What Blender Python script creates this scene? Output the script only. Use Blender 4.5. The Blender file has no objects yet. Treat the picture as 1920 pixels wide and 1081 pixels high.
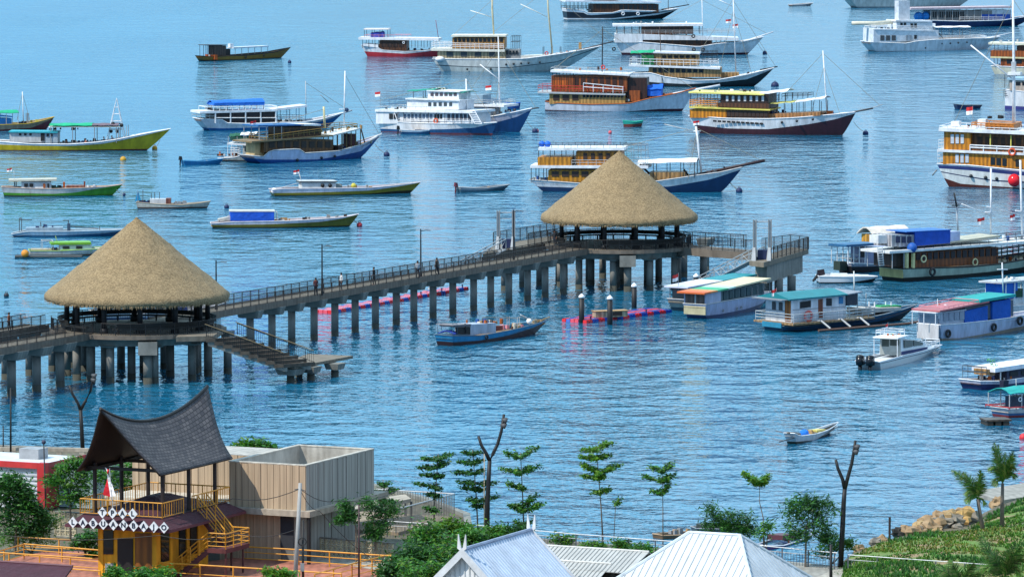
import bpy, math, random
from mathutils import Vector, Matrix, noise
random.seed(7)
R=random.random
U=random.uniform
sc=bpy.context.scene
COL=sc.collection
# ---------------------------------------------------------------- camera
FP=10667.0; CH=54.0
PIT=math.atan(960/FP); cp,sp=math.cos(PIT),math.sin(PIT)
cd=bpy.data.cameras.new("camera"); cam=bpy.data.objects.new("camera",cd); COL.objects.link(cam)
cam.location=(0,0,CH); cam.rotation_euler=(math.pi/2-PIT,0,0)
cd.sensor_width=36; cd.lens=36*FP/1920; cd.clip_start=5; cd.clip_end=20000
sc.camera=cam
# ---------------------------------------------------------------- world, sun, exposure
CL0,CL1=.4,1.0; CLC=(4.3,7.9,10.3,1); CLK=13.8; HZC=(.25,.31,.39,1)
SUN_EL=math.radians(50); SX,SY=-0.84,-0.54
w=bpy.data.worlds.new("World"); sc.world=w; w.use_nodes=True
nt=w.node_tree; nt.nodes.clear()
sky=nt.nodes.new('ShaderNodeTexSky'); sky.sky_type='NISHITA'; sky.sun_disc=False
sky.sun_elevation=SUN_EL; sky.sun_rotation=math.atan2(SX,SY)
sky.air_density=1.0; sky.dust_density=0.0; sky.ozone_density=4.0; sky.altitude=0
bg=nt.nodes.new('ShaderNodeBackground'); bg.inputs[1].default_value=0.15
wo=nt.nodes.new('ShaderNodeOutputWorld')
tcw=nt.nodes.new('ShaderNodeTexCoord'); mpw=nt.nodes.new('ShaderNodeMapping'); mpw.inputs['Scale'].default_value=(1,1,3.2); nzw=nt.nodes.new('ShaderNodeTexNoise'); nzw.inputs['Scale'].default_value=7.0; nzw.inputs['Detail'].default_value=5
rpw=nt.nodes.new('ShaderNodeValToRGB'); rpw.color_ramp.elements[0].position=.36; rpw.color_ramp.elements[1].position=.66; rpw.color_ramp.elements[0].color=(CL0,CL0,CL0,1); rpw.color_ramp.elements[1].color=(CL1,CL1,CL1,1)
mxw=nt.nodes.new('ShaderNodeMixRGB'); mxw.inputs[2].default_value=CLC   # bright cloud added to the unseen sky to lift the water's reflections
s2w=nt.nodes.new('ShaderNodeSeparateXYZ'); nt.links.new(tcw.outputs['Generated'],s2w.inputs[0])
rdy=nt.nodes.new('ShaderNodeValToRGB'); rdy.color_ramp.elements[0].position=.25; rdy.color_ramp.elements[0].color=(.28,.28,.28,1); rdy.color_ramp.elements[1].position=.72; nt.links.new(s2w.outputs[1],rdy.inputs[0])   # made-up cloud kept mostly ahead for the water to mirror, weaker behind for less ambient
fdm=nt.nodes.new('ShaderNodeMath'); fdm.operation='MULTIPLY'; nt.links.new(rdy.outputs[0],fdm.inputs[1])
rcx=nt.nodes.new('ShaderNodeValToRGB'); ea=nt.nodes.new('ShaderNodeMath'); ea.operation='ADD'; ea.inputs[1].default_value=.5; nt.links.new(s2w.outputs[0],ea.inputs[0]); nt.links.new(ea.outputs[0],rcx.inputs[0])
rcx.color_ramp.elements[0].position=.48; rcx.color_ramp.elements[1].position=.66; rcx.color_ramp.elements[0].color=(.40,.80,1.05,1); rcx.color_ramp.elements[1].color=(.78,1.04,1.2,1)  # added cloud made whiter to the right for paler reflections on the water
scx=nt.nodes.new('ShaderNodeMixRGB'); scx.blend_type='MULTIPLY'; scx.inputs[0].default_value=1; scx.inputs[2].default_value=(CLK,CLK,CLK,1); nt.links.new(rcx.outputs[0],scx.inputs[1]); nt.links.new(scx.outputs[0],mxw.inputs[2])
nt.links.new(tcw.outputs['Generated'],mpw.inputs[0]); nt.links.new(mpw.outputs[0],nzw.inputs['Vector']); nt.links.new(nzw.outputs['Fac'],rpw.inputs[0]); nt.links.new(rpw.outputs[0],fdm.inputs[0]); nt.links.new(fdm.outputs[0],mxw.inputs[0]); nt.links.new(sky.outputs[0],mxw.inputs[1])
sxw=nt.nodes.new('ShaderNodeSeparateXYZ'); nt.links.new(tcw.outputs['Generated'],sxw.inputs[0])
rhz=nt.nodes.new('ShaderNodeValToRGB'); rhz.color_ramp.elements[0].color=HZC; rhz.color_ramp.elements[0].position=.03; rhz.color_ramp.elements[1].position=.3   # unseen low sky darkened and tinted to tone down far-water reflections
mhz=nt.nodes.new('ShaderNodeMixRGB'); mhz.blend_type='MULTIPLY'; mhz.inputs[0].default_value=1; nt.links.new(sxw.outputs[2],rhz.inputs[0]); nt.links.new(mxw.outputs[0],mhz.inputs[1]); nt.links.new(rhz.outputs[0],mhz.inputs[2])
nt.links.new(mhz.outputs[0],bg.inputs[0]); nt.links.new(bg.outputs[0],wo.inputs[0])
sl=bpy.data.lights.new("sun",'SUN'); sl.energy=4.1; sl.angle=math.radians(.6); sl.color=(1,.93,.82)
so=bpy.data.objects.new("sun",sl); COL.objects.link(so)
sd=Vector((SX*math.cos(SUN_EL),SY*math.cos(SUN_EL),math.sin(SUN_EL)))
so.rotation_euler=sd.to_track_quat('Z','Y').to_euler(); so.location=(0,0,300)
sc.view_settings.view_transform='Standard'; sc.view_settings.look='None'
sc.view_settings.exposure=0.2; sc.view_settings.gamma=1
# ---------------------------------------------------------------- helpers
CAM=Vector((0,0,CH))
def ray(px,py):
    dx=(px-960)/FP; dy=-(py-540.5)/FP
    return Vector((dx,cp+dy*sp,-sp+dy*cp))
def W(px,py,z=0.0):
    d=ray(px,py); return CAM+d*((z-CH)/d.z)
def WY(px,py,Y):
    d=ray(px,py); return CAM+d*(Y/d.y)
def pr(v): return v if isinstance(v,tuple) else (v,v)
def lerp(a,b,t): return a+(b-a)*t
def interp(pts,x):
    if x<=pts[0][0]: return pts[0][1]
    for (a,b),(c,d) in zip(pts,pts[1:]):
        if x<=c: return b+(d-b)*(x-a)/max(c-a,1e-6)
    return pts[-1][1]
def hx(s):
    o=[]
    for i in (0,2,4):
        c=int(s[i:i+2],16)/255
        o.append(c/12.92 if c<.04045 else ((c+.055)/1.055)**2.4)
    return tuple(o)
MATS={}
def M(key):
    """material by key: 'colour' or 'colour:kind' ; kinds plain / hull / wood / cloth / corr / conc"""
    if key in MATS: return MATS[key]
    c,_,kind=key.partition(':')
    base=hx(PAL[c]) if c in PAL else hx(c)
    m=bpy.data.materials.new(key.replace(':','_')); m.use_nodes=True; t=m.node_tree; N=t.nodes; L=t.links
    b=N['Principled BSDF']
    tc=N.new('ShaderNodeTexCoord'); mp=N.new('ShaderNodeMapping'); L.new(tc.outputs['Object'],mp.inputs[0])
    nz=N.new('ShaderNodeTexNoise'); nz.inputs['Detail'].default_value=5; nz.inputs['Roughness'].default_value=.65
    L.new(mp.outputs[0],nz.inputs['Vector'])
    rp=N.new('ShaderNodeValToRGB'); L.new(nz.outputs['Fac'],rp.inputs[0])
    rough=.6; lo,hi=.72,1.12; scale=(1.2,1.2,1.2); sc_=1.0; bump=None
    if kind=='hull': scale=(1.1,1.1,.28); rough=.42; lo,hi=.62,1.06; sc_=1.3
    elif kind=='gloss': rough=.18; lo,hi=.92,1.04
    elif kind=='glass': rough=.08; lo,hi=.7,1.2
    elif kind=='cloth': rough=.85; lo,hi=.78,1.12; scale=(.9,.9,.9)
    elif kind=='wood': scale=(2.2,2.2,.5); rough=.5; lo,hi=.55,1.2; sc_=1.5
    elif kind=='conc': scale=(.7,.7,.35); rough=.9; lo,hi=.66,1.15; sc_=1.4
    elif kind=='metal': rough=.35; lo,hi=.8,1.1
    elif kind=='thatch': scale=(1,1,1); rough=.95; lo,hi=.84,1.12; sc_=1.1
    elif kind=='leaf': scale=(1,1,1); rough=.55; lo,hi=.55,1.5; sc_=1.1
    elif kind=='corr': rough=.6; lo,hi=.78,1.06; sc_=.7
    mp.inputs['Scale'].default_value=scale; nz.inputs['Scale'].default_value=sc_
    e=rp.color_ramp.elements
    e[0].position=.3; e[1].position=.68
    e[0].color=tuple(min(1,x*lo) for x in base)+(1,); e[1].color=tuple(min(1,x*hi) for x in base)+(1,)
    out=rp.outputs[0]
    if kind in('hull','corr'):   # rust / weed streaks with their own shape
        n2=N.new('ShaderNodeTexNoise'); n2.inputs['Scale'].default_value=1.0; n2.inputs['Detail'].default_value=3
        m2=N.new('ShaderNodeMapping'); m2.inputs['Scale'].default_value=(2.6,2.6,.5); L.new(tc.outputs['Object'],m2.inputs[0]); L.new(m2.outputs[0],n2.inputs['Vector'])
        r2=N.new('ShaderNodeValToRGB'); r2.color_ramp.elements[0].position=.6; r2.color_ramp.elements[1].position=.74
        r2.color_ramp.elements[1].color=(.55,.55,.55,1) if kind=='hull' else (.22,.22,.22,1)
        L.new(n2.outputs['Fac'],r2.inputs[0])
        mx=N.new('ShaderNodeMixRGB'); L.new(r2.outputs[0],mx.inputs[0]); L.new(out,mx.inputs[1]); mx.inputs[2].default_value=tuple(x*.45+.02 for x in base)+(1,); mx.inputs[2].default_value=(base[0]*.55+.03,base[1]*.48+.02,base[2]*.42+.01,1)
        out=mx.outputs[0]
    if kind in('wood','conc'):
        wv=N.new('ShaderNodeTexWave'); wv.bands_direction='DIAGONAL' if kind=='wood' else 'X'
        wv.inputs['Scale'].default_value=1.1 if kind=='wood' else .55; wv.inputs['Distortion'].default_value=1.2 if kind=='wood' else 6
        wv.inputs['Detail'].default_value=2
        m3=N.new('ShaderNodeMapping'); m3.inputs['Scale'].default_value=(1,1,0.0 if kind=='wood' else .3); L.new(tc.outputs['Object'],m3.inputs[0]); L.new(m3.outputs[0],wv.inputs['Vector'])
        mx=N.new('ShaderNodeMixRGB'); mx.blend_type='MULTIPLY'; mx.inputs[0].default_value=.45 if kind=='wood' else .18
        L.new(out,mx.inputs[1]); L.new(wv.outputs['Color'],mx.inputs[2]); out=mx.outputs[0]
    if kind in('thatch','cloth','conc'):
        n3=N.new('ShaderNodeTexNoise'); n3.inputs['Detail'].default_value=4
        n3.inputs['Scale'].default_value={'thatch':6.5,'cloth':1.6,'conc':6}[kind]
        L.new(tc.outputs['Object'],n3.inputs['Vector'])
        bp=N.new('ShaderNodeBump'); bp.inputs['Strength'].default_value={'thatch':.6,'cloth':.5,'conc':.3}[kind]; bp.inputs['Distance'].default_value={'thatch':.12,'cloth':.25,'conc':.05}[kind]
        L.new(n3.outputs['Fac'],bp.inputs['Height']); L.new(bp.outputs[0],b.inputs['Normal'])
        if kind=='thatch':
            mx=N.new('ShaderNodeMixRGB'); mx.blend_type='MULTIPLY'; mx.inputs[0].default_value=.75
            r3=N.new('ShaderNodeValToRGB'); r3.color_ramp.elements[0].position=.4; r3.color_ramp.elements[1].position=.6; r3.color_ramp.elements[0].color=(.5,.48,.45,1)
            L.new(n3.outputs['Fac'],r3.inputs[0]); L.new(out,mx.inputs[1]); L.new(r3.outputs[0],mx.inputs[2]); out=mx.outputs[0]
    L.new(out,b.inputs['Base Color']); b.inputs['Roughness'].default_value=rough
    if kind=='metal': b.inputs['Metallic'].default_value=.6
    if kind=='leaf':
        tr=N.new('ShaderNodeBsdfTranslucent'); L.new(out,tr.inputs[0]); ms=N.new('ShaderNodeMixShader'); ms.inputs[0].default_value=.3
        L.new(b.outputs[0],ms.inputs[1]); L.new(tr.outputs[0],ms.inputs[2]); L.new(ms.outputs[0],N['Material Output'].inputs[0])
    MATS[key]=m; return m
PAL=dict(white='e2e5e8',offwhite='cfc9b8',cream='dccf9e',grey='8a8d8f',lgrey='b4b8ba',dgrey='4b4e52',black='1c1e22',navy='1c2c58',blue='1c4f94',
 tarp='1263cf',teal='0b8c96',green='12a072',dgreen='1d4a34',red='b3202a',maroon='47222f',brown='5e3a22',dbrown='38261f',tan='b08a58',orange='d98a18',
 rust='a8561f',yellow='dccf62',lime='8fc23c',olive='7d7422',lav='b3b8d6',pink='d58a96',conc='9a968c',glass='20262c',rope='8c8674',curtain='c7ccd2',
 dkblue='17375f',mid='3f6c8f',amber='c98a1c',wallyel='eaa424',floor='b4745f',steel='9aa3a8',dark='17191c',redb='c62a2a',sand='b9a98b',skin='8d5a3c')
class MB:
    def __init__(s): s.v=[];s.f=[];s.m=[];s.mats=[]
    def mi(s,m):
        if m not in s.mats: s.mats.append(m)
        return s.mats.index(m)
    def poly(s,pts,m):
        n=len(s.v); s.v+= [tuple(p) for p in pts]; s.f.append(list(range(n,n+len(pts)))); s.m.append(s.mi(m))
    def hexa(s,p,m):   # 8 points: bottom 4 ccw, top 4
        n=len(s.v); s.v+=[tuple(q) for q in p]; k=s.mi(m)
        for q in ((3,2,1,0),(4,5,6,7),(0,1,5,4),(1,2,6,5),(2,3,7,6),(3,0,4,7)):
            s.f.append([n+i for i in q]); s.m.append(k)
    def box(s,x0,x1,y0,y1,z0,z1,m): s.hexa([(x0,y0,z0),(x1,y0,z0),(x1,y1,z0),(x0,y1,z0),(x0,y0,z1),(x1,y0,z1),(x1,y1,z1),(x0,y1,z1)],m)
    def tube(s,pts,r,m,n=6,cap=True):
        pts=[Vector(p) for p in pts]; k=s.mi(m); rs=r if isinstance(r,(list,tuple)) else [r]*len(pts); base=len(s.v)
        for i,p in enumerate(pts):
            d=(pts[min(i+1,len(pts)-1)]-pts[max(i-1,0)]); d=d.normalized() if d.length>1e-6 else Vector((0,0,1))
            a=d.cross(Vector((0,0,1)) if abs(d.z)<.9 else Vector((1,0,0))).normalized(); b=d.cross(a)
            for j in range(n):
                t=2*math.pi*j/n; s.v.append(tuple(p+(a*math.cos(t)+b*math.sin(t))*rs[i]))
        for i in range(len(pts)-1):
            for j in range(n):
                j2=(j+1)%n; s.f.append([base+i*n+j,base+i*n+j2,base+(i+1)*n+j2,base+(i+1)*n+j]); s.m.append(k)
        if cap:
            s.f.append([base+j for j in range(n)][::-1]); s.m.append(k)
            s.f.append([base+(len(pts)-1)*n+j for j in range(n)]); s.m.append(k)
    def ball(s,c,r,m,n=8,k=6,sz=1.0):
        base=len(s.v); q=s.mi(m); c=Vector(c)
        for i in range(k+1):
            a=math.pi*i/k
            for j in range(n):
                t=2*math.pi*j/n; s.v.append((c.x+r*math.sin(a)*math.cos(t),c.y+r*math.sin(a)*math.sin(t),c.z+r*sz*math.cos(a)))
        for i in range(k):
            for j in range(n):
                j2=(j+1)%n; s.f.append([base+i*n+j,base+(i+1)*n+j,base+(i+1)*n+j2,base+i*n+j2]); s.m.append(q)
    def torus(s,c,R_,r,m,ax='y',n=18,k=8):
        base=len(s.v); q=s.mi(m); c=Vector(c)
        for i in range(n):
            a=2*math.pi*i/n
            for j in range(k):
                t=2*math.pi*j/k; rr=R_+r*math.cos(t); h=r*math.sin(t)
                p=(rr*math.cos(a),h,rr*math.sin(a)) if ax=='y' else (h,rr*math.cos(a),rr*math.sin(a)) if ax=='x' else (rr*math.cos(a),rr*math.sin(a),h)
                s.v.append((c.x+p[0],c.y+p[1],c.z+p[2]))
        for i in range(n):
            for j in range(k):
                i2=(i+1)%n; j2=(j+1)%k; s.f.append([base+i*k+j,base+i2*k+j,base+i2*k+j2,base+i*k+j2]); s.m.append(q)
    def build(s,name,parent=None,smooth=False,loc=None,rot=None):
        me=bpy.data.meshes.new(name); me.from_pydata(s.v,[],s.f)
        for m in s.mats: me.materials.append(M(m) if isinstance(m,str) else m)
        me.polygons.foreach_set('material_index',s.m)
        if smooth: me.polygons.foreach_set('use_smooth',[True]*len(s.f))
        me.update(); o=bpy.data.objects.new(name,me); COL.objects.link(o)
        if parent: o.parent=parent
        if loc: o.location=loc
        if rot: o.rotation_euler[2]=rot
        return o
def tag(o,label=None,cat=None,group=None,kind=None):
    if label: o['label']=label
    if cat: o['category']=cat
    if group: o['group']=group
    if kind: o['kind']=kind
    return o
def empty(name,loc,rz,label,cat,group=None):
    o=bpy.data.objects.new(name,None); COL.objects.link(o); o.location=loc; o.rotation_euler[2]=rz; o.empty_display_size=.5
    return tag(o,label,cat,group)
def jit(m,a):
    for i,v in enumerate(m.v): m.v[i]=(v[0]+U(-a,a),v[1]+U(-a,a),v[2]+U(-a,a))
class Fr:
    """a local frame on the ground: x along d, y along n; at() turns what is seen at a pixel into local x,z on the plane y=ly"""
    def __init__(s,name,label,cat,O,d,group=None,z=0.0):
        s.O=Vector((O[0],O[1],z)); s.d=Vector((d[0],d[1],0)).normalized(); s.n=Vector((-s.d.y,s.d.x,0))
        s.k=1.0; s.z=z; s.root=empty(name,s.O,math.atan2(s.d.y,s.d.x),label,cat,group)
    def at(s,px,py,ly=0.0):
        r=ray(px,py); t=(ly+(s.O-CAM).dot(s.n))/r.dot(s.n); P=CAM+r*t
        return ((P-s.O).dot(s.d),P.z-s.z)
    def atx(s,px,py,lx=0.0):
        r=ray(px,py); t=(lx+(s.O-CAM).dot(s.d))/r.dot(s.d); P=CAM+r*t
        return ((P-s.O).dot(s.n),P.z-s.z)
    def loc(s,P): 
        v=Vector(P)-s.O; return Vector((v.dot(s.d),v.dot(s.n),P[2]-s.z))
    def box(s,n,x0,x1,yt,yb,hw,m,far=None,par=None,label=None,inset=0):
        hw=hw*s.k; far=None if far is None else far*s.k; inset=inset*s.k if inset>1 else inset
        yt=pr(yt); yb=pr(yb); fy=hw if far is None else far
        a=s.at(x0,yb[0],-hw);b=s.at(x1,yb[1],-hw);c=s.at(x0,yt[0],-hw);d=s.at(x1,yt[1],-hw)
        if c[1]<a[1]: a,c=c,a
        mb=MB(); mb.hexa([(a[0],-hw,a[1]),(b[0],-hw,b[1]),(b[0],fy,b[1]),(a[0],fy,a[1]),
                          (c[0],-hw+inset,c[1]),(d[0],-hw+inset,d[1]),(d[0],fy-inset,d[1]),(c[0],fy-inset,c[1])],m)
        o=mb.build(n,par or s.root)
        if label:o['label']=label
        return o
    def slab(s,n,x0,y0,x1,y1,th,hw,m,far=None): return s.box(n,x0,x1,(y0,y1),(y0+th,y1+th),hw,m,far)
    def arch(s,n,x0,y0,x1,y1,hw,m,rise=.35,th=.06):
        hw=hw*s.k
        a=s.at(x0,y0,-hw);b=s.at(x1,y1,-hw); mb=MB(); K=6; J=5
        def P(i,j,dz):
            u=i/K; x=lerp(a[0],b[0],u); y=lerp(-hw,hw,j/J); z=lerp(a[1],b[1],u)+rise*math.sin(math.pi*j/J)+.05*math.sin(i*2.1+j)+dz
            return (x,y,z)
        for i in range(K):
            for j in range(J):
                mb.poly([P(i,j,0),P(i+1,j,0),P(i+1,j+1,0),P(i,j+1,0)],m)
                mb.poly([P(i,j,-th),P(i,j+1,-th),P(i+1,j+1,-th),P(i+1,j,-th)],m)
        for i in range(K):
            for j in (0,J): mb.poly([P(i,j,-th),P(i+1,j,-th),P(i+1,j,0),P(i,j,0)],m)
        for j in range(J):
            for i in (0,K): mb.poly([P(i,j,-th),P(i,j+1,-th),P(i,j+1,0),P(i,j,0)],m)
        return mb.build(n,s.root)
    def win(s,x0,x1,n,yt,yb,hw,m='glass:glass',gap=.3,name='window',frame=None,par=None):
        hw=hw*s.k; yt=pr(yt);yb=pr(yb); stp=(x1-x0)/n
        for i in range(n):
            xa=x0+stp*(i+gap/2); xb=x0+stp*(i+1-gap/2); ua=(xa-x0)/(x1-x0); ub=(xb-x0)/(x1-x0)
            if frame:
                mb=MB(); q=[s.at(xa-.6,lerp(*yb,ua)+.6,-hw),s.at(xb+.6,lerp(*yb,ub)+.6,-hw),s.at(xb+.6,lerp(*yt,ub)-.6,-hw),s.at(xa-.6,lerp(*yt,ua)-.6,-hw)]
                y0,y1=-hw-.04,-hw+.02
                mb.hexa([(q[0][0],y0,q[0][1]),(q[1][0],y0,q[1][1]),(q[1][0],y1,q[1][1]),(q[0][0],y1,q[0][1]),(q[3][0],y0,q[3][1]),(q[2][0],y0,q[2][1]),(q[2][0],y1,q[2][1]),(q[3][0],y1,q[3][1])],frame)
                mb.build('window_frame',par or s.root)
            mb=MB(); q=[s.at(xa,lerp(*yb,ua),-hw),s.at(xb,lerp(*yb,ub),-hw),s.at(xb,lerp(*yt,ub),-hw),s.at(xa,lerp(*yt,ua),-hw)]
            y0,y1=-hw-.07,-hw+.02
            mb.hexa([(q[0][0],y0,q[0][1]),(q[1][0],y0,q[1][1]),(q[1][0],y1,q[1][1]),(q[0][0],y1,q[0][1]),(q[3][0],y0,q[3][1]),(q[2][0],y0,q[2][1]),(q[2][0],y1,q[2][1]),(q[3][0],y1,q[3][1])],m)
            mb.build(name,par or s.root)
    def posts(s,x0,x1,n,yt,yb,hw,m,r=.05,name='canopy_post'):
        hw=hw*s.k; yt=pr(yt);yb=pr(yb); mb=MB()
        for i in range(n):
            u=i/max(n-1,1); x=lerp(x0,x1,u); a=s.at(x,lerp(*yt,u),-hw); b=s.at(x,lerp(*yb,u),-hw)
            for sy in (-1,1): mb=MB(); mb.tube([(a[0],sy*hw,b[1]),(a[0],sy*hw,a[1])],r,m,5); mb.build(name,s.root)
    def rail(s,x0,x1,yt,yb,hw,m,n=8,k=2,r=.035,ends=True,name='railing'):
        hw=hw*s.k; yt=pr(yt);yb=pr(yb); mb=MB(); P=[]
        for i in range(n):
            u=i/max(n-1,1); x=lerp(x0,x1,u); a=s.at(x,lerp(*yt,u),-hw); b=s.at(x,lerp(*yb,u),-hw); P.append((a[0],b[1],a[1]))
        for sy in (-1,1):
            for x,z0,z1 in P: mb.tube([(x,sy*hw,z0),(x,sy*hw,z1)],r*.8,m,4)
            for q in range(k):
                f=1-q/(k+.3)
                mb.tube([(x,sy*hw,lerp(z0,z1,f)) for x,z0,z1 in P],r,m,4)
        if ends:
            for x,z0,z1 in (P[0],P[-1]):
                for q in range(k):
                    f=1-q/(k+.3); mb.tube([(x,-hw,lerp(z0,z1,f)),(x,hw,lerp(z0,z1,f))],r,m,4)
        return mb.build(name,s.root)
    def tube(s,n,pts,r,m,seg=6,label=None):
        mb=MB(); P=[]
        if 'mast' in n or n in('boom','crosstree'): r=[q*.62 for q in r] if isinstance(r,list) else r*.62
        for p in pts:
            ly=p[2]*s.k if len(p)>2 else 0; a=s.at(p[0],p[1],ly); P.append((a[0],ly,a[1]))
        mb.tube(P,r,m,seg); return mb.build(n,s.root,True)
    def rig(s,lines,r=.03,m='rope',name='rigging'):
        mb=MB()
        for l in lines:
            P=[]
            for p in l:
                ly=p[2]*s.k if len(p)>2 else 0; a=s.at(p[0],p[1],ly); P.append((a[0],ly,a[1]))
            mb.tube(P,r,m,4)
        return mb.build(name,s.root)
    def ring(s,x,y,ly,R_,m,r=None,name='tyre_fender'):
        ly*=s.k; R_*=.56; r=r and r*.6; a=s.at(x,y,ly); mb=MB(); mb.torus((0,0,0),R_,r or R_*.38,m); o=mb.build(name,s.root,True,loc=(a[0],ly-.12,a[1])); return o
    def ball(s,n,x,y,ly,r,m,sz=1):
        ly*=s.k; a=s.at(x,y,ly); mb=MB(); mb.ball((0,0,0),r,m,12,8,sz); return mb.build(n,s.root,True,loc=(a[0],ly,a[1]))
    def flag(s,x,y,ly=0,w=.9,h=.6,ybase=None):
        w*=.8; h*=.8
        a=s.at(x,y,ly); mb=MB(); K=5
        if ybase is not None:
            b=s.at(x,ybase,ly); p=MB(); p.tube([(a[0],ly,b[1]),(a[0],ly,a[1]+.1)],.03,'grey',4); p.build('flagpole',s.root)
        for i in range(K):
            for q,(z0,z1,mm) in enumerate(((-h/2,0,'redb'),(-h,-h/2,'ffffff'))):
                f=lambda i:(a[0]-w*i/K, ly+.08*math.sin(i*1.7), -.12*i/K)
                p,g=f(i),f(i+1)
                mb.poly([(p[0],p[1],a[1]+z0+p[2]),(g[0],g[1],a[1]+z0+g[2]),(g[0],g[1],a[1]+z1+g[2]),(p[0],p[1],a[1]+z1+p[2])],mm)
        return mb.build('flag',s.root)
    def gear(s,x0,x1,y,hw,n,seed=1,mats=('dbrown','grey','rope','blue','white','tan'),sz=.4,name='deck_gear'):
        hw*=s.k; rr=random.Random(seed); y=pr(y)
        for i in range(n):
            u=rr.random(); px=lerp(x0,x1,u); a=s.at(px,lerp(*y,u),0); ly=rr.uniform(-hw,hw); w_=rr.uniform(.4,1)*sz; h=rr.uniform(.4,1.1)*sz; l=rr.uniform(.5,1.4)*sz; m=rr.choice(mats); mb=MB()
            if rr.random()<.4: mb.tube([(a[0],ly,a[1]-.02),(a[0],ly,a[1]+h*1.2)],w_*.5,m,8); nm='barrel'
            else: mb.hexa([(a[0]-l/2,ly-w_/2,a[1]-.02),(a[0]+l/2,ly-w_/2,a[1]-.02),(a[0]+l/2,ly+w_/2,a[1]-.02),(a[0]-l/2,ly+w_/2,a[1]-.02),(a[0]-l/2.3,ly-w_/2.3,a[1]+h),(a[0]+l/2.3,ly-w_/2.3,a[1]+h*.9),(a[0]+l/2.3,ly+w_/2.3,a[1]+h*.9),(a[0]-l/2.3,ly+w_/2.3,a[1]+h)],m); nm='crate'
            mb.build(nm,s.root)

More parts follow.
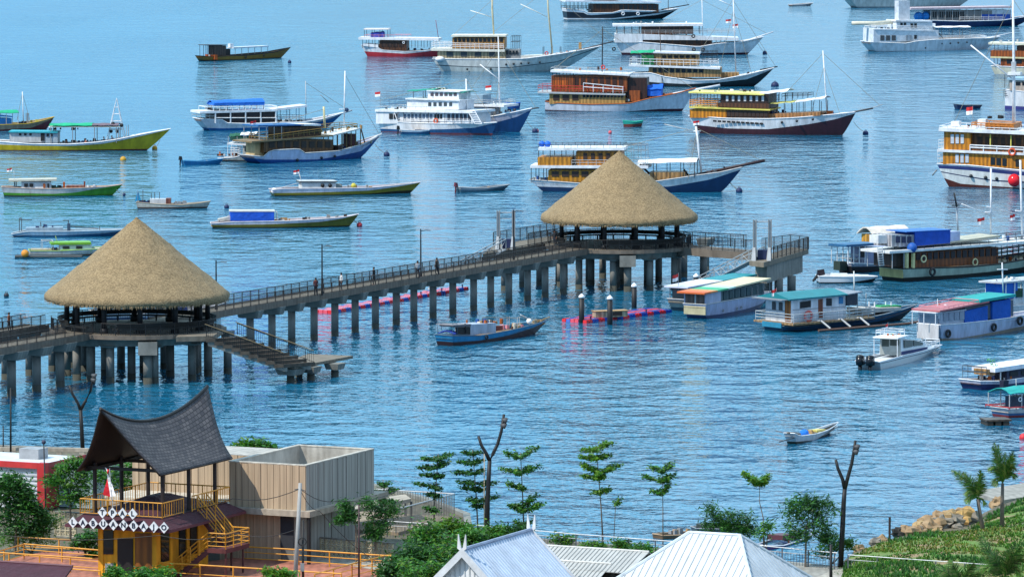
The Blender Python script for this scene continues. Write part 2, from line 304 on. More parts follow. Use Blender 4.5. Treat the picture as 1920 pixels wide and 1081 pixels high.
def aft(b,n,lx,y0,y1,z0,z1,m):
    mb=MB(); mb.box(lx-.07,lx+.02,y0,y1,z0,z1,m); return mb.build(n,b.root)
LOW={'maroon','7a4148','6e3a44','5e2a22','2c2a20','2a2a16','2c2a1c','7d4a4a','5c2a1f','7d8288','7a4a34','6a4a34','4a3f3a','8c8478','7a4f8c','2a2c30'}
class Boat(Fr):
    def __init__(s,name,label,cat,st,bw,beam,group=None,k=.76):
        beam*=k
        A=W(*st);B=W(*bw); d=(B-A).normalized(); n=Vector((-d.y,d.x,0)); O=A+n*beam*.36
        super().__init__(name,label,cat,O,d,group); s.k=k; s.L=(B-A).length; s.B=beam
    def hull(s,sheer,bands,rail='white',trans=.7,deck='tan:wood',dd=.35,rw=None,full=2.4,N=28,bot=-.5):
        h=s.B/2; rw=rw or (.09 if s.L>15 and s.B>3.8 else .055)
        def wd(t):
            a=trans+(1-trans)*math.sin(math.pi/2*min(1,t/.4)); b=1 if t<.45 else 1-((t-.45)/.55)**full
            return h*a*max(b,0.0)+.03
        def ww(t):
            a=trans*.9+(1-trans*.9)*math.sin(math.pi/2*min(1,t/.45)); b=1 if t<.35 else 1-((t-.35)/.65)**1.9
            return h*.88*a*max(b,0.0)+.01
        x0,x1=sheer[0][0],sheer[-1][0]
        def conv(pts):
            o=[]
            for x,y in pts:
                t=(x-x0)/(x1-x0); o.append((t,)+s.at(x,y,-wd(min(max(t,0),1))))
            return o
        S=conv(sheer); l0,l1=S[0][1],S[-1][1]
        SZ=[((p[1]-l0)/(l1-l0),p[2]) for p in S]
        BZ=[(m,[(p[1],p[2]) for p in conv(pts)] if pts else None) for m,pts in bands]
        if len(BZ)>1 and BZ[0][0].split(':')[0] in LOW:
            q=[p for p in BZ[0][1] if (p[0]-l0)/(l1-l0)<.84] or BZ[0][1][:1]; BZ[0]=(BZ[0][0],q)
        ts=[i/N for i in range(N+1)]
        s.deckz=lambda t: interp(SZ,t)-dd
        s.l0,s.l1=l0,l1
        mb=MB(); rows=[]; rm=[]
        # rows of s fraction per station
        def sfrac(z,zd): return (z-bot)/(zd-bot)
        cols=[]
        for t in ts:
            zd=interp(SZ,t); fr=[0.0]; mm=[]; prev=0
            xd_=lerp(l0,l1,t); xw_=lerp(0 if l0<0 else l0*.5,s.L,t)
            for m,pz in BZ:
                if pz is None: top=1.0
                else:
                    top=.5
                    for _ in range(8): top=.5*top+.5*min(.985,max(prev+.01,sfrac(interp(pz,lerp(xw_,xd_,top**.85)),zd)))
                    top=max(prev+.01,min(.99,top))
                k=3
                for q in range(1,k+1): fr.append(lerp(prev,top,q/k)); mm.append(m)
                prev=top
            cols.append((zd,fr,mm))
        nr=len(cols[0][1])
        for sgn in (-1,1):
            base=len(mb.v)
            for t,(zd,fr,mm) in zip(ts,cols):
                xd=lerp(l0,l1,t); xw=lerp(0 if l0<0 else l0*.5,s.L,t); a,b=ww(t),wd(t)
                for f in fr:
                    mb.v.append((lerp(xw,xd,f**.85),sgn*lerp(a,b,f**.75),lerp(bot,zd,f)))
            for i in range(N):
                for j in range(nr-1):
                    q=[base+i*nr+j,base+(i+1)*nr+j,base+(i+1)*nr+j+1,base+i*nr+j+1]
                    mb.f.append(q if sgn<0 else q[::-1]); mb.m.append(mb.mi(cols[0][2][j]))
        # transom
        zd,fr,mm=cols[0]; base=len(mb.v); xd=l0; xw=0 if l0<0 else l0*.5
        for f in fr:
            y=lerp(ww(0),wd(0),f**.75)
            for sg in (-1,1): mb.v.append((lerp(xw,xd,f**.85),sg*y,lerp(bot,zd,f)))
        for j in range(nr-1): mb.f.append([base+2*j+1,base+2*j,base+2*j+2,base+2*j+3]); mb.m.append(mb.mi(mm[j]))
        mb.build('hull',s.root,True)
        # deck
        mb=MB()
        for i in range(N):
            P=[]
            for t in (ts[i],ts[i+1]):
                x=lerp(l0,l1,t)*.995+.02; z=interp(SZ,t)-dd; y=wd(t)*.97
                P.append(((x,-y,z),(x,y,z)))
            mb.poly([P[0][0],P[1][0],P[1][1],P[0][1]],deck)
        mb.build('deck',s.root)
        # gunwale
        mb=MB()
        for sgn in (-1,1):
            pts=[(lerp(l0,l1,t),sgn*wd(t),interp(SZ,t)) for t in ts]
            mb.tube(pts,rw,rail,4)
        mb.tube([(l0,-wd(0),SZ[0][1]),(l0,wd(0),SZ[0][1])],rw,rail,4)
        mb.build('gunwale',s.root)
        # rudder post / keel tip
        return s
def mooring(x0,y0,x1,y1,label,col='navy',z0=1.5,r=.45,group='mooring buoys',line=True,D=None):
    """buoy floating at pixel x1,y1 with a line up to a bow"""
    P=W(x1,y1); e=empty('mooring_buoy',P,0,label,'buoy',group)
    mb=MB(); mb.ball((0,0,.15),r,col,12,8); mb.build('float',e,True)
    mb=MB(); mb.torus((0,0,.15+r),.12,.03,'dgrey'); mb.build('shackle',e,True)
    if line:
        Q=WY(x0,y0,P.y)-P; mb=MB(); K=6
        mb.tube([Vector((0,0,.3)).lerp(Q,i/K)-Vector((0,0,.25*math.sin(math.pi*i/K))) for i in range(K+1)],.035,'rope',4); mb.build('mooring_line',e)
    return e
# ================================================================ water
def water():
    m=bpy.data.materials.new('sea_water'); m.use_nodes=True; t=m.node_tree; N=t.nodes; L=t.links; b=N['Principled BSDF']
    geo=N.new('ShaderNodeNewGeometry')
    def nz(sx,sy,scale,detail,rough=.55,rot=0):
        mp=N.new('ShaderNodeMapping'); mp.inputs['Scale'].default_value=(sx,sy,1); mp.inputs['Rotation'].default_value=(0,0,rot)
        L.new(geo.outputs['Position'],mp.inputs[0]); n=N.new('ShaderNodeTexNoise'); n.inputs['Scale'].default_value=scale; n.inputs['Detail'].default_value=detail; n.inputs['Roughness'].default_value=rough
        L.new(mp.outputs[0],n.inputs['Vector']); return n.outputs['Fac']
    def mth(op,a,b_):
        q=N.new('ShaderNodeMath'); q.operation=op
        for i,x in enumerate((a,b_)):
            if isinstance(x,(int,float)): q.inputs[i].default_value=x
            else: L.new(x,q.inputs[i])
        return q.outputs[0]
    w1=nz(1,1.0,.42,3,.5,.3); w2=nz(1,.8,1.5,2,.5,-.2); w3=nz(.35,.35,.16,2,.5,.5); w4=nz(.8,1.0,.17,2,.5,.1); w5=nz(.3,.13,1.0,3,.6,.0)
    h=mth('ADD',mth('ADD',mth('MULTIPLY',w1,.62),mth('MULTIPLY',w2,.22)),mth('ADD',mth('ADD',mth('MULTIPLY',w3,.6),mth('MULTIPLY',w5,W5)),mth('MULTIPLY',w4,W4)))
    gust=nz(.028,.010,1.0,4,.6,.12)
    rp=N.new('ShaderNodeValToRGB'); rp.color_ramp.elements[0].position=.35; rp.color_ramp.elements[1].position=.68
    rp.color_ramp.elements[0].color=(.3,.3,.3,1); rp.color_ramp.elements[1].color=(1,1,1,1); L.new(gust,rp.inputs[0])
    bp=N.new('ShaderNodeBump'); bp.inputs['Distance'].default_value=WAVE; L.new(h,bp.inputs['Height']); L.new(rp.outputs[0],bp.inputs['Strength'])
    L.new(bp.outputs[0],b.inputs['Normal'])
    cr=N.new('ShaderNodeValToRGB'); e=cr.color_ramp.elements; e[0].position=.3; e[1].position=.72
    e[0].color=(.007,.10,.19,1); e[1].color=(.011,.14,.25,1)
    L.new(nz(.02,.008,1.0,2),cr.inputs[0]); L.new(cr.outputs[0],b.inputs['Base Color'])
    b.inputs['Roughness'].default_value=.04; b.inputs['IOR'].default_value=1.33
    mb=MB(); mb.poly([(-4000,-500,0),(4000,-500,0),(4000,12000,0),(-4000,12000,0)],m)
    tag(mb.build('water'),kind='structure')
WAVE=1.0; W4=.9; W5=.8
water()
# ================================================================ pier
DZ=4.4
H1=W(257.5,603,4.9); H2=W(1161,449,4.9)
PA=W(400,587,DZ); PB=W(1130,463,DZ); E=(PB-PA).normalized(); G=Vector((E.y,-E.x,0))   # E along the pier, G towards camera right
PO=PA
pier=Fr('pier','long concrete pier on round piles with a dark baluster railing, carrying both thatched pavilions','pier',PO,(E.x,E.y))
PR=pier.root
def pl(P): v=Vector(P)-pier.O; return (v.dot(pier.d),v.dot(pier.n))
h1=pl(H1); h2=pl(H2)
# local: x along pier, y = away (behind) ; near edge is y=0, deck spans 0..WD
WD=2.6
def railrun(mb,pts,h=1.05,m='dark',sp_=.2,z=None):
    """balustrade along a 3d polyline"""
    for a,b in zip(pts,pts[1:]):
        a=Vector(a);b=Vector(b); L_=(b-a).length
        if L_<.05: continue
        up=Vector((0,0,1)); d=(b-a)/L_; s_=Vector((-d.y,d.x,0)).normalized()
        mb.tube([a+up*h,b+up*h],.035,m,4); mb.tube([a+up*.14,b+up*.14],.022,m,4)
        n=max(1,int(L_/sp_))
        for i in range(n+1):
            p=a.lerp(b,i/n); r=.013
            if i%8==0: r=.035
            q=r
            mb.v+=[tuple(p-d*q+s_*q),tuple(p+d*q+s_*q),tuple(p+d*q-s_*q),tuple(p-d*q-s_*q)]
            mb.v+=[tuple(p-d*q+s_*q+up*h),tuple(p+d*q+s_*q+up*h),tuple(p+d*q-s_*q+up*h),tuple(p-d*q-s_*q+up*h)]
            k=len(mb.v)-8; mi=mb.mi(m)
            for f in ((0,1,5,4),(1,2,6,5),(2,3,7,6),(3,0,4,7)): mb.f.append([k+j for j in f]); mb.m.append(mi)
def slabrun(name,x0,x1,y0,y1,fascia=True,z=DZ,m='pierdeck:conc'):
    mb=MB(); mb.box(x0,x1,y0,y1,z-.3,z,m)
    if fascia:
        mb.box(x0,x1,y0-.1,y0+.06,z-.5,z+.1,'fascia:conc'); mb.box(x0,x1,y1-.06,y1+.1,z-.5,z+.1,'fascia:conc')
    mb.build(name,PR)
PAL.update(pierdeck='7d7466',fascia='776c60',pile='85837c',cap='85857e',pileb='4c4e46')
def pile(x,y,r=.36,z=DZ-1.0,cap=None,capm='cap:conc',depth=-2):
    mb=MB(); mb.tube([(0,0,.55),(0,0,z)],r,'pile:conc',12); mb.tube([(0,0,depth),(0,0,.56)],r+.01,'pileb:conc',12)
    mb.build('pile',PR,True,loc=(x,y,0))
    if cap:
        cx,cy,ch=cap; mb=MB(); mb.hexa([(-cx*.8,-cy*.8,z-.05),(cx*.8,-cy*.8,z-.05),(cx*.8,cy*.8,z-.05),(-cx*.8,cy*.8,z-.05),(-cx,-cy,z+ch),(cx,-cy,z+ch),(cx,cy,z+ch),(-cx,cy,z+ch)],capm); mb.build('pile_cap',PR,loc=(x,y,0))
xe=h2[0]-7.6; xs=h1[0]+7.4
slabrun('deck',xs,xe,0,WD)
mb=MB(); railrun(mb,[(xs,-.05,DZ),(xe,-.05,DZ)]); mb.build('railing',PR)
mb=MB(); railrun(mb,[(xs,WD+.05,DZ),(xe+1,WD+.05,DZ)]); mb.build('railing',PR)
for px in (474,515,552,594,633,671,709,748,781,817,854,893,925,959,994,1027,1061):
    x,z=pier.at(px,600,.6); pile(x,.9,.36,DZ-1.15,(.55,1.25,.72))
# walk continuing to the shore past the near pavilion
xl=h1[0]-60
slabrun('deck',xl,h1[0]-7.2,0,WD)
mb=MB(); railrun(mb,[(xl,-.05,DZ),(h1[0]-6.6,-.05,DZ)]); mb.build('railing',PR)
mb=MB(); railrun(mb,[(xl,WD+.05,DZ),(h1[0]-7.4,WD+.05,DZ)]); mb.build('railing',PR)
for px in (-20,27,74,118,176):
    x,z=pier.at(px,700,.6); pile(x,.9,.4,DZ-1.15,(.9,1.3,.72))
# second parallel walk behind
bo=7.4
slabrun('deck',xl,h1[0]-2.4,bo,bo+2)
mb=MB(); railrun(mb,[(xl,bo-.05,DZ),(h1[0]-3,bo-.05,DZ)]); mb.build('railing',PR)
mb=MB(); railrun(mb,[(xl,bo+2.05,DZ),(h1[0]-3,bo+2.05,DZ)]); mb.build('railing',PR)
for px in (10,55,98,132,148,163):
    x,z=pier.at(px,680,bo+1); pile(x,bo+1,.36,DZ-1.0,(.6,1.0,.55))
# round platforms
def platform(hc,rad,angs,rails):
    x0,y0=hc; mb=MB(); n=40
    def ringpts(r,z): return [(x0+r*math.cos(2*math.pi*i/n),y0+r*math.sin(2*math.pi*i/n),z) for i in range(n)]
    a=ringpts(rad,DZ-.02);b=ringpts(rad,DZ-.38);c=ringpts(rad-.9,DZ-.42);d=ringpts(rad-1.1,DZ-1.05)
    mb.poly(a,'pierdeck:conc')
    for p,q,mm in ((a,b,'fascia:conc'),(b,c,'cap:conc'),(c,d,'cap:conc')):
        for i in range(n): j=(i+1)%n; mb.poly([q[i],q[j],p[j],p[i]],mm)
    mb.poly(d[::-1],'pileb:conc')
    mb.build('pavilion_platform',PR)
    for A in angs:
        A=math.radians(A); pile(x0+(rad-1.5)*math.cos(A),y0+(rad-1.5)*math.sin(A),.37,DZ-1.15,(.7,.7,.1))
    for A in (0,90,180,270):
        A=math.radians(A+20); pile(x0+3*math.cos(A),y0+3*math.sin(A),.37,DZ-1.1)
    for (s_,e_) in rails:
        mb=MB(); k=int((e_-s_)/10)+1
        railrun(mb,[(x0+(rad-.12)*math.cos(math.radians(lerp(s_,e_,i/k))),y0+(rad-.12)*math.sin(math.radians(lerp(s_,e_,i/k))),DZ) for i in range(k+1)]); mb.build('railing',PR)
platform(h1,7.9,[k*36+8 for k in range(10)],[(25,98),(116,152),(186,285)])
platform(h2,7.9,[k*36+20 for k in range(10)],[(22,104),(186,284),(306,350)])
for hc in (h1,h2):   # the pale block hung on the rim towards the viewer
    v=Vector((CAM.x-pier.O.x,CAM.y-pier.O.y,0)); dv=Vector(((CAM-pier.O).dot(pier.d)-hc[0],(CAM-pier.O).dot(pier.n)-hc[1],0)).normalized()
    c=Vector((hc[0],hc[1],0))+dv*6.9+Vector((dv.y,-dv.x,0))*(-.9); t=Vector((-dv.y,dv.x,0)); mb=MB()
    P=[c+t*a*.85+dv*b*.95 for a,b in ((-1,-1),(1,-1),(1,1),(-1,1))]
    mb.hexa([(p.x,p.y,DZ-1.75) for p in P]+[(p.x,p.y,DZ-.57) for p in P],'cap:conc'); mb.build('pile_cap',PR)
    pile(c.x,c.y,.4,DZ-1.7)
# stair and landing stage right of near pavilion
S0=W(386,631,DZ); S1=W(530,684,1.75)
s0=pl(S0); s1=pl(S1)
mb=MB(); ns=9; wst=1.0
dx,dy=s1[0]-s0[0],s1[1]-s0[1]; ln=math.hypot(dx,dy); ux,uy=dx/ln,dy/ln; vx,vy=-uy,ux
wv_=Vector((2.75,2.05,0)); vx,vy=wv_.dot(pier.d),wv_.dot(pier.n)
def sp3(t,wv,z): return (s0[0]+dx*t+vx*wv,s0[1]+dy*t+vy*wv,z)
for i in range(ns):
    t0,t1=i/ns,(i+1.1)/ns; z=lerp(DZ,1.7,(i+.6)/ns)
    mb.hexa([sp3(t0,0,z-.3),sp3(t1,0,z-.3),sp3(t1,wst,z-.3),sp3(t0,wst,z-.3),sp3(t0,0,z),sp3(t1,0,z),sp3(t1,wst,z),sp3(t0,wst,z)],'5d5348:conc')
mb.build('stair_treads',PR)
mb=MB()
for wv in (.06,.8):
    mb.hexa([sp3(0,wv,DZ-.8),sp3(1,wv,1.15),sp3(1,wv+.09,1.15),sp3(0,wv+.09,DZ-.8),sp3(0,wv,DZ-.25),sp3(1,wv,1.6),sp3(1,wv+.09,1.6),sp3(0,wv+.09,DZ-.25)],'cap:conc')
mb.build('stair_stringer',PR)
for wv in (0.02,.98):
    mb=MB(); railrun(mb,[sp3(0,wv,DZ),sp3(1,wv,1.7)],1.0); mb.build('railing',PR)
    mb=MB(); mb.tube([sp3(-.02,wv,DZ+1.12),sp3(1,wv,2.85)],.05,'8a7452',6); mb.build('handrail',PR)
# landing stage
q=[pl(W(x,y,1.55)) for x,y in ((512,684),(553,686.5),(662,666.5),(578,663))]
mb=MB(); mb.hexa([(a,b,1.3) for a,b in q]+[(a,b,1.55) for a,b in q],'pierdeck:conc'); mb.build('landing_stage',PR)
for px,py,w_ in ((545,716,1.4),(583,712,1.0),(628,706,1.0),(560,706,1.0)):
    a=pl(W(px,py)); pile(a[0],a[1],.34,.75,(w_*.75,w_*.75,.5))
# link between hut1 platform and stair head
q=[pl(W(x,y,DZ)) for x,y in ((330,631),(400,629),(425,612),(360,606))]
mb=MB(); mb.hexa([(a,b,DZ-.45) for a,b in q]+[(a,b,DZ-.01) for a,b in q],'pierdeck:conc'); mb.build('deck',PR)
for px,py in ((427,700),(390,703),(366,699)): a=pl(W(px,py)); pile(a[0],a[1],.37,DZ-1.1,(.5,.5,.6))
# walk from the far pavilion to the right end platform
q=[pl(W(x,y,DZ)) for x,y in ((1270,463),(1412,474),(1425,470),(1275,457))]
mb=MB(); mb.hexa([(a,b,DZ-.8) for a,b in q]+[(a,b,DZ) for a,b in q],'fascia:conc'); mb.build('deck',PR)
mb=MB(); railrun(mb,[q[0]+(DZ,),q[1]+(DZ,)],1.35); mb.build('railing',PR)
mb=MB(); railrun(mb,[q[3]+(DZ,),pl(W(1400,464,DZ))+(DZ,)],1.35); mb.build('railing',PR)
for px,py in ((1268,525),(1282,519),(1323,508),(1319,528)): a=pl(W(px,py)); pile(a[0],a[1],.4,DZ-1.5,(1.0,.7,.7))
q=[pl(W(x,y,DZ)) for x,y in ((1405,489),(1432,492),(1516,467),(1482,463))]
mb=MB(); mb.hexa([(a,b,DZ-.5) for a,b in q]+[(a,b,DZ) for a,b in q],'pierdeck:conc'); mb.build('end_platform',PR)
mb=MB(); qq=[((a-(q[0][0]+q[2][0])/2)*.8+(q[0][0]+q[2][0])/2,(b-(q[0][1]+q[2][1])/2)*.8+(q[0][1]+q[2][1])/2) for a,b in q]
mb.hexa([(a,b,DZ-2.3) for a,b in qq]+[(a,b,DZ-.52) for a,b in qq],'cap:conc'); mb.build('pile_cap',PR)
mb=MB(); railrun(mb,[pl(W(x,y,DZ))+(DZ,) for x,y in ((1450,486),(1516,467),(1482,463),(1428,470))],1.3); mb.build('railing',PR)
for px,py in ((1460,562),(1484,556),(1440,560),(1425,566)): a=pl(W(px,py)); pile(a[0],a[1],.45,DZ-2.2)
# rear platform with gantry left of the far pavilion
q=[pl(W(x,y,DZ)) for x,y in ((905,476),(1062,449),(1062,437),(925,459))]
mb=MB(); mb.hexa([(a,b,DZ-.7) for a,b in q]+[(a,b,DZ) for a,b in q],'pierdeck:conc'); mb.build('rear_platform',PR)
mb=MB(); railrun(mb,[pl(W(x,y,DZ))+(DZ,) for x,y in ((925,459),(1040,440),(1062,437))],1.35); mb.build('railing',PR)
mb=MB(); railrun(mb,[pl(W(x,y,DZ))+(DZ,) for x,y in ((990,461),(1055,450))],1.35); mb.build('railing',PR)
for px,py in ((946,545),(980,538),(1012,535),(1048,528),(1130,521),(1165,533),(1217,529)): a=pl(W(px,py)); pile(a[0],a[1],.38,DZ-1.2,(.7,.7,.5))
# ---------------------------------------------------------------- pavilions
PAL.update(thatch='998462',thatch2='8b7855',post='1b1c20',bench='2a2926')
def pavilion(P,lab,th0,seed):
    root=empty('thatched_pavilion',(P.x,P.y,DZ),0,lab,'pavilion','round thatched pavilions on the pier')
    mb=MB(); n=96; k=34; RR=8.25; ze=2.85; zt=9.85; rr=random.Random(seed)
    prof=[]
    for i in range(k+1):
        u=i/k; r=.12+(RR-.12)*u; z=zt-(zt-ze-.35)*(u**1.03)-.15*math.sin(u*math.pi)*.6
        prof.append((r,z))
    prof+= [(RR+.1,ze+.2),(RR+.08,ze-.08),(RR-.12,ze-.28),(RR-.7,ze-.15)]
    base=len(mb.v); mi=mb.mi('thatch:thatch')
    for i,(r,z) in enumerate(prof):
        for j in range(n):
            A=2*math.pi*j/n; f=noise.noise(Vector((math.cos(A)*r*1.1,math.sin(A)*r*1.1,seed+z)))
            lip=1 if i>k else 0
            rj=r+f*.06*(i>2)+rr.uniform(-.035,.035)*(i>2)+lip*rr.uniform(-.05,.05); zj=z+f*.05*(i>2)+rr.uniform(-.03,.03)-lip*rr.uniform(0,.16)
            mb.v.append((rj*math.cos(A),rj*math.sin(A),zj))
    for i in range(len(prof)-1):
        for j in range(n):
            j2=(j+1)%n; mb.f.append([base+i*n+j,base+(i+1)*n+j,base+(i+1)*n+j2,base+i*n+j2]); mb.m.append(mi)
    mb.ball((0,0,zt-.02),.16,'thatch2:thatch',8,6)
    r_=mb.build('roof',root,True)
    # ragged straw fringe on the eave
    mb=MB()
    for i in range(1500):
        A=rr.uniform(0,2*math.pi); r=RR+rr.uniform(-.25,.14); l=rr.uniform(.12,.38); w_=.035; c,s_=math.cos(A),math.sin(A); z=ze-.2
        mb.poly([(r*c-s_*w_,r*s_+c*w_,z),(r*c+s_*w_,r*s_-c*w_,z),((r+.05)*c,(r+.05)*s_,z-l)],'thatch:thatch')
    for i in range(0):   # loose stalks lying on the slope
        A=rr.uniform(0,2*math.pi); u=math.sqrt(rr.uniform(.01,1)); r=.1+(RR-.1)*u; z=zt-(zt-ze-.35)*(u**1.03)+.03; c,s_=math.cos(A),math.sin(A); l=rr.uniform(.2,.45)
        mb.poly([(r*c-s_*.03,r*s_+c*.03,z+.02),(r*c+s_*.03,r*s_-c*.03,z+.02),((r+l)*c,(r+l)*s_,z-l*.76+rr.uniform(.0,.04))],rr.choice(('thatch:thatch','thatch2:thatch')))
    mb.build('straw_fringe',r_)
    for q in range(12):
        A=math.radians(th0+30*q); mb=MB(); mb.tube([(0,0,-.02),(0,0,ze+.9)],.24,'post',10); mb.tube([(0,0,0),(0,0,.45)],.42,'post',10)
        mb.build('post',root,True,loc=(6.35*math.cos(A),6.35*math.sin(A),0))
    for (r,z0,z1,w_,m) in ((7.0,.42,.55,.5,'bench'),(6.35,ze+.3,ze+.65,.2,'post')):
        mb=MB(); n=48
        a=[]; 
        for i in range(n):
            A=2*math.pi*i/n; a.append((math.cos(A),math.sin(A)))
        for i in range(n):
            if r==7.0 and (226<i*7.5<255): continue
            j=(i+1)%n; 
            mb.hexa([((r-w_)*a[i][0],(r-w_)*a[i][1],z0),(r*a[i][0],r*a[i][1],z0),(r*a[j][0],r*a[j][1],z0),((r-w_)*a[j][0],(r-w_)*a[j][1],z0),
                     ((r-w_)*a[i][0],(r-w_)*a[i][1],z1),(r*a[i][0],r*a[i][1],z1),(r*a[j][0],r*a[j][1],z1),((r-w_)*a[j][0],(r-w_)*a[j][1],z1)],m)
        mb.build('bench' if r==7.0 else 'ring_beam',root)
    mb=MB()
    for q in range(24):
        A=math.radians(q*15+4)
        if 226<q*15+4<255: continue
        mb.tube([(6.8*math.cos(A),6.8*math.sin(A),0),(6.8*math.cos(A),6.8*math.sin(A),.43)],.09,'bench',6)
        if not 210<q*15+4<255:
            B=math.radians(q*15+19); p0=(7.05*math.cos(A),7.05*math.sin(A)); p1=(7.05*math.cos(B),7.05*math.sin(B))
            mb.hexa([(p0[0],p0[1],.6),(p1[0],p1[1],.6),(p1[0]*1.006,p1[1]*1.006,.6),(p0[0]*1.006,p0[1]*1.006,.6),(p0[0]*1.02,p0[1]*1.02,1.0),(p1[0]*1.02,p1[1]*1.02,1.0),(p1[0]*1.027,p1[1]*1.027,1.0),(p0[0]*1.027,p0[1]*1.027,1.0)],'bench')
    mb.build('bench_back',root)
    # rafters
    mb=MB()
    for q in range(24):
        A=math.radians(q*15); mb.tube([(0,0,zt-.9),(7.9*math.cos(A),7.9*math.sin(A),ze+.05)],.07,'bench',5)
    mb.build('rafters',root)
pavilion(H1,'nearer round pavilion with conical thatched roof beside the pier stairs',6,3)
pavilion(H2,'farther round pavilion with conical thatched roof near the pier end',15,8)
# ---------------------------------------------------------------- lamps on the pier
def pier_lamp(x,ytop,ybase,lab,arm=1.0):
    P=W(x,ybase,DZ); h=(WY(x,ytop,P.y).z-DZ)
    e=empty('street_lamp',P,0,lab,'street lamp','black lamp posts along the pier')
    mb=MB(); mb.tube([(0,0,0),(0,0,h)],[.09,.06],'dark',8); mb.tube([(0,0,0),(0,0,.4)],.13,'dark',8); mb.build('pole',e)
    mb=MB(); mb.tube([(0,0,h-.2),(arm*.7,0,h-.12)],.04,'dark',5); mb.build('arm',e)
    mb=MB(); mb.hexa([(arm*.45,-.12,h-.16),(arm,-.12,h-.2),(arm,.12,h-.2),(arm*.45,.12,h-.16),(arm*.45,-.08,h-.08),(arm,-.06,h-.13),(arm,.06,h-.13),(arm*.45,.08,h-.08)],'dgrey'); mb.build('lamp_head',e)
pier_lamp(405.5,488,580,'leftmost pier lamp, just behind the nearer thatched roof edge')
pier_lamp(604,458,553,'black lamp post at the pier railing left of the middle of the walkway')
pier_lamp(789,429,519,'black lamp post midway between the two thatched pavilions, above the red floats')
pier_lamp(963,393,487,'black lamp post standing against the steel gantry left of the farther pavilion')
# ---------------------------------------------------------------- gantries and gangways
def gantry(x0,x1,ytop,ybase,lab):
    a=W(x0,ybase,DZ); h=WY(x0,ytop,a.y).z-DZ; wd_=(x1-x0)/FP*a.y
    e=empty('steel_gantry',a,0,lab,'gantry','steel lifting gantries on the pier')
    for x in (0,wd_):
        mb=MB(); mb.box(-.19,-.09,-.15,.15,0,h,'grey'); mb.box(.09,.19,-.15,.15,0,h,'grey'); mb.box(-.1,.1,-.03,.03,0,h-.1,'lgrey')
        mb.build('column',e,loc=(x,0,0))
        mb=MB(); mb.hexa([(-.35,-1.2,0),(.05,-1.2,0),(.05,.3,0),(-.35,.3,0),(-.2,-.5,1.3),(.05,-.5,1.3),(.05,.2,1.3),(-.2,.2,1.3)],'lgrey'); mb.build('foot_plate',e,loc=(x,0,0))
    mb=MB(); mb.tube([(0,0,h-.25),(wd_,0,h-.25)],.06,'lgrey',6); mb.tube([(0,0,h-.9),(wd_,0,h-.9)],.04,'lgrey',6); mb.build('crossbeam',e)
    mb=MB(); mb.box(.35,wd_-.2,.3,1.1,0,1.0,'navy'); mb.build('control_box',e)
gantry(934.5,963,394,466,'pair of steel gantry columns left of the farther pavilion')
gantry(1415,1443.5,411,487,'pair of steel gantry columns on the right end platform of the pier')
def gangway(A,B,lab,w_=1.2,h=1.1,n=9):
    A=Vector(A);B=Vector(B); d=(B-A); L_=d.length; e=empty('gangway',A,0,lab,'gangway','aluminium truss gangways')
    s_=Vector((-d.y,d.x,0)).normalized()*w_/2; up=Vector((0,0,h)); 
    for sg in (-1,1):
        mb=MB(); o=s_*sg
        mb.tube([o,d+o],.06,'steel',5); mb.tube([o+up,d+o+up],.06,'steel',5)
        for i in range(n):
            p=d*(i/n)+o; q=d*((i+1)/n)+o
            mb.tube([p,p+up],.035,'steel',4); mb.tube([p,q+up] if i%2 else [p+up,q],.035,'steel',4)
        mb.build('truss',e)
    mb=MB(); P=[-s_,s_,d+s_,d-s_]; mb.hexa([tuple(p) for p in P]+[tuple(p+Vector((0,0,.06))) for p in P],'lgrey'); mb.build('walkway',e)
gangway(W(1425,482,DZ+.2),W(1306,543,.6),'truss gangway from the right end platform down to the tour boats')
gangway(W(945,467,DZ+.2),W(806,543,.6),'truss gangway behind the pier, from the rear platform down to the floats')
PAL.update(fred='e03038',fblue='2c4aa8')
def floats(P0,P1,wn,lab,seed,mid=None):
    A=W(*P0);B=W(*P1); d=B-A; L_=d.length; e=empty('floating_dock',A,math.atan2(d.y,d.x),lab,'floating dock','floating docks of plastic cubes')
    n=int(L_/.52); rr=random.Random(seed)
    for name,rows in (('cube_row',range(wn)),):
        for j in rows:
            mb=MB()
            for i in range(n):
                edge=j in(0,wn-1)
                m='fblue:gloss' if edge and (i//2)%2 else 'fred:gloss' if edge else ('pinkf:gloss' if j in (wn//2,wn//2-1) else 'lavf:gloss')
                z=.32+rr.uniform(-.02,.02)
                c=(i*.52,j*.52)
                mb.hexa([(c[0]+.02,c[1]+.02,-.15),(c[0]+.5,c[1]+.02,-.15),(c[0]+.5,c[1]+.5,-.15),(c[0]+.02,c[1]+.5,-.15),(c[0]+.05,c[1]+.05,z),(c[0]+.47,c[1]+.05,z),(c[0]+.47,c[1]+.47,z),(c[0]+.05,c[1]+.47,z)],m)
            mb.build('float_row',e)
    mb=MB()
    for i in range(2,n,9): mb.tube([(i*.52,.26,.3),(i*.52,.26,.62)],.08,'navy',6); mb.torus((i*.52,.26,.62),.1,.03,'navy','z',8,4)
    mb.build('mooring_cleats',e)
PAL.update(pinkf='e0586a',lavf='5a6ec2')
floats((1100,606),(1264,585),6,'pink and blue cube dock with mooring posts beside the tour boats',1)
floats((622,588),(880,543),4,'red and blue cube dock seen between the piles behind the pier',2)
def mpost(x,ytop,yw,lab):
    P=W(x,yw); h=WY(x,ytop,P.y).z; e=empty('mooring_post',P,0,lab,'mooring post','dark mooring posts with white caps')
    mb=MB(); mb.tube([(0,0,-1),(0,0,h-.4)],.27,'black',12); mb.build('shaft',e,True)
    mb=MB(); mb.tube([(0,0,h-.42),(0,0,h-.25),(0,0,h)],[.32,.3,.03],'ffffff',12); mb.build('cap',e,True)
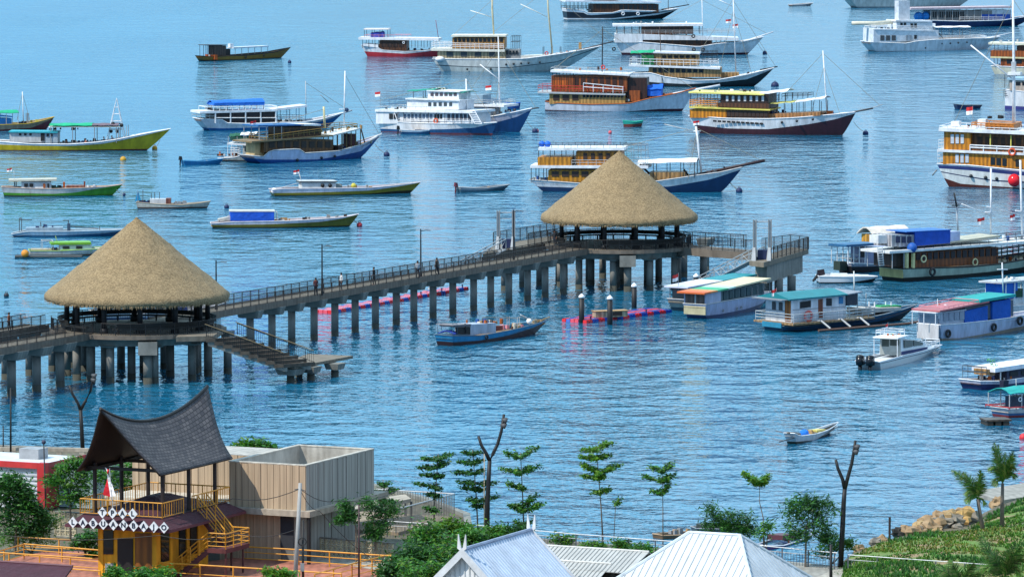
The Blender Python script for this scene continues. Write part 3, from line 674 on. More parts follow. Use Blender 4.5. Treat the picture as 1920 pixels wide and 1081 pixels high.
mpost(1090.5,550,605,'leftmost white-capped mooring post, at the end of the cube dock')
mpost(1143.5,553,608,'white-capped mooring post in front of the brown box on the cube dock')
mpost(1189,530,577,'tallest white-capped mooring post, just behind the cube dock')
mpost(1305,512,560,'white-capped mooring post at the foot of the truss gangway')
e=W(1133,600); f=Fr('dock_hut','low tan wooden box standing on the cube dock','box',(e.x,e.y),(1,.35),z=.3)
mb=MB(); mb.box(-1.1,2.3,-.5,.5,.05,.62,'sand:wood'); mb.box(-1.2,2.4,-.6,.6,.62,.68,'tan'); mb.build('body',f.root); mb=MB(); mb.box(.5,1.7,-.53,-.49,.15,.55,'dbrown'); mb.build('door',f.root)
# ---------------------------------------------------------------- people
def person(P,rz,lab,shirt='9a3b2f',legs='2b3242',hair='15110f',pose='stand',group='people on the pier'):
    e=empty('person',P,rz,lab,'person',group)
    if pose=='stand':
        J=dict(pel=(0,0,.95),sp=(0,0,1.2),ch=(0,.0,1.4),nk=(0,0,1.52),hd=(0,.02,1.63),ht=(0,.02,1.73),lh=(-.1,0,.88),lk=(-.12,.06,.5),la=(-.13,-.02,.08),lt=(-.14,.13,.03),
          rh=(.1,0,.88),rk=(.12,-.04,.5),ra=(.13,-.1,.09),rt=(.14,.05,.03),ls=(-.19,0,1.42),le=(-.25,-.04,1.15),lw=(-.24,.08,.9),lf=(-.23,.12,.8),rs=(.19,0,1.42),re=(.25,.0,1.15),rw=(.24,.12,.93),rf=(.22,.18,.84))
    else:
        J=dict(pel=(0,0,.15),sp=(0,.0,.4),ch=(0,.05,.62),nk=(0,.08,.74),hd=(0,.12,.85),ht=(0,.13,.95),lh=(-.1,.05,.14),lk=(-.18,.42,.42),la=(-.16,.5,.08),lt=(-.16,.64,.04),
          rh=(.1,.05,.14),rk=(.18,.42,.4),ra=(.16,.5,.08),rt=(.16,.64,.04),ls=(-.19,.05,.62),le=(-.26,.18,.42),lw=(-.15,.38,.42),lf=(-.1,.44,.42),rs=(.19,.05,.62),re=(.26,.18,.42),rw=(.15,.38,.4),rf=(.1,.44,.4))
    Rr=dict(pel=.15,sp=.13,ch=.16,nk=.06,hd=.1,ht=.08,lh=.1,rh=.1,lk=.065,rk=.065,la=.045,ra=.045,lt=.04,rt=.04,ls=.07,rs=.07,le=.045,re=.045,lw=.03,rw=.03,lf=.03,rf=.03)
    ed=[('pel','sp'),('sp','ch'),('ch','nk'),('nk','hd'),('hd','ht'),('pel','lh'),('lh','lk'),('lk','la'),('la','lt'),('pel','rh'),('rh','rk'),('rk','ra'),('ra','rt'),('ch','ls'),('ls','le'),('le','lw'),('lw','lf'),('ch','rs'),('rs','re'),('re','rw'),('rw','rf')]
    ks=list(J); me=bpy.data.meshes.new('sk'); me.from_pydata([J[k] for k in ks],[(ks.index(a),ks.index(b)) for a,b in ed],[])
    o=bpy.data.objects.new('tmp',me); COL.objects.link(o); o.modifiers.new('s','SKIN'); sv=me.skin_vertices[0].data
    for i,k in enumerate(ks): sv[i].radius=(Rr[k],Rr[k]); 
    sv[0].use_root=True
    ss=o.modifiers.new('u','SUBSURF'); ss.levels=1; ss.render_levels=1
    dg=bpy.context.evaluated_depsgraph_get(); m2=bpy.data.meshes.new_from_object(o.evaluated_get(dg)); bpy.data.objects.remove(o)
    for q in ('skin',shirt+':cloth',legs+':cloth'): m2.materials.append(M(q))
    zn=J['nk'][2]; 
    for p in m2.polygons:
        c=p.center; p.use_smooth=True
        if c.z>zn-.02 : p.material_index=0
        elif pose=='stand': p.material_index=(2 if c.z>.1 else 0) if c.z<.97 and abs(c.x)<.2 else (0 if c.z<1.05 and abs(c.x)>.2 else 1)
        else: p.material_index=2 if c.z<.28 or c.y>.3 else 1
    m2.name='body'; b=bpy.data.objects.new('body',m2); COL.objects.link(b); b.parent=e
    mb=MB(); h=J['hd']; mb.ball((h[0],h[1]-.02,h[2]+.05),.115,hair,10,6,.95); mb.build('hair',b,True)
    return e
for x,y,rz,lab,sh,lg in ((592,555,.4,'person in dark red top standing on the pier left of the second lamp','5a2a2a','22252c'),
  (640,545,2.0,'person in pale top on the pier right of the second lamp','c9c9c9','2a2e3a'),
  (701,534,1.1,'person in black on the pier walkway midway between two lamps','1d1e22','1d1e22'),
  (783,522,.2,'person in white cap-like hair and grey clothes beside the third pier lamp','9aa0a6','2a2a33'),
  (819,516,.9,'person in brown top on the pier right of the third lamp','4a3a30','1f2229'),
  (1040,462,2.6,'person in dark clothes at the railing left of the farther pavilion','22252c','2a2e3a')):
    P=W(x,y,DZ); person(P,rz,lab,sh,lg)
person(W(17,622,DZ),1.2,'person in brown top at the left railing of the rear walkway','7a4a34','3a3230')
# ================================================================ boats (pixel columns/rows of each boat are read as real points on its own side planes)
G1='phinisi schooners at anchor'; G2='tour boats in the harbour'; G3='small open boats'; G4='fishing boats at anchor'
WH='white:hull'
def strakes(b): pass
# --- black hull, top
b=Boat('wooden_schooner','black-hulled schooner with white trim line and brown deckhouse, at the very top edge','schooner',(1066,38),(1238,36),7,G1)
b.hull([(1062,17),(1095,20),(1103,25),(1150,24),(1166,19),(1235,21),(1273,16)],[('black',[(1062,37),(1150,36.5),(1235,28),(1272,18)]),('white',[(1062,34.5),(1150,34.5),(1235,25),(1272,17)]),('232a36:hull',[(1062,22),(1095,24),(1103,29),(1150,26),(1166,22.5),(1235,23),(1272,16.7)]),('white',None)])
b.box('lower_cabin',1112,1235,8,24,2.6,'brown:wood'); b.win(1160,1232,8,9,18,2.6); b.win(1116,1150,3,8,16,2.6,'dbrown')
b.slab('cabin_roof',1060,1,1240,3,3,3.1,'white'); b.box('upper_cabin',1112,1158,-22,1,2.3,'brown:wood'); b.slab('upper_roof',1080,-26,1190,-24,3,2.8,'white')
b.posts(1062,1108,7,4,18,2.9,'dark'); b.rail(1063,1110,12,20,3,'dark',10); b.gear(1066,1110,20,2,9,3); b.rail(1160,1232,-5,2,2.7,'lgrey',10)
b.ring(1168,26,-3.5,.55,'white'); b.ring(1196,26,-3.5,.55,'white')
b.tube('mast',[(1253,-90),(1253,22)],.16,'lgrey'); b.tube('bowsprit',[(1240,18),(1292,9)],.12,'dbrown'); b.rig([[(1253,-60),(1290,9)],[(1253,-60),(1180,0)]])
# --- white hull with brown deckhouses
b=Boat('wooden_schooner','large white schooner with two brown deckhouses under a flat white roof, tyres on its side','schooner',(1170,103),(1396,103),8,G1)
b.hull([(1152,76),(1200,79),(1310,88),(1345,82),(1388,79),(1432,69)],[('maroon:hull',[(1152,99),(1300,100),(1400,98),(1431,72)]),(WH,None)])
b.box('aft_bulwark',1153,1205,64,80,3.6,WH); b.box('lower_cabin',1200,1335,75,90,2.9,'brown:wood'); b.win(1206,1330,9,77,85,2.9,'dbrown'); b.box('side_band',1205,1385,(64,71),(75,76),3.5,WH)
b.box('upper_cabin',1203,1300,50,64,2.6,'brown:wood'); b.win(1210,1296,8,52,60,2.6,'dbrown'); b.slab('roof',1149,46,1318,45,4,3.3,'white'); b.posts(1157,1312,12,49,64,3.2,'dark')
b.rail(1156,1380,57,65,3.4,'lgrey',18); b.posts(1336,1360,4,72,82,3,'white'); b.gear(1165,1225,45,1.5,7,5,('white','lgrey','grey')); b.gear(1250,1300,63,2,5,6)
b.tube('mast',[(1287,40),(1287,98)],.25,'white'); b.tube('boom',[(1245,58),(1287,76)],.16,'white'); b.tube('foremast',[(1316,-10),(1318,75)],.15,'white'); b.tube('bowsprit',[(1400,76),(1450,60)],.13,'white')
for x,y in((1151,92),(1300,68),(1301,93),(1318,93)): b.ring(x,y,-4.05,.5,'black')
b.rig([[(1316,0),(1440,64)],[(1316,0),(1235,45)],[(1287,40),(1200,46)]])
mooring(1420,80,1434,101,'dark buoy off the bow of the large white schooner')
# --- white/black hull with green tarp
b=Boat('wooden_schooner','black and white schooner with tan cabins and a green tarpaulin hung aft','schooner',(1192,162),(1406,163),7.5,G1)
b.hull([(1181,138),(1222,137),(1245,144),(1300,151),(1345,150),(1400,140),(1452,127)],[('23262c:hull',[(1181,150),(1230,155),(1290,158),(1345,155),(1400,149),(1450,129)]),(WH,None)],full=2.0)
b.box('lower_cabin',1216,1352,127,145,2.7,'tan:wood'); b.win(1222,1320,9,128,136,2.7); b.slab('main_deck',1179,121,1350,127,3.5,3.3,'white'); b.rail(1181,1345,(110,114),(121,126),3.2,'white',14,2,.05)
b.box('upper_cabin',1226,1310,101,122,2.2,'tan:wood'); b.win(1240,1306,6,104,109,2.2); b.slab('roof',1225,97,1312,99,3,2.7,'white'); b.arch('canopy',1182,100,1226,98,2.6,'green:cloth'); b.box('green_tarp',1203,1226,104,122,2.8,'12703f:cloth')
b.posts(1182,1226,4,100,121,2.5,'dark'); b.rail(1316,1344,97,121,2.4,'dark',4,3); b.gear(1330,1420,(145,138),1.5,14,8); b.box('hatch',1352,1385,(136,136),(146,145),1.3,'tan:wood')
b.tube('mast',[(1374,-30),(1380,140)],.2,'white'); b.tube('boom',[(1344,-2),(1373,12)],.12,'white'); b.tube('bowsprit',[(1425,131),(1458,125)],.12,'dark'); b.tube('mizzen_mast',[(1237,50),(1242,165,-4.2)],.12,'dbrown')
b.flag(1371,36,w=1.2,h=.8); b.flag(1384,45,w=1.2,h=.8); b.rig([[(1374,0),(1455,126)],[(1374,0),(1312,98)],[(1375,20),(1345,148,-3)],[(1375,20),(1410,140,-2)]])
# --- orange/brown schooner
b=Boat('wooden_schooner','white schooner with orange-brown two-storey deckhouse and a blue tarpaulin before the mast','schooner',(1020,208),(1271,210),8,G1)
b.hull([(1022,190),(1040,193),(1110,196),(1180,194),(1220,184),(1270,175),(1305,165)],[('maroon:hull',[(1022,206),(1170,210),(1235,205),(1280,197),(1303,170)]),('d2d6e0:hull',None)],rail='rust')
b.box('lower_cabin',1030,1172,175,195,3.2,'c79a55:wood'); b.win(1092,1170,12,177,183,3.2); b.win(1034,1088,3,178,188,3.2,'dbrown',.35); b.slab('main_deck',1008,172,1172,176,3,3.8,'lgrey')
b.rail(1009,1170,(160,163),(172,175),3.7,'redb',20,2,.04); b.box('upper_cabin',1034,1176,142,172,2.8,'9a4f1c:wood'); b.win(1075,1170,8,145,160,2.8,'3a1d12',.35); b.box('aft_bulwark',1034,1064,151,163,2.85,'d0661c:wood')
b.slab('roof',1032,132,1180,139,3.5,3.4,'white'); b.rail(1033,1178,(127,134),(132,139),3.3,'lgrey',14,1); b.posts(1036,1075,4,136,160,3.2,'dark'); b.rail(1094,1168,(156,163),(172,175),3.9,'white',5,2,.07)
b.box('fore_deckhouse',1176,1213,146,186,2.2,'3f2218:wood'); b.box('front_steps',1180,1200,170,190,2.6,'rust:wood'); b.arch('blue_tarp',1212,168,1242,166,1.8,'tarp:cloth',.7); b.box('deck_cargo',1214,1240,168,180,1.6,'tarp:cloth')
b.gear(1200,1262,(186,178),1.8,16,4,('rust','brown','orange','blue','redb')); b.gear(1040,1170,131,2,9,5,('rust','grey','dbrown')); b.gear(1098,1160,172,2.5,8,6,('white','grey','pink'))
b.tube('mast',[(1130,50),(1129,136)],.16,'dark'); b.tube('crosstree',[(1121,96),(1140,96)],.08,'dark'); b.ring(1131,126,0,.5,'redb',.15,'life_ring'); b.tube('bowsprit',[(1262,176),(1350,160)],.22,'white'); b.tube('foremast',[(1171,140),(1175,196)],.13,'rust')
b.rig([[(1130,55),(1300,166)],[(1130,55),(1036,132)],[(1300,190),(1345,163)]])
# --- yellow roof schooner
b=Boat('wooden_schooner','dark red and white schooner with yellow awning edges and a long row of hull windows','schooner',(1316,250),(1568,255),8.5,G1)
b.hull([(1291,217),(1360,222),(1439,223),(1490,221),(1537,217),(1570,214),(1605,210)],[('43212a:hull',[(1291,233),(1364,241),(1439,242.5),(1510,234),(1560,225),(1602,213)]),(WH,None)],full=2.0)
b.box('aft_cabin',1293,1362,205,221,3.7,'orange:wood'); b.box('lower_cabin',1361,1441,206,223,3.6,'brown:wood'); b.win(1363,1440,10,208,219,3.6,'dbrown',.2); b.slab('main_deck',1292,200,1444,205,2.6,4.1,'yellow')
b.rail(1293,1345,(188,190),(200,202),3.9,'e0934a',10,3,.05); b.box('upper_bulwark',1343,1441,(193,195),(200,204),3.8,'brown:wood'); b.box('upper_cabin',1352,1441,176,195,3.1,'33211b:wood'); b.win(1358,1436,7,180,190,3.1,'curtain',.6)
b.slab('roof',1291,172,1432,176,2.8,3.9,'e6de7a'); b.arch('white_awning',1422,177,1476,171,3,'white:cloth',.3); b.posts(1295,1345,5,175,200,3.7,'dbrown'); b.posts(1435,1472,4,176,192,2.8,'dark')
b.arch('fore_awning',1440,195,1489,191,2.6,'e6de7a',.15); b.posts(1444,1486,4,195,214,2.5,'dark'); b.arch('bow_awning',1490,192,1546,184,2.6,'white:cloth',.25); b.posts(1494,1540,4,190,214,2.5,'dark')
b.rail(1466,1514,(176,175),(187,184),2.3,'dark',6,2); b.box('fore_deckhouse',1440,1538,(214,210),(222,217),3.0,'b98350:wood'); b.win(1336,1432,11,(225,230.5),(228.5,234),4.28,'dark',.25)
for x,y in((1466,229.5),(1494,227),(1524,224)): b.ball('porthole',x,y,-4.0,.2,'glass')
b.gear(1310,1420,171,2.5,8,7,('white','grey','dbrown')); b.gear(1500,1580,(218,213),1.5,14,4); b.gear(1446,1470,212,2,6,2,('dark','navy'))
b.tube('mast',[(1543,95),(1551,216)],.17,'white'); b.tube('bowsprit',[(1585,213),(1637,203)],.16,'dgrey'); b.tube('jib_boom',[(1625,206),(1655,196)],.07,'lgrey'); b.box('mast_step',1550,1560,208,217,.6,'rust')
b.rig([[(1543,100),(1650,198)],[(1543,100),(1476,172)],[(1545,125),(1520,216,-3)],[(1545,125),(1575,214,-2)]])
mooring(1600,228,1623,252,'dark buoy off the bow of the dark red schooner'); mooring(0,0,1453,162,'dark buoy behind the yellow-roofed schooner',line=False,r=.7)
# --- schooner behind the far pavilion
b=Boat('wooden_schooner','blue and white schooner with varnished orange cabins, partly behind the farther thatched roof','schooner',(1028,359),(1342,362),7.5,G1)
b.hull([(993,337),(1050,341),(1087,344),(1230,340),(1305,329),(1350,323),(1393,313)],[('dkblue',[(993,349),(1010,350),(1080,352),(1255,350),(1330,337),(1394,316)]),(WH,None)],rail='lgrey',full=2.0)
b.box('lower_cabin',1028,1200,319,341,2.8,'amber:wood'); b.win(1032,1125,5,321,331,2.8,'dbrown'); b.slab('main_deck',994,310,1215,311,5,3.5,'white'); b.box('aft_bulwark',1008,1072,295,312,3.3,'c98824:wood'); b.rail(1072,1210,300,311,3.3,'lgrey',10,2)
b.box('upper_cabin',1080,1165,284,310,2.5,'b4741c:wood'); b.win(1090,1162,5,287,300,2.5,'dbrown',.5); b.slab('roof',1009,277,1170,277,5,3.1,'white'); b.rail(1010,1168,271,277,3,'dark',14,1); b.posts(1010,1075,4,281,312,3,'dark')
b.gear(1028,1075,300,2,8,3,('black','dark','navy')); b.posts(996,1025,3,313,338,3.2,'dark'); b.gear(1000,1030,337,2,6,9); b.rail(1170,1210,272,298,2.2,'grey',4,2)
for x in(1016,1027): b.ball('water_barrel',x,270,0 if x==1016 else -.8,.42,'tarp')
b.arch('bow_awning',1195,306,1306,303,2.8,'e4e6e8:cloth',.35); b.posts(1225,1302,4,304,333,2.6,'dark'); b.box('fore_deckhouse',1218,1284,323,338,2.2,'tan:wood'); b.tube('companion_steps',[(1200,308,-1.5),(1218,326,-1.5)],.15,'dark'); b.tube('companion_steps',[(1282,318,-1),(1292,330,-1)],.15,'dark')
b.tube('mast',[(1305,237),(1316,330)],.24,'white'); b.tube('crosstree',[(1300,246),(1314,246)],.12,'white'); b.tube('boom',[(1246,233),(1306,247)],.1,'lgrey'); b.tube('bowsprit',[(1310,327),(1395,309),(1434,301)],.22,'38262a')
b.flag(1311,226,w=1,h=.7); b.gear(1315,1390,(329,312),.9,16,4,('dark','dgrey','dbrown')); b.rig([[(1306,240),(1430,302)],[(1306,240),(1165,277)],[(1306,250),(1290,336,-3)],[(1358,330),(1384,359)]])
mooring(1358,330,1386,360,'dark buoy off the bow of the blue and white schooner')
# --- big varnished ship at right edge
b=Boat('wooden_ship','large varnished orange ship with blue stripe and red fender ball, cut by the right edge','ship',(1784,350),(2120,357),9.5,G1)
b.hull([(1757,307),(1820,310),(1920,320),(2050,318),(2130,308),(2190,290)],[('5c2a1f:hull',[(1757,330),(1772,335),(1800,345),(1920,353),(2050,350),(2180,300)]),('e6e8e4:hull',[(1757,322),(1800,330),(1860,340),(1920,343.5),(2050,340),(2180,297)]),('navy',[(1757,320),(1800,328),(1860,337.5),(1920,340.5),(2050,338),(2180,296)]),('e6e8e4:hull',[(1757,315.5),(1820,319.5),(1920,329.5),(2050,328),(2180,294)]),('26356e',[(1757,309.5),(1820,312.5),(1920,322.5),(2050,321),(2180,292)]),('white',None)],trans=.85)
AM='d4881c:wood'
b.box('lower_cabin',1768,2050,(285,296),(308,324),4.3,AM); b.slab('main_deck',1757,280,2050,292,4.5,4.75,'white'); b.win(1790,1818,3,289,305,4.3,'curtain',.35,'window','dbrown'); b.win(1856,1889,3,(295,298),(308,311),4.3,'glass:glass',.35,'window','dbrown'); b.win(1902,1916,1,299,312,4.3,'dark')
b.box('upper_cabin',1770,1820,246,281,4.2,AM); b.win(1781,1809,3,252,269,4.2,'curtain',.35,'window','dbrown'); b.box('inner_cabin',1820,2050,(250,258),(283,292),3.0,'7a4e24:wood'); b.win(1830,1990,11,(256,262),(273,281),3.0,'3d2a1c',.4)
b.posts(1857,2050,6,(252,262),(283,293),4.2,'yellow',.1); b.rail(1819,2045,(272,282),(282,293),4.5,'white',10,2,.09); b.box('side_panel',1822,2045,(277,287),(283,293),4.35,'9c5a24:wood'); b.slab('roof',1760,240,2050,252,6,4.9,'white'); b.rail(1762,2040,(236,246),(240,251),4.7,'white',20,1,.05)
b.rail(1822,1900,(230,233),(239,243),3.5,'b9701f',10,2,.07); b.box('deckhouse_seat',1848,1900,232,242,3.2,'b9701f:wood')
for x,y in((1790,228),(1840,224)): b.box('air_conditioner',x-7,x+8,y,y+10,-1 if False else 1.0,'white')
b.gear(1770,1900,240,3.5,16,12,('white','grey','rust','dark')); b.gear(1850,1880,222,1,8,3,('dark','black'))
b.tube('mast',[(1899,-20),(1901,120),(1901,250)],[.2,.3,.42],'white',10); b.tube('boom',[(1820,85),(1897,147)],.16,'white'); b.box('crosstree',1889,1913,136,141,.9,'white'); b.box('mast_top_box',1896,1904,116,136,.35,'lgrey')
b.ring(1898,285,-4.7,.75,'d8552a',.2,'life_ring'); b.ball('fender_ball',1901.5,338,-5.3,.85,'e8202a:gloss'); b.flag(1824,200,1,1.1,1.3,232)
for x,y in((1820.5,330),(1848,333),(1869,335)): b.ball('porthole',x,y,-4.4,.24,'glass')
b.rail(1758,1770,285,305,4.0,'white',3,3); b.rail(1760,1770,262,283,4.0,'white',3,3); b.tube('stern_davit',[(1757,318,-2),(1748,329,-2)],.1,'grey'); b.rig([[(1900,0),(1790,228)],[(1900,0),(2100,290)]])
# --- right edge boats further back
b=Boat('tour_boat','cream and orange two-deck boat cut by the right edge, level with the tall white mast','boat',(1868,140),(2040,142),7,G2)
b.hull([(1858,124),(1920,126),(2000,122),(2050,112)],[('lgrey',[(1858,139),(2048,136)]),('e0dcc4:hull',None)]); b.box('lower_cabin',1876,1990,108,126,2.8,'rust:wood'); b.slab('main_deck',1857,106,1995,109,3,3.3,'cream'); b.box('bulwark',1857,1990,(95,97),(106,108),3.25,'a8561f:wood'); b.box('upper_cabin',1907,1985,86,97,2.2,'brown:wood'); b.slab('roof',1853,80,1995,83,3.5,3.2,'e0dcc4')
b.posts(1865,1990,8,83,96,3,'dark'); b.posts(1864,1880,2,109,124,3,'dark'); b.win(1885,1985,6,112,119,2.8); b.gear(1868,1920,79,2,6,2,('white','lgrey')); b.gear(1862,1900,124,2,8,5,('white','dark','rust'))
b=Boat('tour_boat','white ferry with beige cabin and violet-blue waterline, cut by the right edge','boat',(1880,205),(2060,209),7,G2)
b.hull([(1885,168),(1920,172),(2000,176),(2060,168)],[('3a3a80',[(1876,198),(1920,200),(2060,196)]),('white:hull',None)]); b.box('cabin',1893,2010,(150,152),(170,174),3.0,'b6a79a:conc'); b.slab('roof',1888,146,2015,150,4,3.4,'8fb4c8'); b.win(1903,2000,8,154,160,3.0); b.rail(1882,1890,168,184,2.5,'dgrey',3,4); b.gear(1890,1990,147,2,8,7,('dark','grey','white')); b.posts(1884,1892,2,140,165,2.8,'dark')
# --- white liner upper right
b=Boat('wooden_schooner','pale white schooner with stepped white cabins and a white bow awning, upper right','schooner',(1650,97),(1852,93),8,G1)
b.hull([(1631,79),(1700,81.5),(1715,78),(1750,74.5),(1822,72),(1850,72),(1876,69)],[('7d4a4a',[(1631,96.5),(1750,95.5),(1860,89),(1874,71)]),('d0d8df:hull',None)])
b.box('lower_cabin',1638,1760,(54,57),(80,76),3.2,'d6dde3'); b.win(1649,1681,3,66.5,76.5,3.2,'dgrey',.3); b.win(1698,1710,2,66,76,3.2,'8f9aa3'); b.win(1713,1720,1,66,73,3.2,'glass'); b.slab('main_deck',1640,54,1752,57,2.5,3.4,'white'); b.rail(1642,1748,(48,50),(54,57),3.3,'white',14,2,.05)
b.box('upper_cabin',1681,1748,42,57,2.7,'d6dde3'); b.win(1687,1700,2,43,47.5,2.7); b.win(1706,1720,2,44,53,2.7); b.slab('upper_roof',1680,38,1748,39,3,3,'white'); b.box('funnel_house',1685,1706,2,40,1.2,'c8ced4'); b.tube('stowed_boom',[(1598,44),(1640,44),(1681,41)],.45,'d8d4c0'); b.gear(1646,1680,54,2.5,9,3,('dark','navy','grey'))
b.arch('bow_awning',1754,52,1821,51,2.4,'white:cloth',.2); b.posts(1760,1819,4,52,72,2.2,'grey'); b.rail(1758,1850,(68,67),(74,71),2.4,'white',12,2); b.tube('bowsprit',[(1845,73),(1897,62)],.13,'white'); b.tube('steps',[(1760,62,-1),(1768,72,-1)],.1,'dgrey'); b.box('mast_housing',1748,1754,44,74,.3,'white')
for x,y in((1766,82),(1782,81.5),(1797,80.5),(1813,79.5),(1735,90)): b.ball('porthole',x,y,-3.7,.18,'glass')
b=Boat('tour_boat','dark blue hulled long boat with a pale roof and blue drums, upper right corner','boat',(1740,52),(1905,49),6.5,G2)
b.hull([(1735,38),(1800,40),(1880,38),(1925,31),(1945,27)],[('1a2f5e:hull',[(1735,39.5),(1800,41),(1880,39.5),(1944,28)]),('a9b4c2',None)]); b.box('cabin',1745,1860,(20,20),(39,38),2.4,'7d7a78'); b.win(1748,1808,14,22,33,2.4,'dark',.4); b.box('front_cabin',1842,1896,19,38,2.35,'c9ced4'); b.box('side_panel',1840,1896,27,37,2.45,'1a4fa8'); b.slab('roof',1708,15,1898,12,3.5,2.9,'c7b2b6'); b.posts(1745,1895,12,17,38,2.6,'lgrey'); b.rail(1800,1880,32,38,2.7,'white',10,2)
for x in(1722,1735): b.ball('water_drum',x,31,-1,1.0,'1c86d8')
b.gear(1815,1840,38,2,7,4,('dark','navy')); b.rail(1712,1742,22,37,2.4,'mid',4,2)
b=Boat('wooden_schooner','white schooner hull cropped by the top edge above the dark blue boat','schooner',(1614,15),(1800,12),8,G1)
b.hull([(1594,-3),(1650,-1),(1750,-6),(1836,-16)],[('7d8288',[(1594,13),(1760,12),(1834,-12)]),('d0d2cc:hull',None)]); b.box('cabin',1640,1760,-20,-2,3,'tan:wood'); b.slab('roof',1625,-24,1770,-24,3,3.5,'white'); b.tube('bowsprit',[(1800,-8),(1870,-24)],.15,'white')
def dinghy(lab,st,bw,sheer,bands,beam=1.7,rail='white',motor=None,inner='tan:wood',name='dinghy',cat='dinghy',group=G3,thw=3,dd=.3):
    b=Boat(name,lab,cat,st,bw,beam,group,1); b.hull(sheer,bands,rail,.75,inner,dd,.045,2.4,16,-.25)
    mb=MB()
    for i in range(thw):
        t=.2+.22*i; x=lerp(b.l0,b.l1,t); z=b.deckz(t)+dd*.55; mb.box(x-.12,x+.12,-beam*.42,beam*.42,z,z+.05,'tan')
    mb.build('thwarts',b.root)
    if motor:
        z=b.deckz(0)+dd; mb=MB(); mb.hexa([(b.l0-.5,-.2,z+.05),(b.l0-.02,-.2,z+.05),(b.l0-.02,.2,z+.05),(b.l0-.5,.2,z+.05),(b.l0-.42,-.15,z+.6),(b.l0-.1,-.15,z+.55),(b.l0-.1,.15,z+.55),(b.l0-.42,.15,z+.6)],motor); mb.tube([(b.l0-.28,0,z+.1),(b.l0-.35,0,-.4)],.1,motor,6); mb.build('outboard_motor',b.root)
    return b
dinghy('tiny pale grey dinghy at the top edge',(1488,12),(1520,11),[(1485,9),(1500,8.5),(1525,5.5)],[('lgrey:hull',None)],2)
dinghy('teal and dark red dinghy below the orange-brown schooner',(1170,238),(1202,238),[(1168,227),(1190,229),(1206,226)],[('7a3a30:hull',[(1168,233),(1206,231)]),('1d9c8c',None)],2,'1db39a',inner='1d9c8c')
dinghy('long navy dinghy towed left of the white ferry',(1797,205),(1838,204),[(1794,196),(1815,198),(1842,197)],[('25345e:hull',None)],1.6,'dgrey')
dinghy('blue dinghy with a dark outboard left of the brown schooner',(348,310),(412,308),[(345,301),(380,302.5),(419,297)],[('2277b0:hull',None)],1.7,'4fa0cc','dark',inner='mid')
dinghy('slim grey dinghy with outboard alone left of the thatched roof',(866,361),(945,357),[(863,351),(905,353),(956,345.5)],[('4a6f82:hull',[(863,356),(905,356.5),(955,347)]),('8d98a0',None)],1.6,'lgrey','6b2e3a',inner='grey')
dinghy('small blue boat half hidden behind the twin white ships',(955,204),(974,204),[(946,193),(962,195),(976,192)],[('1b4f9a:hull',None)],1.8,'tarp')
# --- red and white
b=Boat('tour_boat','red and white boat with brown cabin and a blue tarpaulin on its roof','boat',(692,106),(832,107),6,G2)
b.hull([(677,85),(705,87),(716,94),(760,97),(800,95),(840,88),(856,82)],[('b5303a:hull',[(677,96),(690,97),(760,101),(800,97),(850,88)]),(WH,None)]); b.box('cabin',711,762,76,96,2.3,'brown:wood'); b.win(714,758,4,79,88,2.3,'dbrown'); b.slab('roof',672,70,822,72,4.5,2.9,'white'); b.posts(680,818,13,74,90,2.7,'dark')
b.box('aft_rail_panel',680,709,(82,84),(86,90),2.7,'white'); b.slab('upper_roof',682,54,728,54,2,1.9,'e8dcd8'); b.posts(683,727,4,56,70,1.8,'dark'); b.arch('blue_tarp',695,66,718,64,1.6,'2b3da0:cloth',.5); b.box('tarp_skirt',695,718,62,70,1.6,'2b3da0:cloth'); b.rail(683,765,66,71,2.4,'pink',10,1)
b.tube('mast',[(817,38),(823,78)],.1,'7a3a50'); b.gear(765,815,94,1.8,9,3); b.ring(757,80,-2.9,.35,'white',.1,'life_ring')
# --- white schooner tan cabin
b=Boat('wooden_schooner','white schooner with long tan wheelhouse, cream leaning masts and a high pointed bow','schooner',(832,134),(1036,135),8,G1)
b.hull([(811,110),(860,111),(942,111),(985,110),(1045,102),(1090,94),(1128,86)],[('b4c0c0:hull',[(811,123),(870,126),(955,128),(1045,117),(1095,99),(1126,88)]),('3a4650',[(811,121),(870,124.5),(955,126.5),(1045,115.5),(1095,97.5),(1126,87.4)]),('cdd2cf:hull',None)],full=1.9)
b.box('lower_cabin',820,948,95,111,3.1,'b7a685:wood'); b.win(830,936,4,97,106,3.1,'37434a',.55); b.slab('main_deck',808,91,946,93,4.5,3.7,'dcd9cc'); b.rail(809,944,(80,83),(91,93),3.6,'white',16,3,.05); b.box('upper_cabin',848,946,71,91,2.9,'b58548:wood'); b.win(850,944,12,72,78.5,2.9); b.slab('roof',846,66,948,66,3.2,3.3,'dedccb')
b.box('wheelhouse',944,974,93,110,2.4,'7f8386',inset=.3); b.win(948,972,4,95,102,2.4); b.box('coach_roof',945,1040,(106,102),(112,106),2.0,'cdd2cf'); b.rail(958,974,68,92,2,'dark',5,2); b.gear(812,830,110,3,7,2,('white','lgrey')); b.gear(1000,1100,(108,94),1.1,18,6,('grey','dark','rust','white'))
b.ball('air_tank',825,111,-3.4,.9,'white',.6); b.tube('mast',[(923,-40),(923,18),(926,66)],[.12,.3,.22],'d2c7a4',8); b.tube('boom',[(882,20),(921,32)],.13,'e8e6da'); b.tube('foremast',[(1024,-60),(1028,20),(1036,102)],[.12,.26,.24],'d2c7a4',8); b.tube('boom',[(976,8),(1026,32)],.12,'e8e6da'); b.tube('bowsprit',[(1085,94),(1150,78)],.14,'dgrey')
for x,y in((949,121),(963,120),(977,119),(991,118.5),(1012,117),(920,129.5),(876,130)): b.ball('porthole',x,y,-3.85,.2,'glass')
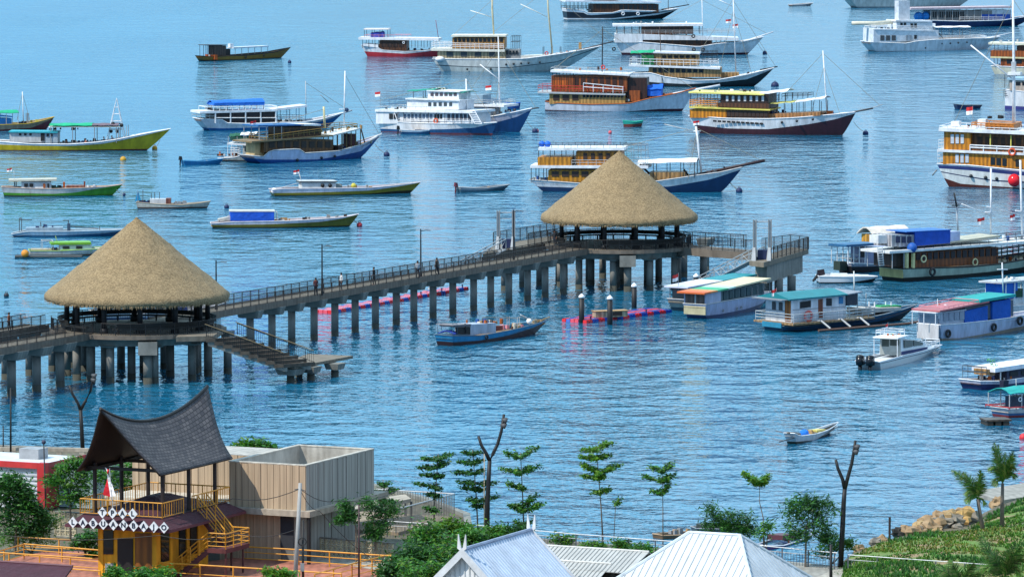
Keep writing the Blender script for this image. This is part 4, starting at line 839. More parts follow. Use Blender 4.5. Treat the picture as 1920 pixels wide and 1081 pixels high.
b.box('mast_box',1085,1090,80,92,.4,'tan'); b.posts(1018,1050,3,88,104,1.4,'dark'); b.ring(1025,100,-1.6,.5,'redb',.15,'life_ring'); b.rig([[(1025,-20),(1145,80)],[(1025,-20),(926,60)],[(923,0),(850,66)]])
# --- small dark yellow
b=Boat('fishing_boat','brownish-yellow open boat with dark wheelhouse and pale awning, alone at upper left','boat',(388,115),(527,109),3.6,G4)
b.hull([(378,105),(400,107),(460,103),(510,98),(545,89)],[('2c2a1c',[(378,112.5),(450,111.5),(527,106),(543,91)]),('8a6c24:hull',[(378,106.5),(460,105),(515,99),(544,90)]),('2a2a24',None)],'dark')
b.box('wheelhouse',401,424,86,105,1.1,'4d3f38:wood'); b.slab('canopy',384,84,425,84,1.5,1.3,'dgrey'); b.posts(386,400,3,85,106,1.2,'dark'); b.slab('awning',438,89,504,86,2.4,1.4,'c8d2da'); b.posts(441,502,6,(90,88),103,1.3,'grey'); b.box('cabin_step',424,432,92,104,1.0,'dark'); b.box('white_tank',432,438,82,90,.5,'white'); b.box('orange_tarp',402,408,103,112,1.85,'c05a24:cloth'); b.gear(388,400,105,1,6,2); b.ring(460,107,-1.85,.35,'black'); b.ring(494,104,-1.7,.3,'black')
mooring(0,0,543,118,'small dark buoy beside the brownish-yellow boat',line=False,r=.35)
# --- twin white ships : back one first
b=Boat('wooden_ship','rear one of two white ships, its blue and white bow rising beyond the other','ship',(776,243),(957,249),8,G1)
b.hull([(740,212),(800,218),(880,224),(930,217),(965,210),(997,203)],[('7a4148',[(740,247),(900,248),(955,240),(990,208)]),('1d4a80:hull',[(740,236),(880,238),(930,229),(965,220),(995,206)]),('b9bfd2:hull',None)],full=2.0)
b.box('cabin',800,915,199,222,2.6,'b9c0cc'); b.win(892,913,2,203,213,2.6,'dgrey',.3); b.slab('cabin_roof',795,194,945,197,4,3.1,'white'); b.rail(860,940,(186,189),(194,197),3,'lgrey',10,2); b.box('wheelhouse',862,905,178,194,1.8,'7f98a8'); b.rail(908,935,187,196,2,'mid',6,3)
b.tube('mast',[(934,68),(936,135),(937,213)],[.12,.2,.24],'white',8); b.tube('boom',[(900,121),(933,147)],.13,'white'); b.tube('gin_pole',[(925,190,-1),(929,218,-1)],.1,'white'); b.tube('gin_pole',[(918,192,1),(921,219,1)],.1,'white'); b.tube('bowsprit',[(975,208),(1010,202)],.12,'dgrey'); b.flag(921,160,w=1.3,h=.9); b.gear(940,985,(212,204),.8,9,4); b.rig([[(936,90),(1005,203)],[(936,90),(870,186)],[(936,150),(925,220,-3)]])
mooring(978,212,1003,248,'dark buoy beside a pink float off the bow of the twin white ships')
b=Boat('wooden_ship','front one of two white ships moored together, with green awnings and a life ring','ship',(716,247),(904,255),8,G1)
b.hull([(704,206),(742,210),(744,229),(800,231.5),(860,232),(900,231.5),(931,229.5)],[('6e3a44',[(700,246),(880,250),(915,244),(929,233)]),('1f5284:hull',[(700,241),(745,243),(830,242.5),(885,240),(928,230.5)]),(WH,None)],trans=.85,full=2.1)
b.box('main_cabin',726,886,210,232,3.2,'dde0e4'); b.box('stern_wall',705,744,207,232,3.7,WH); b.win(729,746,2,213,223,3.75,'dark',.25); b.win(756,812,8,214,222,3.2,'5b6f86',.4); b.win(814,830,3,214,223,3.2); b.win(838,884,6,214,225,3.2,'333c4c',.3); b.posts(757,880,9,210,232,3.55,'dgrey'); b.rail(744,880,(223,224),(231,232),3.6,'white',12,2)
b.slab('main_deck',703,205,886,208,4.5,4.0,'white'); b.rail(705,800,200,205,3.8,'lgrey',10,1); b.box('bridge_deck_cabin',763,860,188,206,2.7,'d8dde3'); b.win(801,850,5,192,199,2.7,'37434c',.45); b.slab('bridge_roof',760,184,862,187,2.5,3.1,'white'); b.box('wheelhouse',802,860,172,186,2.1,'dfe3e6'); b.win(806,858,6,174,180,2.1,'4b4650',.35); b.slab('top_roof',800,169,862,171,2.2,2.5,'white')
b.arch('green_awning',763,171,815,168,2.3,'159078:cloth',.15); b.posts(775,812,3,171,186,2.1,'dgrey'); b.arch('green_awning',836,175,870,173,2.3,'159078:cloth',.12); b.gear(815,840,169,1.2,9,4,('offwhite','white','lgrey')); b.gear(720,760,205,2.5,9,5,('dark','white','grey')); b.rail(720,762,187,205,2.6,'mid',5,2)
b.ring(818,227,-3.65,.6,'d8552a',.18,'life_ring'); b.tube('mast',[(874,148),(877,228)],.2,'white'); b.rig([[(874,150),(704,190)],[(874,150),(930,230)]])
mb=MB()
a0=b.at(877,208,-3.0); a1=b.at(890,232,-3.0)
for k in range(8):
    u=k/7; mb.tube([(lerp(a0[0],a1[0],u),-3.0,lerp(a0[1],a1[1],u)),(lerp(a0[0],a1[0],u)+1.3,-3.0,lerp(a0[1],a1[1],u))],.06,'white',4)
for o in(0,1.3): mb.tube([(a0[0]+o,-3,a0[1]),(a1[0]+o,-3,a1[1])],.1,'white',4)
mb.build('ladder',b.root); b.flag(713,172,w=1.3,h=.9,ybase=205)
dinghy('blue and white tender with outboard lying alongside the front white ship',(757,252),(822,251),[(752,243.5),(785,245),(832,240)],[('2b5f8c:hull',[(752,247),(785,248),(830,242)]),('white',None)],2,'white','dark')
# --- blue tarp white boat
b=Boat('tour_boat','white boat with dark open cabin and a bright blue tarpaulin on its roof','boat',(402,245),(612,240),6.5,G2)
b.hull([(375,223),(421,225),(427,231),(470,232),(519,230),(568,229),(600,224),(644,211)],[('1c5f9e:hull',[(378,240),(420,241),(519,237.5),(568,236),(610,226),(642,213)]),('c9cdd6:hull',None)],full=2.0)
b.box('cabin',403,517,207,230,2.6,'3c2c2e:wood'); b.win(412,515,4,211,226,2.6,'2a2226',.2); b.slab('cabin_roof',375,209,520,205,4,3.1,'white'); b.posts(404,517,5,209,231,2.95,'white',.12); b.rail(404,519,(221,221),(230,230),3.0,'white',5,1,.07); b.rail(376,402,213,223,2.8,'lgrey',4,2)
b.arch('blue_tarp',400,196,497,192,2.2,'1f6fd0:cloth',.55); b.box('tarp_skirt',402,496,(193,191),(198,197),2.2,'1f6fd0:cloth'); b.posts(404,494,5,197,206,2.1,'dgrey'); b.rail(388,520,(201,199),(208,205),2.6,'white',12,1,.05); b.slab('bow_awning',516,204,576,197,4,2.2,'dfe3e8'); b.posts(520,573,4,(204,200),229,2.0,'mid'); b.gear(530,566,229,1.8,10,3,('dark','maroon','dgrey')); b.rail(520,570,(219,217),(228,228),2.3,'lgrey',8,2)
b.box('gangway_door',519,528,225,233,3.0,'dbrown'); b.tube('mast',[(573,152),(574,215)],.11,'lgrey'); b.tube('bowsprit',[(620,219),(660,207)],.13,'lgrey'); b.gear(388,402,205,1.5,5,8,('dark','dgrey')); b.rig([[(573,155),(655,208)]])
# --- brown cabin boat + its small neighbour
b=Boat('tour_boat','small grey-white boat with green and white awning tied left of the brown schooner','boat',(425,302),(505,303),4,G2)
b.hull([(408,297),(440,295),(470,287),(500,287),(525,283)],[('2a2c30',[(408,300),(440,300),(480,300),(524,292)]),('99a0a0:hull',None)]); b.box('cabin',455,500,272,292,1.6,'a8adab'); b.win(457,478,2,275,283,1.6); b.slab('cabin_roof',426,268,480,271,3,1.9,'white'); b.arch('green_awning',429,256,452,254,1.7,'1d5a44:cloth',.35); b.arch('white_awning',450,253,480,252,1.8,'white:cloth',.3); b.box('awning_skirt',431,480,257,263,1.7,'1d4c40:cloth'); b.posts(428,478,4,256,270,1.7,'lgrey'); b.posts(427,450,3,270,294,1.6,'white'); b.gear(408,446,292,1.5,14,3,('dbrown','dark','white','rust')); b.rail(432,448,277,292,1.6,'white',3,3,.05)
person(b.root.matrix_basis@Vector((3.5,-1,3.2)),3.2,'bare-chested person seated on the roof of the small boat with the green awning','a85f42','8a4a38','15110f','sit','people aboard boats')
b=Boat('wooden_schooner','weathered brown schooner with pale blue hull and long blue roof awning','schooner',(500,306),(684,297),7,G1)
b.hull([(474,292),(497,294),(507,282),(561,279),(572,287),(632,283),(680,270),(714,252)],[('1d4f96:hull',[(474,297),(500,299.5),(600,299),(682,283),(700,265),(713,254)]),('b9c6e2:hull',None)],full=2.0,rail='lgrey')
b.box('lower_cabin',495,625,262,286,2.6,'6b4a26:wood'); b.win(502,622,8,265,277,2.6,'2c2620',.35); b.slab('main_deck',472,265,625,253,3,3.1,'8a7452'); b.slab('fore_upper_deck',625,253,676,240,2.5,2.6,'d0d2cf'); b.box('upper_cabin',528,602,(239,237),(260,256),2.2,'5a4028:wood'); b.win(532,598,6,(243,240),(253,250),2.2,'2c2620',.4); b.slab('blue_awning',484,235,570,233,2.5,2.6,'1d5f9a'); b.slab('white_roof',565,233,602,233,3,2.6,'white'); b.posts(486,528,4,237,263,2.5,'lgrey'); b.rail(500,670,(254,232),(264,241),2.9,'8a7038',18,2,.05)
b.posts(632,676,6,(252,241),(284,272),2.2,'6b5a34',.07); b.box('fore_locker',655,668,(251,251),(275,272),1.0,'4a2226'); b.tube('forestay_frame',[(675,234,-1.5),(684,268,-1.5)],.09,'dbrown'); b.tube('forestay_frame',[(675,234,1.5),(684,268,1.5)],.09,'dbrown'); b.box('aft_drum_shelter',477,496,267,293,1.4,'d6bc8c:conc'); b.gear(560,670,(256,240),1.8,16,5,('tan','7d7422','dbrown')); b.gear(640,690,(282,268),1.2,12,9)
for x,y in((558,300),(603,296),(628,293)): b.ball('porthole',x,y,-3.4,.2,'glass')
b.tube('mast',[(647,133),(645,239)],.16,'e2e6ea'); b.tube('crosstree',[(636,205),(655,205)],.1,'white'); b.ball('mast_lamp',650,206,0,.3,'dkblue'); b.tube('mizzen',[(607,200),(609,240)],.15,'d8cfa0'); b.tube('boom',[(601,178),(616,192)],.08,'grey'); b.tube('bowsprit',[(694,262),(716,251)],.15,'white'); b.flag(480,226,w=1.2,h=.8); b.box('side_step',634,641,273,283,3.2,'dbrown'); b.rig([[(647,140),(712,253)],[(607,205),(500,236)]])
mooring(703,270,725,292,'dark blue buoy off the bow of the weathered brown schooner')
# --- left: green roofed yellow boat, and the one behind
b=Boat('fishing_boat','blue and yellow boat with green canopy, cut by the left edge behind the yellow-hulled one','boat',(-60,247),(88,243),5,G4)
b.hull([(-70,232),(0,234),(50,232),(80,226),(102,219)],[('6a3436:hull',[(-70,241),(0,243),(60,240),(100,222)]),('9a8a72:hull',None)],'c9a82c'); b.arch('green_canopy',-60,214,36,211,1.8,'15a878:cloth',.35); b.posts(-55,34,5,213,234,1.7,'lgrey'); b.box('blue_cabin',-30,22,222,236,1.5,'1f7fc4'); b.slab('cabin_roof',-35,214,24,218,2,1.7,'2f86c8'); b.tube('mast',[(42,172),(44,232)],.12,'white'); b.gear(36,48,232,.8,6,3,('dark','dgrey')); b.posts(52,54,2,212,230,.5,'grey'); b.gear(55,80,229,.8,4,5,('yellow','olive')); b.rig([[(42,175),(32,225)],[(42,175),(56,225)]])
b=Boat('fishing_boat','long yellow-hulled boat with green canopy and white lattice mast, at left','boat',(-48,282),(263,283),6,G4)
b.hull([(-60,262),(0,266),(60,270),(131,270.5),(180,267),(216,262),(265,252),(320,241.5)],[('5e2a22',[(-60,281),(100,281.5),(250,280),(300,256)]),('bfa91a:hull',[(-60,268),(0,271),(75,273.5),(131,274),(190,270),(216,265.5),(265,255),(318,242.5)]),(WH,None)],full=1.8)
b.box('cabin',18,85,248,267,1.9,'c4c6c8:hull'); b.box('wheelhouse',85,108,248,268,1.9,'9fb0bc'); b.slab('cabin_roof',16,246,108,247,2.5,2.3,'2aa2b0'); b.win(33,62,3,250,254,1.95,'dark',.55); b.win(76,84,1,250,264,1.95,'dark',.1); b.win(86,100,2,251,256,1.95,'dark',.4)
b.arch('green_canopy',92,235.5,172,235,2.3,'12a878:cloth',.25); b.arch('brown_canopy',172,235,222,234.5,2.3,'6f5f68:cloth',.2); b.posts(95,218,4,237,268,2.1,'grey',.06); b.slab('canopy_frame',90,238,225,238,.8,2.2,'d8dccf'); b.gear(112,215,(268,263),1.5,18,5,('dark','navy','dbrown','grey')); b.gear(93,118,243,1.2,6,9,('dark',)); b.gear(136,145,243,1.2,4,2,('dark',))
mb=MB()
for sx in(-1.3,1.3):
    for sy in(-1.1,1.1):
        p=b.at(218,262,0); q=b.at(219,184,0); mb.tube([(p[0]+sx,sy,p[1]),(q[0],0,q[1])],.05,'white',4)
for u in(.25,.45,.62,.78):
    z=lerp(p[1],q[1],u); r=1.2*(1-u); mb.tube([(p[0]-r,-r,z),(p[0]+r,-r,z),(p[0]+r,r,z),(p[0]-r,r,z),(p[0]-r,-r,z)],.04,'white',4)
mb.build('lattice_mast',b.root)
for x,y in((208,246),(220,246),(228,235),(212,232)): b.ball('deck_lamp',x,y,-.9,.28,'dark')
b.posts(222,237,2,236,262,1.6,'lgrey')
for (x,sh,lb) in((162,'b06a50','bare-armed person seated amidships on the long yellow boat'),(196,'20242c','person in black seated forward of midships on the long yellow boat'),(211,'2a3550','person in navy seated at the foot of the lattice mast of the yellow boat')):
    a=b.at(x,268,-1.2); P=b.root.matrix_basis@Vector((a[0],-1.2,b.deckz((a[0]-b.l0)/(b.l1-b.l0)))); person(P,1.8,lb,sh,'2b2d33','15110f','sit','people aboard boats')
mooring(300,262,290,280,'yellow buoy under the bow of the long yellow boat','c99a2c',r=.4,group='yellow buoys'); mooring(0,0,231,301,'yellow buoy floating below the long yellow boat','c99a2c',r=.45,line=False,group='yellow buoys')
# --- green bow small
b=Boat('fishing_boat','white boat with green bow and flat-roofed cabin, lower of the boats at far left','boat',(10,368),(202,367),4.2,G4)
b.hull([(3,351),(60,353.5),(101,354),(176,351),(200,350),(230,345.5)],[('2c2a20',[(3,366),(180,366.5),(228,348)]),('559a2c:hull',[(3,361),(100,363.5),(140,361),(180,354),(228,346.5)]),('c6c8c6:hull',None)],'c0a898')
b.box('cabin',40,96,341,354,1.35,'d6d8da',inset=.12); b.win(44,64,2,344,350,1.4,'dark'); b.win(80,86,1,344,352,1.4,'rust'); b.win(88,93,1,344,352,1.4,'dark'); b.slab('cabin_roof',16,337,106,335.5,3.5,1.7,'c7c2b0'); b.posts(27,30,2,339,352,1.4,'dgrey'); b.gear(96,112,353,1,9,3,('dgreen','dgrey','dark')); b.box('brown_post',118,122,341,352,.3,'rust'); b.box('brown_post',157,160,340,352,.3,'803c2c'); b.box('cargo_rack',124,158,348,352,1.0,'9a5636:wood'); b.gear(165,180,351,.7,5,2); b.tube('mast',[(26,320),(27,337)],.05,'lgrey'); b.flag(22,315,w=.8,h=.5)
mooring(218,355,233,367,'small dark float off the green bow',r=.2)
# --- white beat up
b=Boat('fishing_boat','small worn white boat with thin poles and a blue flag, above the nearer thatched roof','boat',(260,391),(382,391),3,G4)
b.hull([(255,379),(300,383),(340,384),(372,381),(395,377)],[('4a3f3a',[(255,388),(380,388.5),(394,379)]),('c2bfb4:hull',None)],'a89a84'); b.box('cabin',281,312,373,382,.9,'d2d2d2:hull'); b.box('cabin_front',311,320,372,382,.95,'8a5040:wood'); b.gear(262,282,381,.8,10,3,('navy','dbrown','dark')); b.gear(320,352,382,.7,8,6,('grey','tan')); b.rig([[(268,355),(268,380)],[(290,360),(290,373)],[(299,360),(299,373)],[(284,362),(284,374)]],.04,'dgrey','poles')
mb=MB(); a=b.at(257,372,0); mb.poly([(a[0]-.3,0,a[1]-.4),(a[0]+.5,0,a[1]-.2),(a[0]+.1,.05,a[1]+1.0)],'1f8fc0'); mb.tube([(a[0]+.1,0,a[1]-.8),(a[0]+.1,0,a[1]+1.1)],.03,'grey',4); mb.build('blue_pennant',b.root)
# --- flag boat
b=Boat('fishing_boat','long white and olive boat with low cabin flying a red and white flag','boat',(520,368),(764,363),4,G4)
b.hull([(511,356),(530,354),(570,353.5),(692,352),(742,347.5),(789,341.5)],[('2a2a16',[(511,366),(692,363.5),(745,358),(787,343)]),('8a8020:hull',[(511,362),(600,360.5),(692,357.5),(745,350),(788,342.2)]),('d6d6e2:hull',None)],'c9c6cc')
b.box('cabin',566,630,342,354,1.2,'d0d6d8',inset=.1); b.slab('cabin_roof',562,340,633,340,2,1.35,'4b5458'); b.slab('roof_trim',563,339,632,339,1,1.3,'d8d8d4'); b.box('windscreen',629,640,345,354,1.1,'6f7a78',inset=.4)
for x in(605,619): b.ball('porthole',x,347.5,-1.2,.26,'dark')
b.tube('flagstaff',[(566,342),(561,326)],.06,'lgrey'); b.tube('boom',[(515,355),(563,342)],.06,'white'); b.flag(561,318,w=.95,h=.65); b.ball('stern_fender',514,358,-.6,.4,'ffffff'); b.ball('fish_bag',663,348,0,.35,'c9c04a'); b.gear(640,700,352,.8,6,3,('grey','white','tan'))
# --- blue box boat
b=Boat('fishing_boat','long white and olive boat with a boxy bright blue cabin tarpaulin','boat',(404,428),(648,426),4,G4)
b.hull([(396,419),(436,416),(540,414),(630,408.5),(652,406),(673,401)],[('2a2a16',[(396,425.5),(560,425),(640,421),(671,403)]),('6d6a20:hull',[(396,421.5),(500,420.5),(600,416),(640,410),(672,401.8)]),('d6d2dc:hull',None)],'cfcbd0')
b.box('blue_tarp_cabin',432,514,396,414,1.35,'1257c8:cloth'); b.slab('cabin_roof',431,395,516,395,2,1.4,'d2cfc8'); b.tube('stern_awning_pole',[(410,414),(432,404)],.1,'c9c9c9'); b.box('stern_cover',409,433,(411,406),(414,414),.9,'b9b6ae:cloth'); b.gear(516,560,414,1,9,4,('tan','grey','white')); b.gear(560,650,(413,406),.7,7,5,('grey','dbrown')); b.rail(514,520,398,413,1.2,'lgrey',2,1)
mooring(662,408,674,424,'red and dark float beside the bow of the blue-cabin boat','b5303a',r=.35); mooring(0,0,425,390,'dark buoy between the worn white boat and the blue-cabin boat',line=False,r=.32)
# --- two boats left
b=Boat('fishing_boat','low blue-white fishing boat with thin frames, left of the nearer thatched roof','boat',(32,444),(225,443),4,G4)
b.hull([(22,439),(50,434),(120,434),(190,432),(222,431),(250,428)],[('1e4f78:hull',[(22,441.5),(120,441),(190,438),(225,433),(248,429)]),('8fb4cc:hull',None)],'b0c0ca'); b.box('cabin_hatch',48,118,(427,426),(435,435),1.0,'9db4c4:hull'); b.gear(70,118,427,.8,7,4,('navy','dark','mid')); b.rail(36,40,410,434,1,'dgrey',2,1); b.rig([[(36,412),(60,412)],[(128,412),(129,434)],[(128,424),(185,428)],[(118,413),(130,413)],[(76,416),(77,428)],[(187,425),(187,433)]],.05,'dgrey','poles'); b.box('winch',126,132,419,434,.4,'37506a'); b.flag(98,426,w=.9,h=.7)
b=Boat('fishing_boat','white boat with lime green cabin roof, beside an orange float at left','boat',(62,480),(205,478),4,G4)
b.hull([(56,470),(110,470),(190,466),(240,460)],[('6a4a34:hull',[(56,477),(180,475.5),(238,462)]),('c8ccc8:hull',None)],'9ab86c'); b.box('cabin',113,172,458,470,1.3,'d6dadc',inset=.1); b.win(117,131,1,461.5,466,1.35,'dark',.1); b.win(142,155,1,461,466,1.35,'dark',.1); b.slab('cabin_roof',96,455,171,454,4,1.55,'74b02c'); b.gear(100,114,470,.8,5,3); b.box('stern_locker',60,96,467,470,1.0,'b8a888'); b.tube('mast',[(104,442),(108,456)],.06,'9ab030'); b.rail(80,100,452,468,1.3,'lgrey',2,1)
b.box('green_trim',115,172,468,471,1.85,'8cc04a')
f=Fr('bamboo_raft','dark low bamboo raft carrying an orange float, behind the lime-roofed boat','raft',W(28,483),(1,0)); mb=MB()
for i in range(6): mb.tube([(0,i*.25,.12),(7.5,i*.25,.1)],.14,'3c4448',6)
mb.build('poles',f.root); f.ball('float',47,475,0,.45,'d98f2c')
# --- cream boat right
b=Boat('tour_boat','cream boat with a big blue box tarpaulin, life rings and stern ladder','boat',(1697,528),(1990,505),8.0,G2,.58)
b.hull([(1693,503),(1738,502),(1817,500),(1870,495),(1920,486),(1990,472),(2040,455)],[('141a16',[(1693,521),(1797,515),(1860,509),(1920,501),(2038,459)]),('a5b3a2:hull',None)],rail='3a3028',trans=.8)
zz=b.at(1697,503,-3.5*.58)[1]; aft(b,'stern_panel',b.at(1694,515,-3*.58)[0]-.12,-3.1*.58,3.1*.58,zz-1.05,zz,'c9bd7c:hull'); b.box('cabin',1712,1872,(474,463),(502,494),3.1,'8a4a1e:wood'); b.win(1716,1868,14,(475,465),(487,479),3.15,'2a2024',.3); b.slab('main_deck',1668,471,1990,447,4.5,3.9,'e0e2e0'); b.rail(1716,1975,(462,438),(471,448),3.8,'3a3c42',16,2,.04)  # warm stern panel against greyer hull sides: sun and shade put into colour
b.box('blue_tarp_box',1716,1782,(434,431),(461,457),2.7,'1550b8:cloth'); b.slab('tarp_top',1700,434,1784,430,1.5,2.8,'2f6fc0'); b.box('upper_cabin',1782,1800,(434,434),(455,453),2.5,'c4ccea'); b.slab('fore_roof',1782,453,1875,441,4,2.8,'b9b5a0'); b.box('aft_upper_cabin',1672,1714,440,462,2.4,'b9b8bc:wood'); b.win(1678,1710,3,443,455,2.4,'2a3050',.3); b.box('air_conditioner',1647,1668,441,456,1.2,'dcdedf')
b.posts(1700,1712,2,474,502,3.3,'d9cf94',.22,'columns'); b.posts(1673,1695,2,474,503,3.3,'lgrey'); b.box('aft_wall',1672,1700,474,500,2.4,'3a2c26:wood'); b.ball('blue_drum',1710,464,-3.4,.55,'1d5cb0'); b.tube('ladder_rail',[(1645,463,-2.5),(1648,498,-2.5)],.07,'lgrey'); b.tube('ladder_rail',[(1654,463,-2.5),(1657,498,-2.5)],.07,'lgrey')
mb=MB()
for k in range(8):
    p=b.at(1646+k*.4,467+k*4.3,-2.5); q=b.at(1655+k*.4,467+k*4.3,-2.5); mb.tube([(p[0],-2.5,p[1]),(q[0],-2.5,q[1])],.06,'lgrey',4)
mb.build('ladder_rungs',b.root); b.ring(1730.5,485,-3.6,.62,'d8cc9a',.14,'life_ring'); b.ring(1827,491,-3.6,.62,'d8cc9a',.14,'life_ring'); b.ring(1747,509.5,-4.4,.62,'black')
b.rail(1868,1985,(468,452),(494,476),3.1,'23262c',12,3,.06); b.gear(1870,1960,(490,478),2.5,16,4,('maroon','rust','grey','navy')); b.gear(1716,1780,471,3,10,7); b.gear(1870,1960,(451,443),2,8,9,('blue','white','grey'))
b.tube('mast',[(1789,362),(1794,388)],.16,'black'); b.tube('mast',[(1794,386),(1796,432)],.16,'lgrey'); b.tube('crosstree',[(1785,385),(1799,385)],.12,'black'); b.tube('foremast',[(1858,315),(1858,447)],.17,'e2e4e8'); b.tube('crosstree',[(1847,398),(1868,399)],.15,'white'); b.tube('boom',[(1803,382),(1856,404)],.09,'white'); b.tube('third_mast',[(1913,300),(1917,452)],.2,'e2e4e8'); b.tube('crosstree',[(1904,395),(1924,397)],.15,'white'); b.tube('boom',[(1850,387),(1912,402)],.09,'white'); b.flag(1846,407,w=1.3,h=.9); b.flag(1903,401,w=.9,h=.8)
b=Boat('tour_boat','lavender cabin boat with blue awning and drum, tucked left of the cream boat','boat',(1602,512),(1700,503),5,G2,.6)
b.hull([(1596,493),(1640,495),(1690,486),(1740,470)],[('231f24',[(1596,500),(1640,499),(1738,480)]),('9aa0b0:hull',None)]); b.box('cabin',1624,1672,(464,462),(497,492),1.9,'a3a6c4:hull'); b.win(1612,1622,1,468,482,1.9,'dark'); b.win(1628,1632,1,466,472,1.95,'dark'); b.slab('awning',1587,459,1652,455,4,2.2,'26618c'); b.posts(1590,1622,4,462,495,2.0,'white',.06); b.box('water_drum',1575,1588,490,507,.8,'2d3a30'); b.gear(1598,1624,488,1.5,12,3,('dark','rust','grey','white')); b.rail(1596,1624,478,494,1.9,'lgrey',5,2)
b=Boat('tour_boat','cabin boat with an arched yellow and white roof behind the blue box tarpaulin','boat',(1640,478),(1760,470),5,G2,.6)
b.hull([(1630,463),(1700,462),(1770,450),(1800,440)],[('2a2c30',[(1630,472),(1700,470),(1798,446)]),('b9b9bc:hull',None)]); b.box('cabin',1640,1700,440,464,1.9,'d09a3a:wood'); b.arch('roof',1636,438,1708,434,2.3,'e0d6c8:cloth',.7,.15); b.gear(1640,1655,452,1,5,2,('teal','green'))
# --- speedboat
b=Boat('speedboat','open white speedboat with raised outboard behind the teal-roofed houseboat','speedboat',(1538,531),(1628,530),3.2,G3)
b.hull([(1536,518),(1575,518.5),(1610,518),(1646,518)],[('black',[(1536,529),(1600,528.5),(1644,521)]),('d5d9dc:gloss',None)],'white',.85,'dfe2e4',.12,.06,2.6,18)
b.box('console',1560,1590,513,519,.7,'d8dcdf',inset=.15); b.slab('foredeck',1590,516,1632,516.5,2,.9,'dfe2e6'); mb=MB(); a=b.at(1536,516,0); mb.hexa([(a[0]-.3,-.25,a[1]-.1),(a[0]+.6,-.25,a[1]+.1),(a[0]+.6,.25,a[1]+.1),(a[0]-.3,.25,a[1]-.1),(a[0]-.2,-.2,a[1]+.6),(a[0]+.5,-.2,a[1]+.7),(a[0]+.5,.2,a[1]+.7),(a[0]-.2,.2,a[1]+.6)],'2a1f24:gloss'); c=b.at(1524,527,0); mb.tube([(a[0],0,a[1]+.2),(c[0],0,c[1])],[.2,.12],'dark',8); mb.build('outboard_motor',b.root)
# --- two tour boats at the pier
TB='b3b9d2:hull'
def tourpair(lab,st,bw,beam,ox,oy,roofcols,group=G2):
    pass
b=Boat('tour_boat','rear tour boat of the moored pair, with white and teal patched roof','boat',(1296,583),(1420,566),2.7,G2,1)
b.hull([(1291,562),(1300,561),(1370,550),(1435,538)],[('1c3a4c',[(1291,578),(1300,577),(1434,555)]),('9aa39c:hull',None)],trans=.95,rail='lgrey')
b.box('cabin',1300,1420,(541,518),(563,546),1.1,'8c9498:hull'); b.win(1304,1416,10,(543,522),(556,536),1.12,'2a343a',.35)
for x0,x1,y0,y1,c in((1290,1322,538,532,'cdd3e4'),(1322,1356,532,525.5,'e0dede'),(1356,1420,525.5,514,'1c8c96')): b.slab('roof_panel',x0,y0,x1,y1,3,1.45,c+':corr')
b.posts(1293,1300,2,541,562,1.2,'grey',.05); b.gear(1292,1300,562,.9,5,4,('dark','grey','rust')); b.flag(1272,513,w=1.2,h=.85,ybase=545)
b.box('aft_cabin',1296,1301,541,562,1.15,'5a5f60'); 
b=Boat('tour_boat','front tour boat of the moored pair, with orange, green and cream patched roof','boat',(1325,597),(1432,580),2.7,G2,1)
b.hull([(1323,571),(1350,566),(1400,557),(1445,546)],[('223a66:hull',[(1323,592),(1350,589),(1400,579),(1444,563)]),('a9b2cf:hull',None)],trans=.95,rail='lgrey')
b.box('cabin_wall',1324,1352,(551,545),(575,570),1.28,TB); b.box('cabin',1352,1432,(546,530),(570,554),1.15,'5a6c72'); b.win(1354,1430,7,(547,533),(562,549),1.17,'2f4a50',.35)
l0=b.at(1324,560,-1.28)[0]; zt=b.at(1324,552,-1.28)[1]; aft(b,'stern_opening',l0,-1.1,1.1,zt-1.15,zt-.05,'6e5a52:wood'); aft(b,'stern_panel',l0-.02,-1.25,1.25,zt-2.05,zt-1.2,'c9c09a:hull'); aft(b,'stern_opening',l0-.03,-.15,.0,zt-1.15,zt,'lgrey')  # cream stern, bluish hull and wall: sunlit and shaded faces painted in
for x0,x1,y0,y1,c in((1321,1333,550,547.5,'d9682c'),(1333,1346,547.5,545,'d88a4a'),(1346,1366,545,541,'3fae7c'),(1366,1380,541,537.5,'b9d6c8'),(1380,1446,537.5,522,'d8cca8')): b.slab('roof_panel',x0,y0-1,x1,y1-1,3,1.6,c+':corr')
b.rail(1400,1440,(549,541),(556,547),1.2,'dgrey',6,2); b.posts(1410,1443,4,(538,528),(556,547),1.3,'grey',.05); b.gear(1362,1440,(571,552),.9,8,4,('dark','dgrey','white'))
for x,y in((1380,578),(1388,576),(1354,582)): b.ring(x,y,-1.38,.22,'grey')
# --- houseboat
b=Boat('houseboat','teal-roofed white houseboat with brown doors, life ring and outriggers','houseboat',(1470,621),(1690,603),3.6,G2,1)
b.hull([(1468,611),(1500,612),(1560,605),(1640,592),(1690,580),(1720,570)],[('16242c',[(1468,620),(1500,619),(1600,610),(1660,600),(1700,585),(1718,573)]),('1d4f74:hull',[(1468,613),(1500,614),(1600,600),(1690,583),(1719,571)]),('1c5f80',None)],rail='8a98a0',trans=.8,full=2.0)
WW='dfe3ea:hull'
b.box('side_deck',1487,1640,(607,594),(610.5,597),2.9,'b08f66:wood'); b.box('cabin',1484,1586,(561,553),(605,597),1.9,WW)
b.win(1499,1520,1,(566,563),(578,575),1.9,'dark',.05,'window','b7bcc2'); b.win(1547,1561,1,559,573,1.9,'glass'); b.win(1571,1582,1,556,569,1.9,'2c7fb4'); b.win(1534,1542,1,(561,560),(597,596),1.9,'8a4a2e:wood',.02,'door'); b.win(1486,1585,1,(580,574),(581,575),1.88,'8d949c',0,'rubbing_strip')
l0=b.at(1484,580,-1.9)[0]; zb=b.at(1484,604,-1.9)[1]; zt=b.at(1484,561,-1.9)[1]
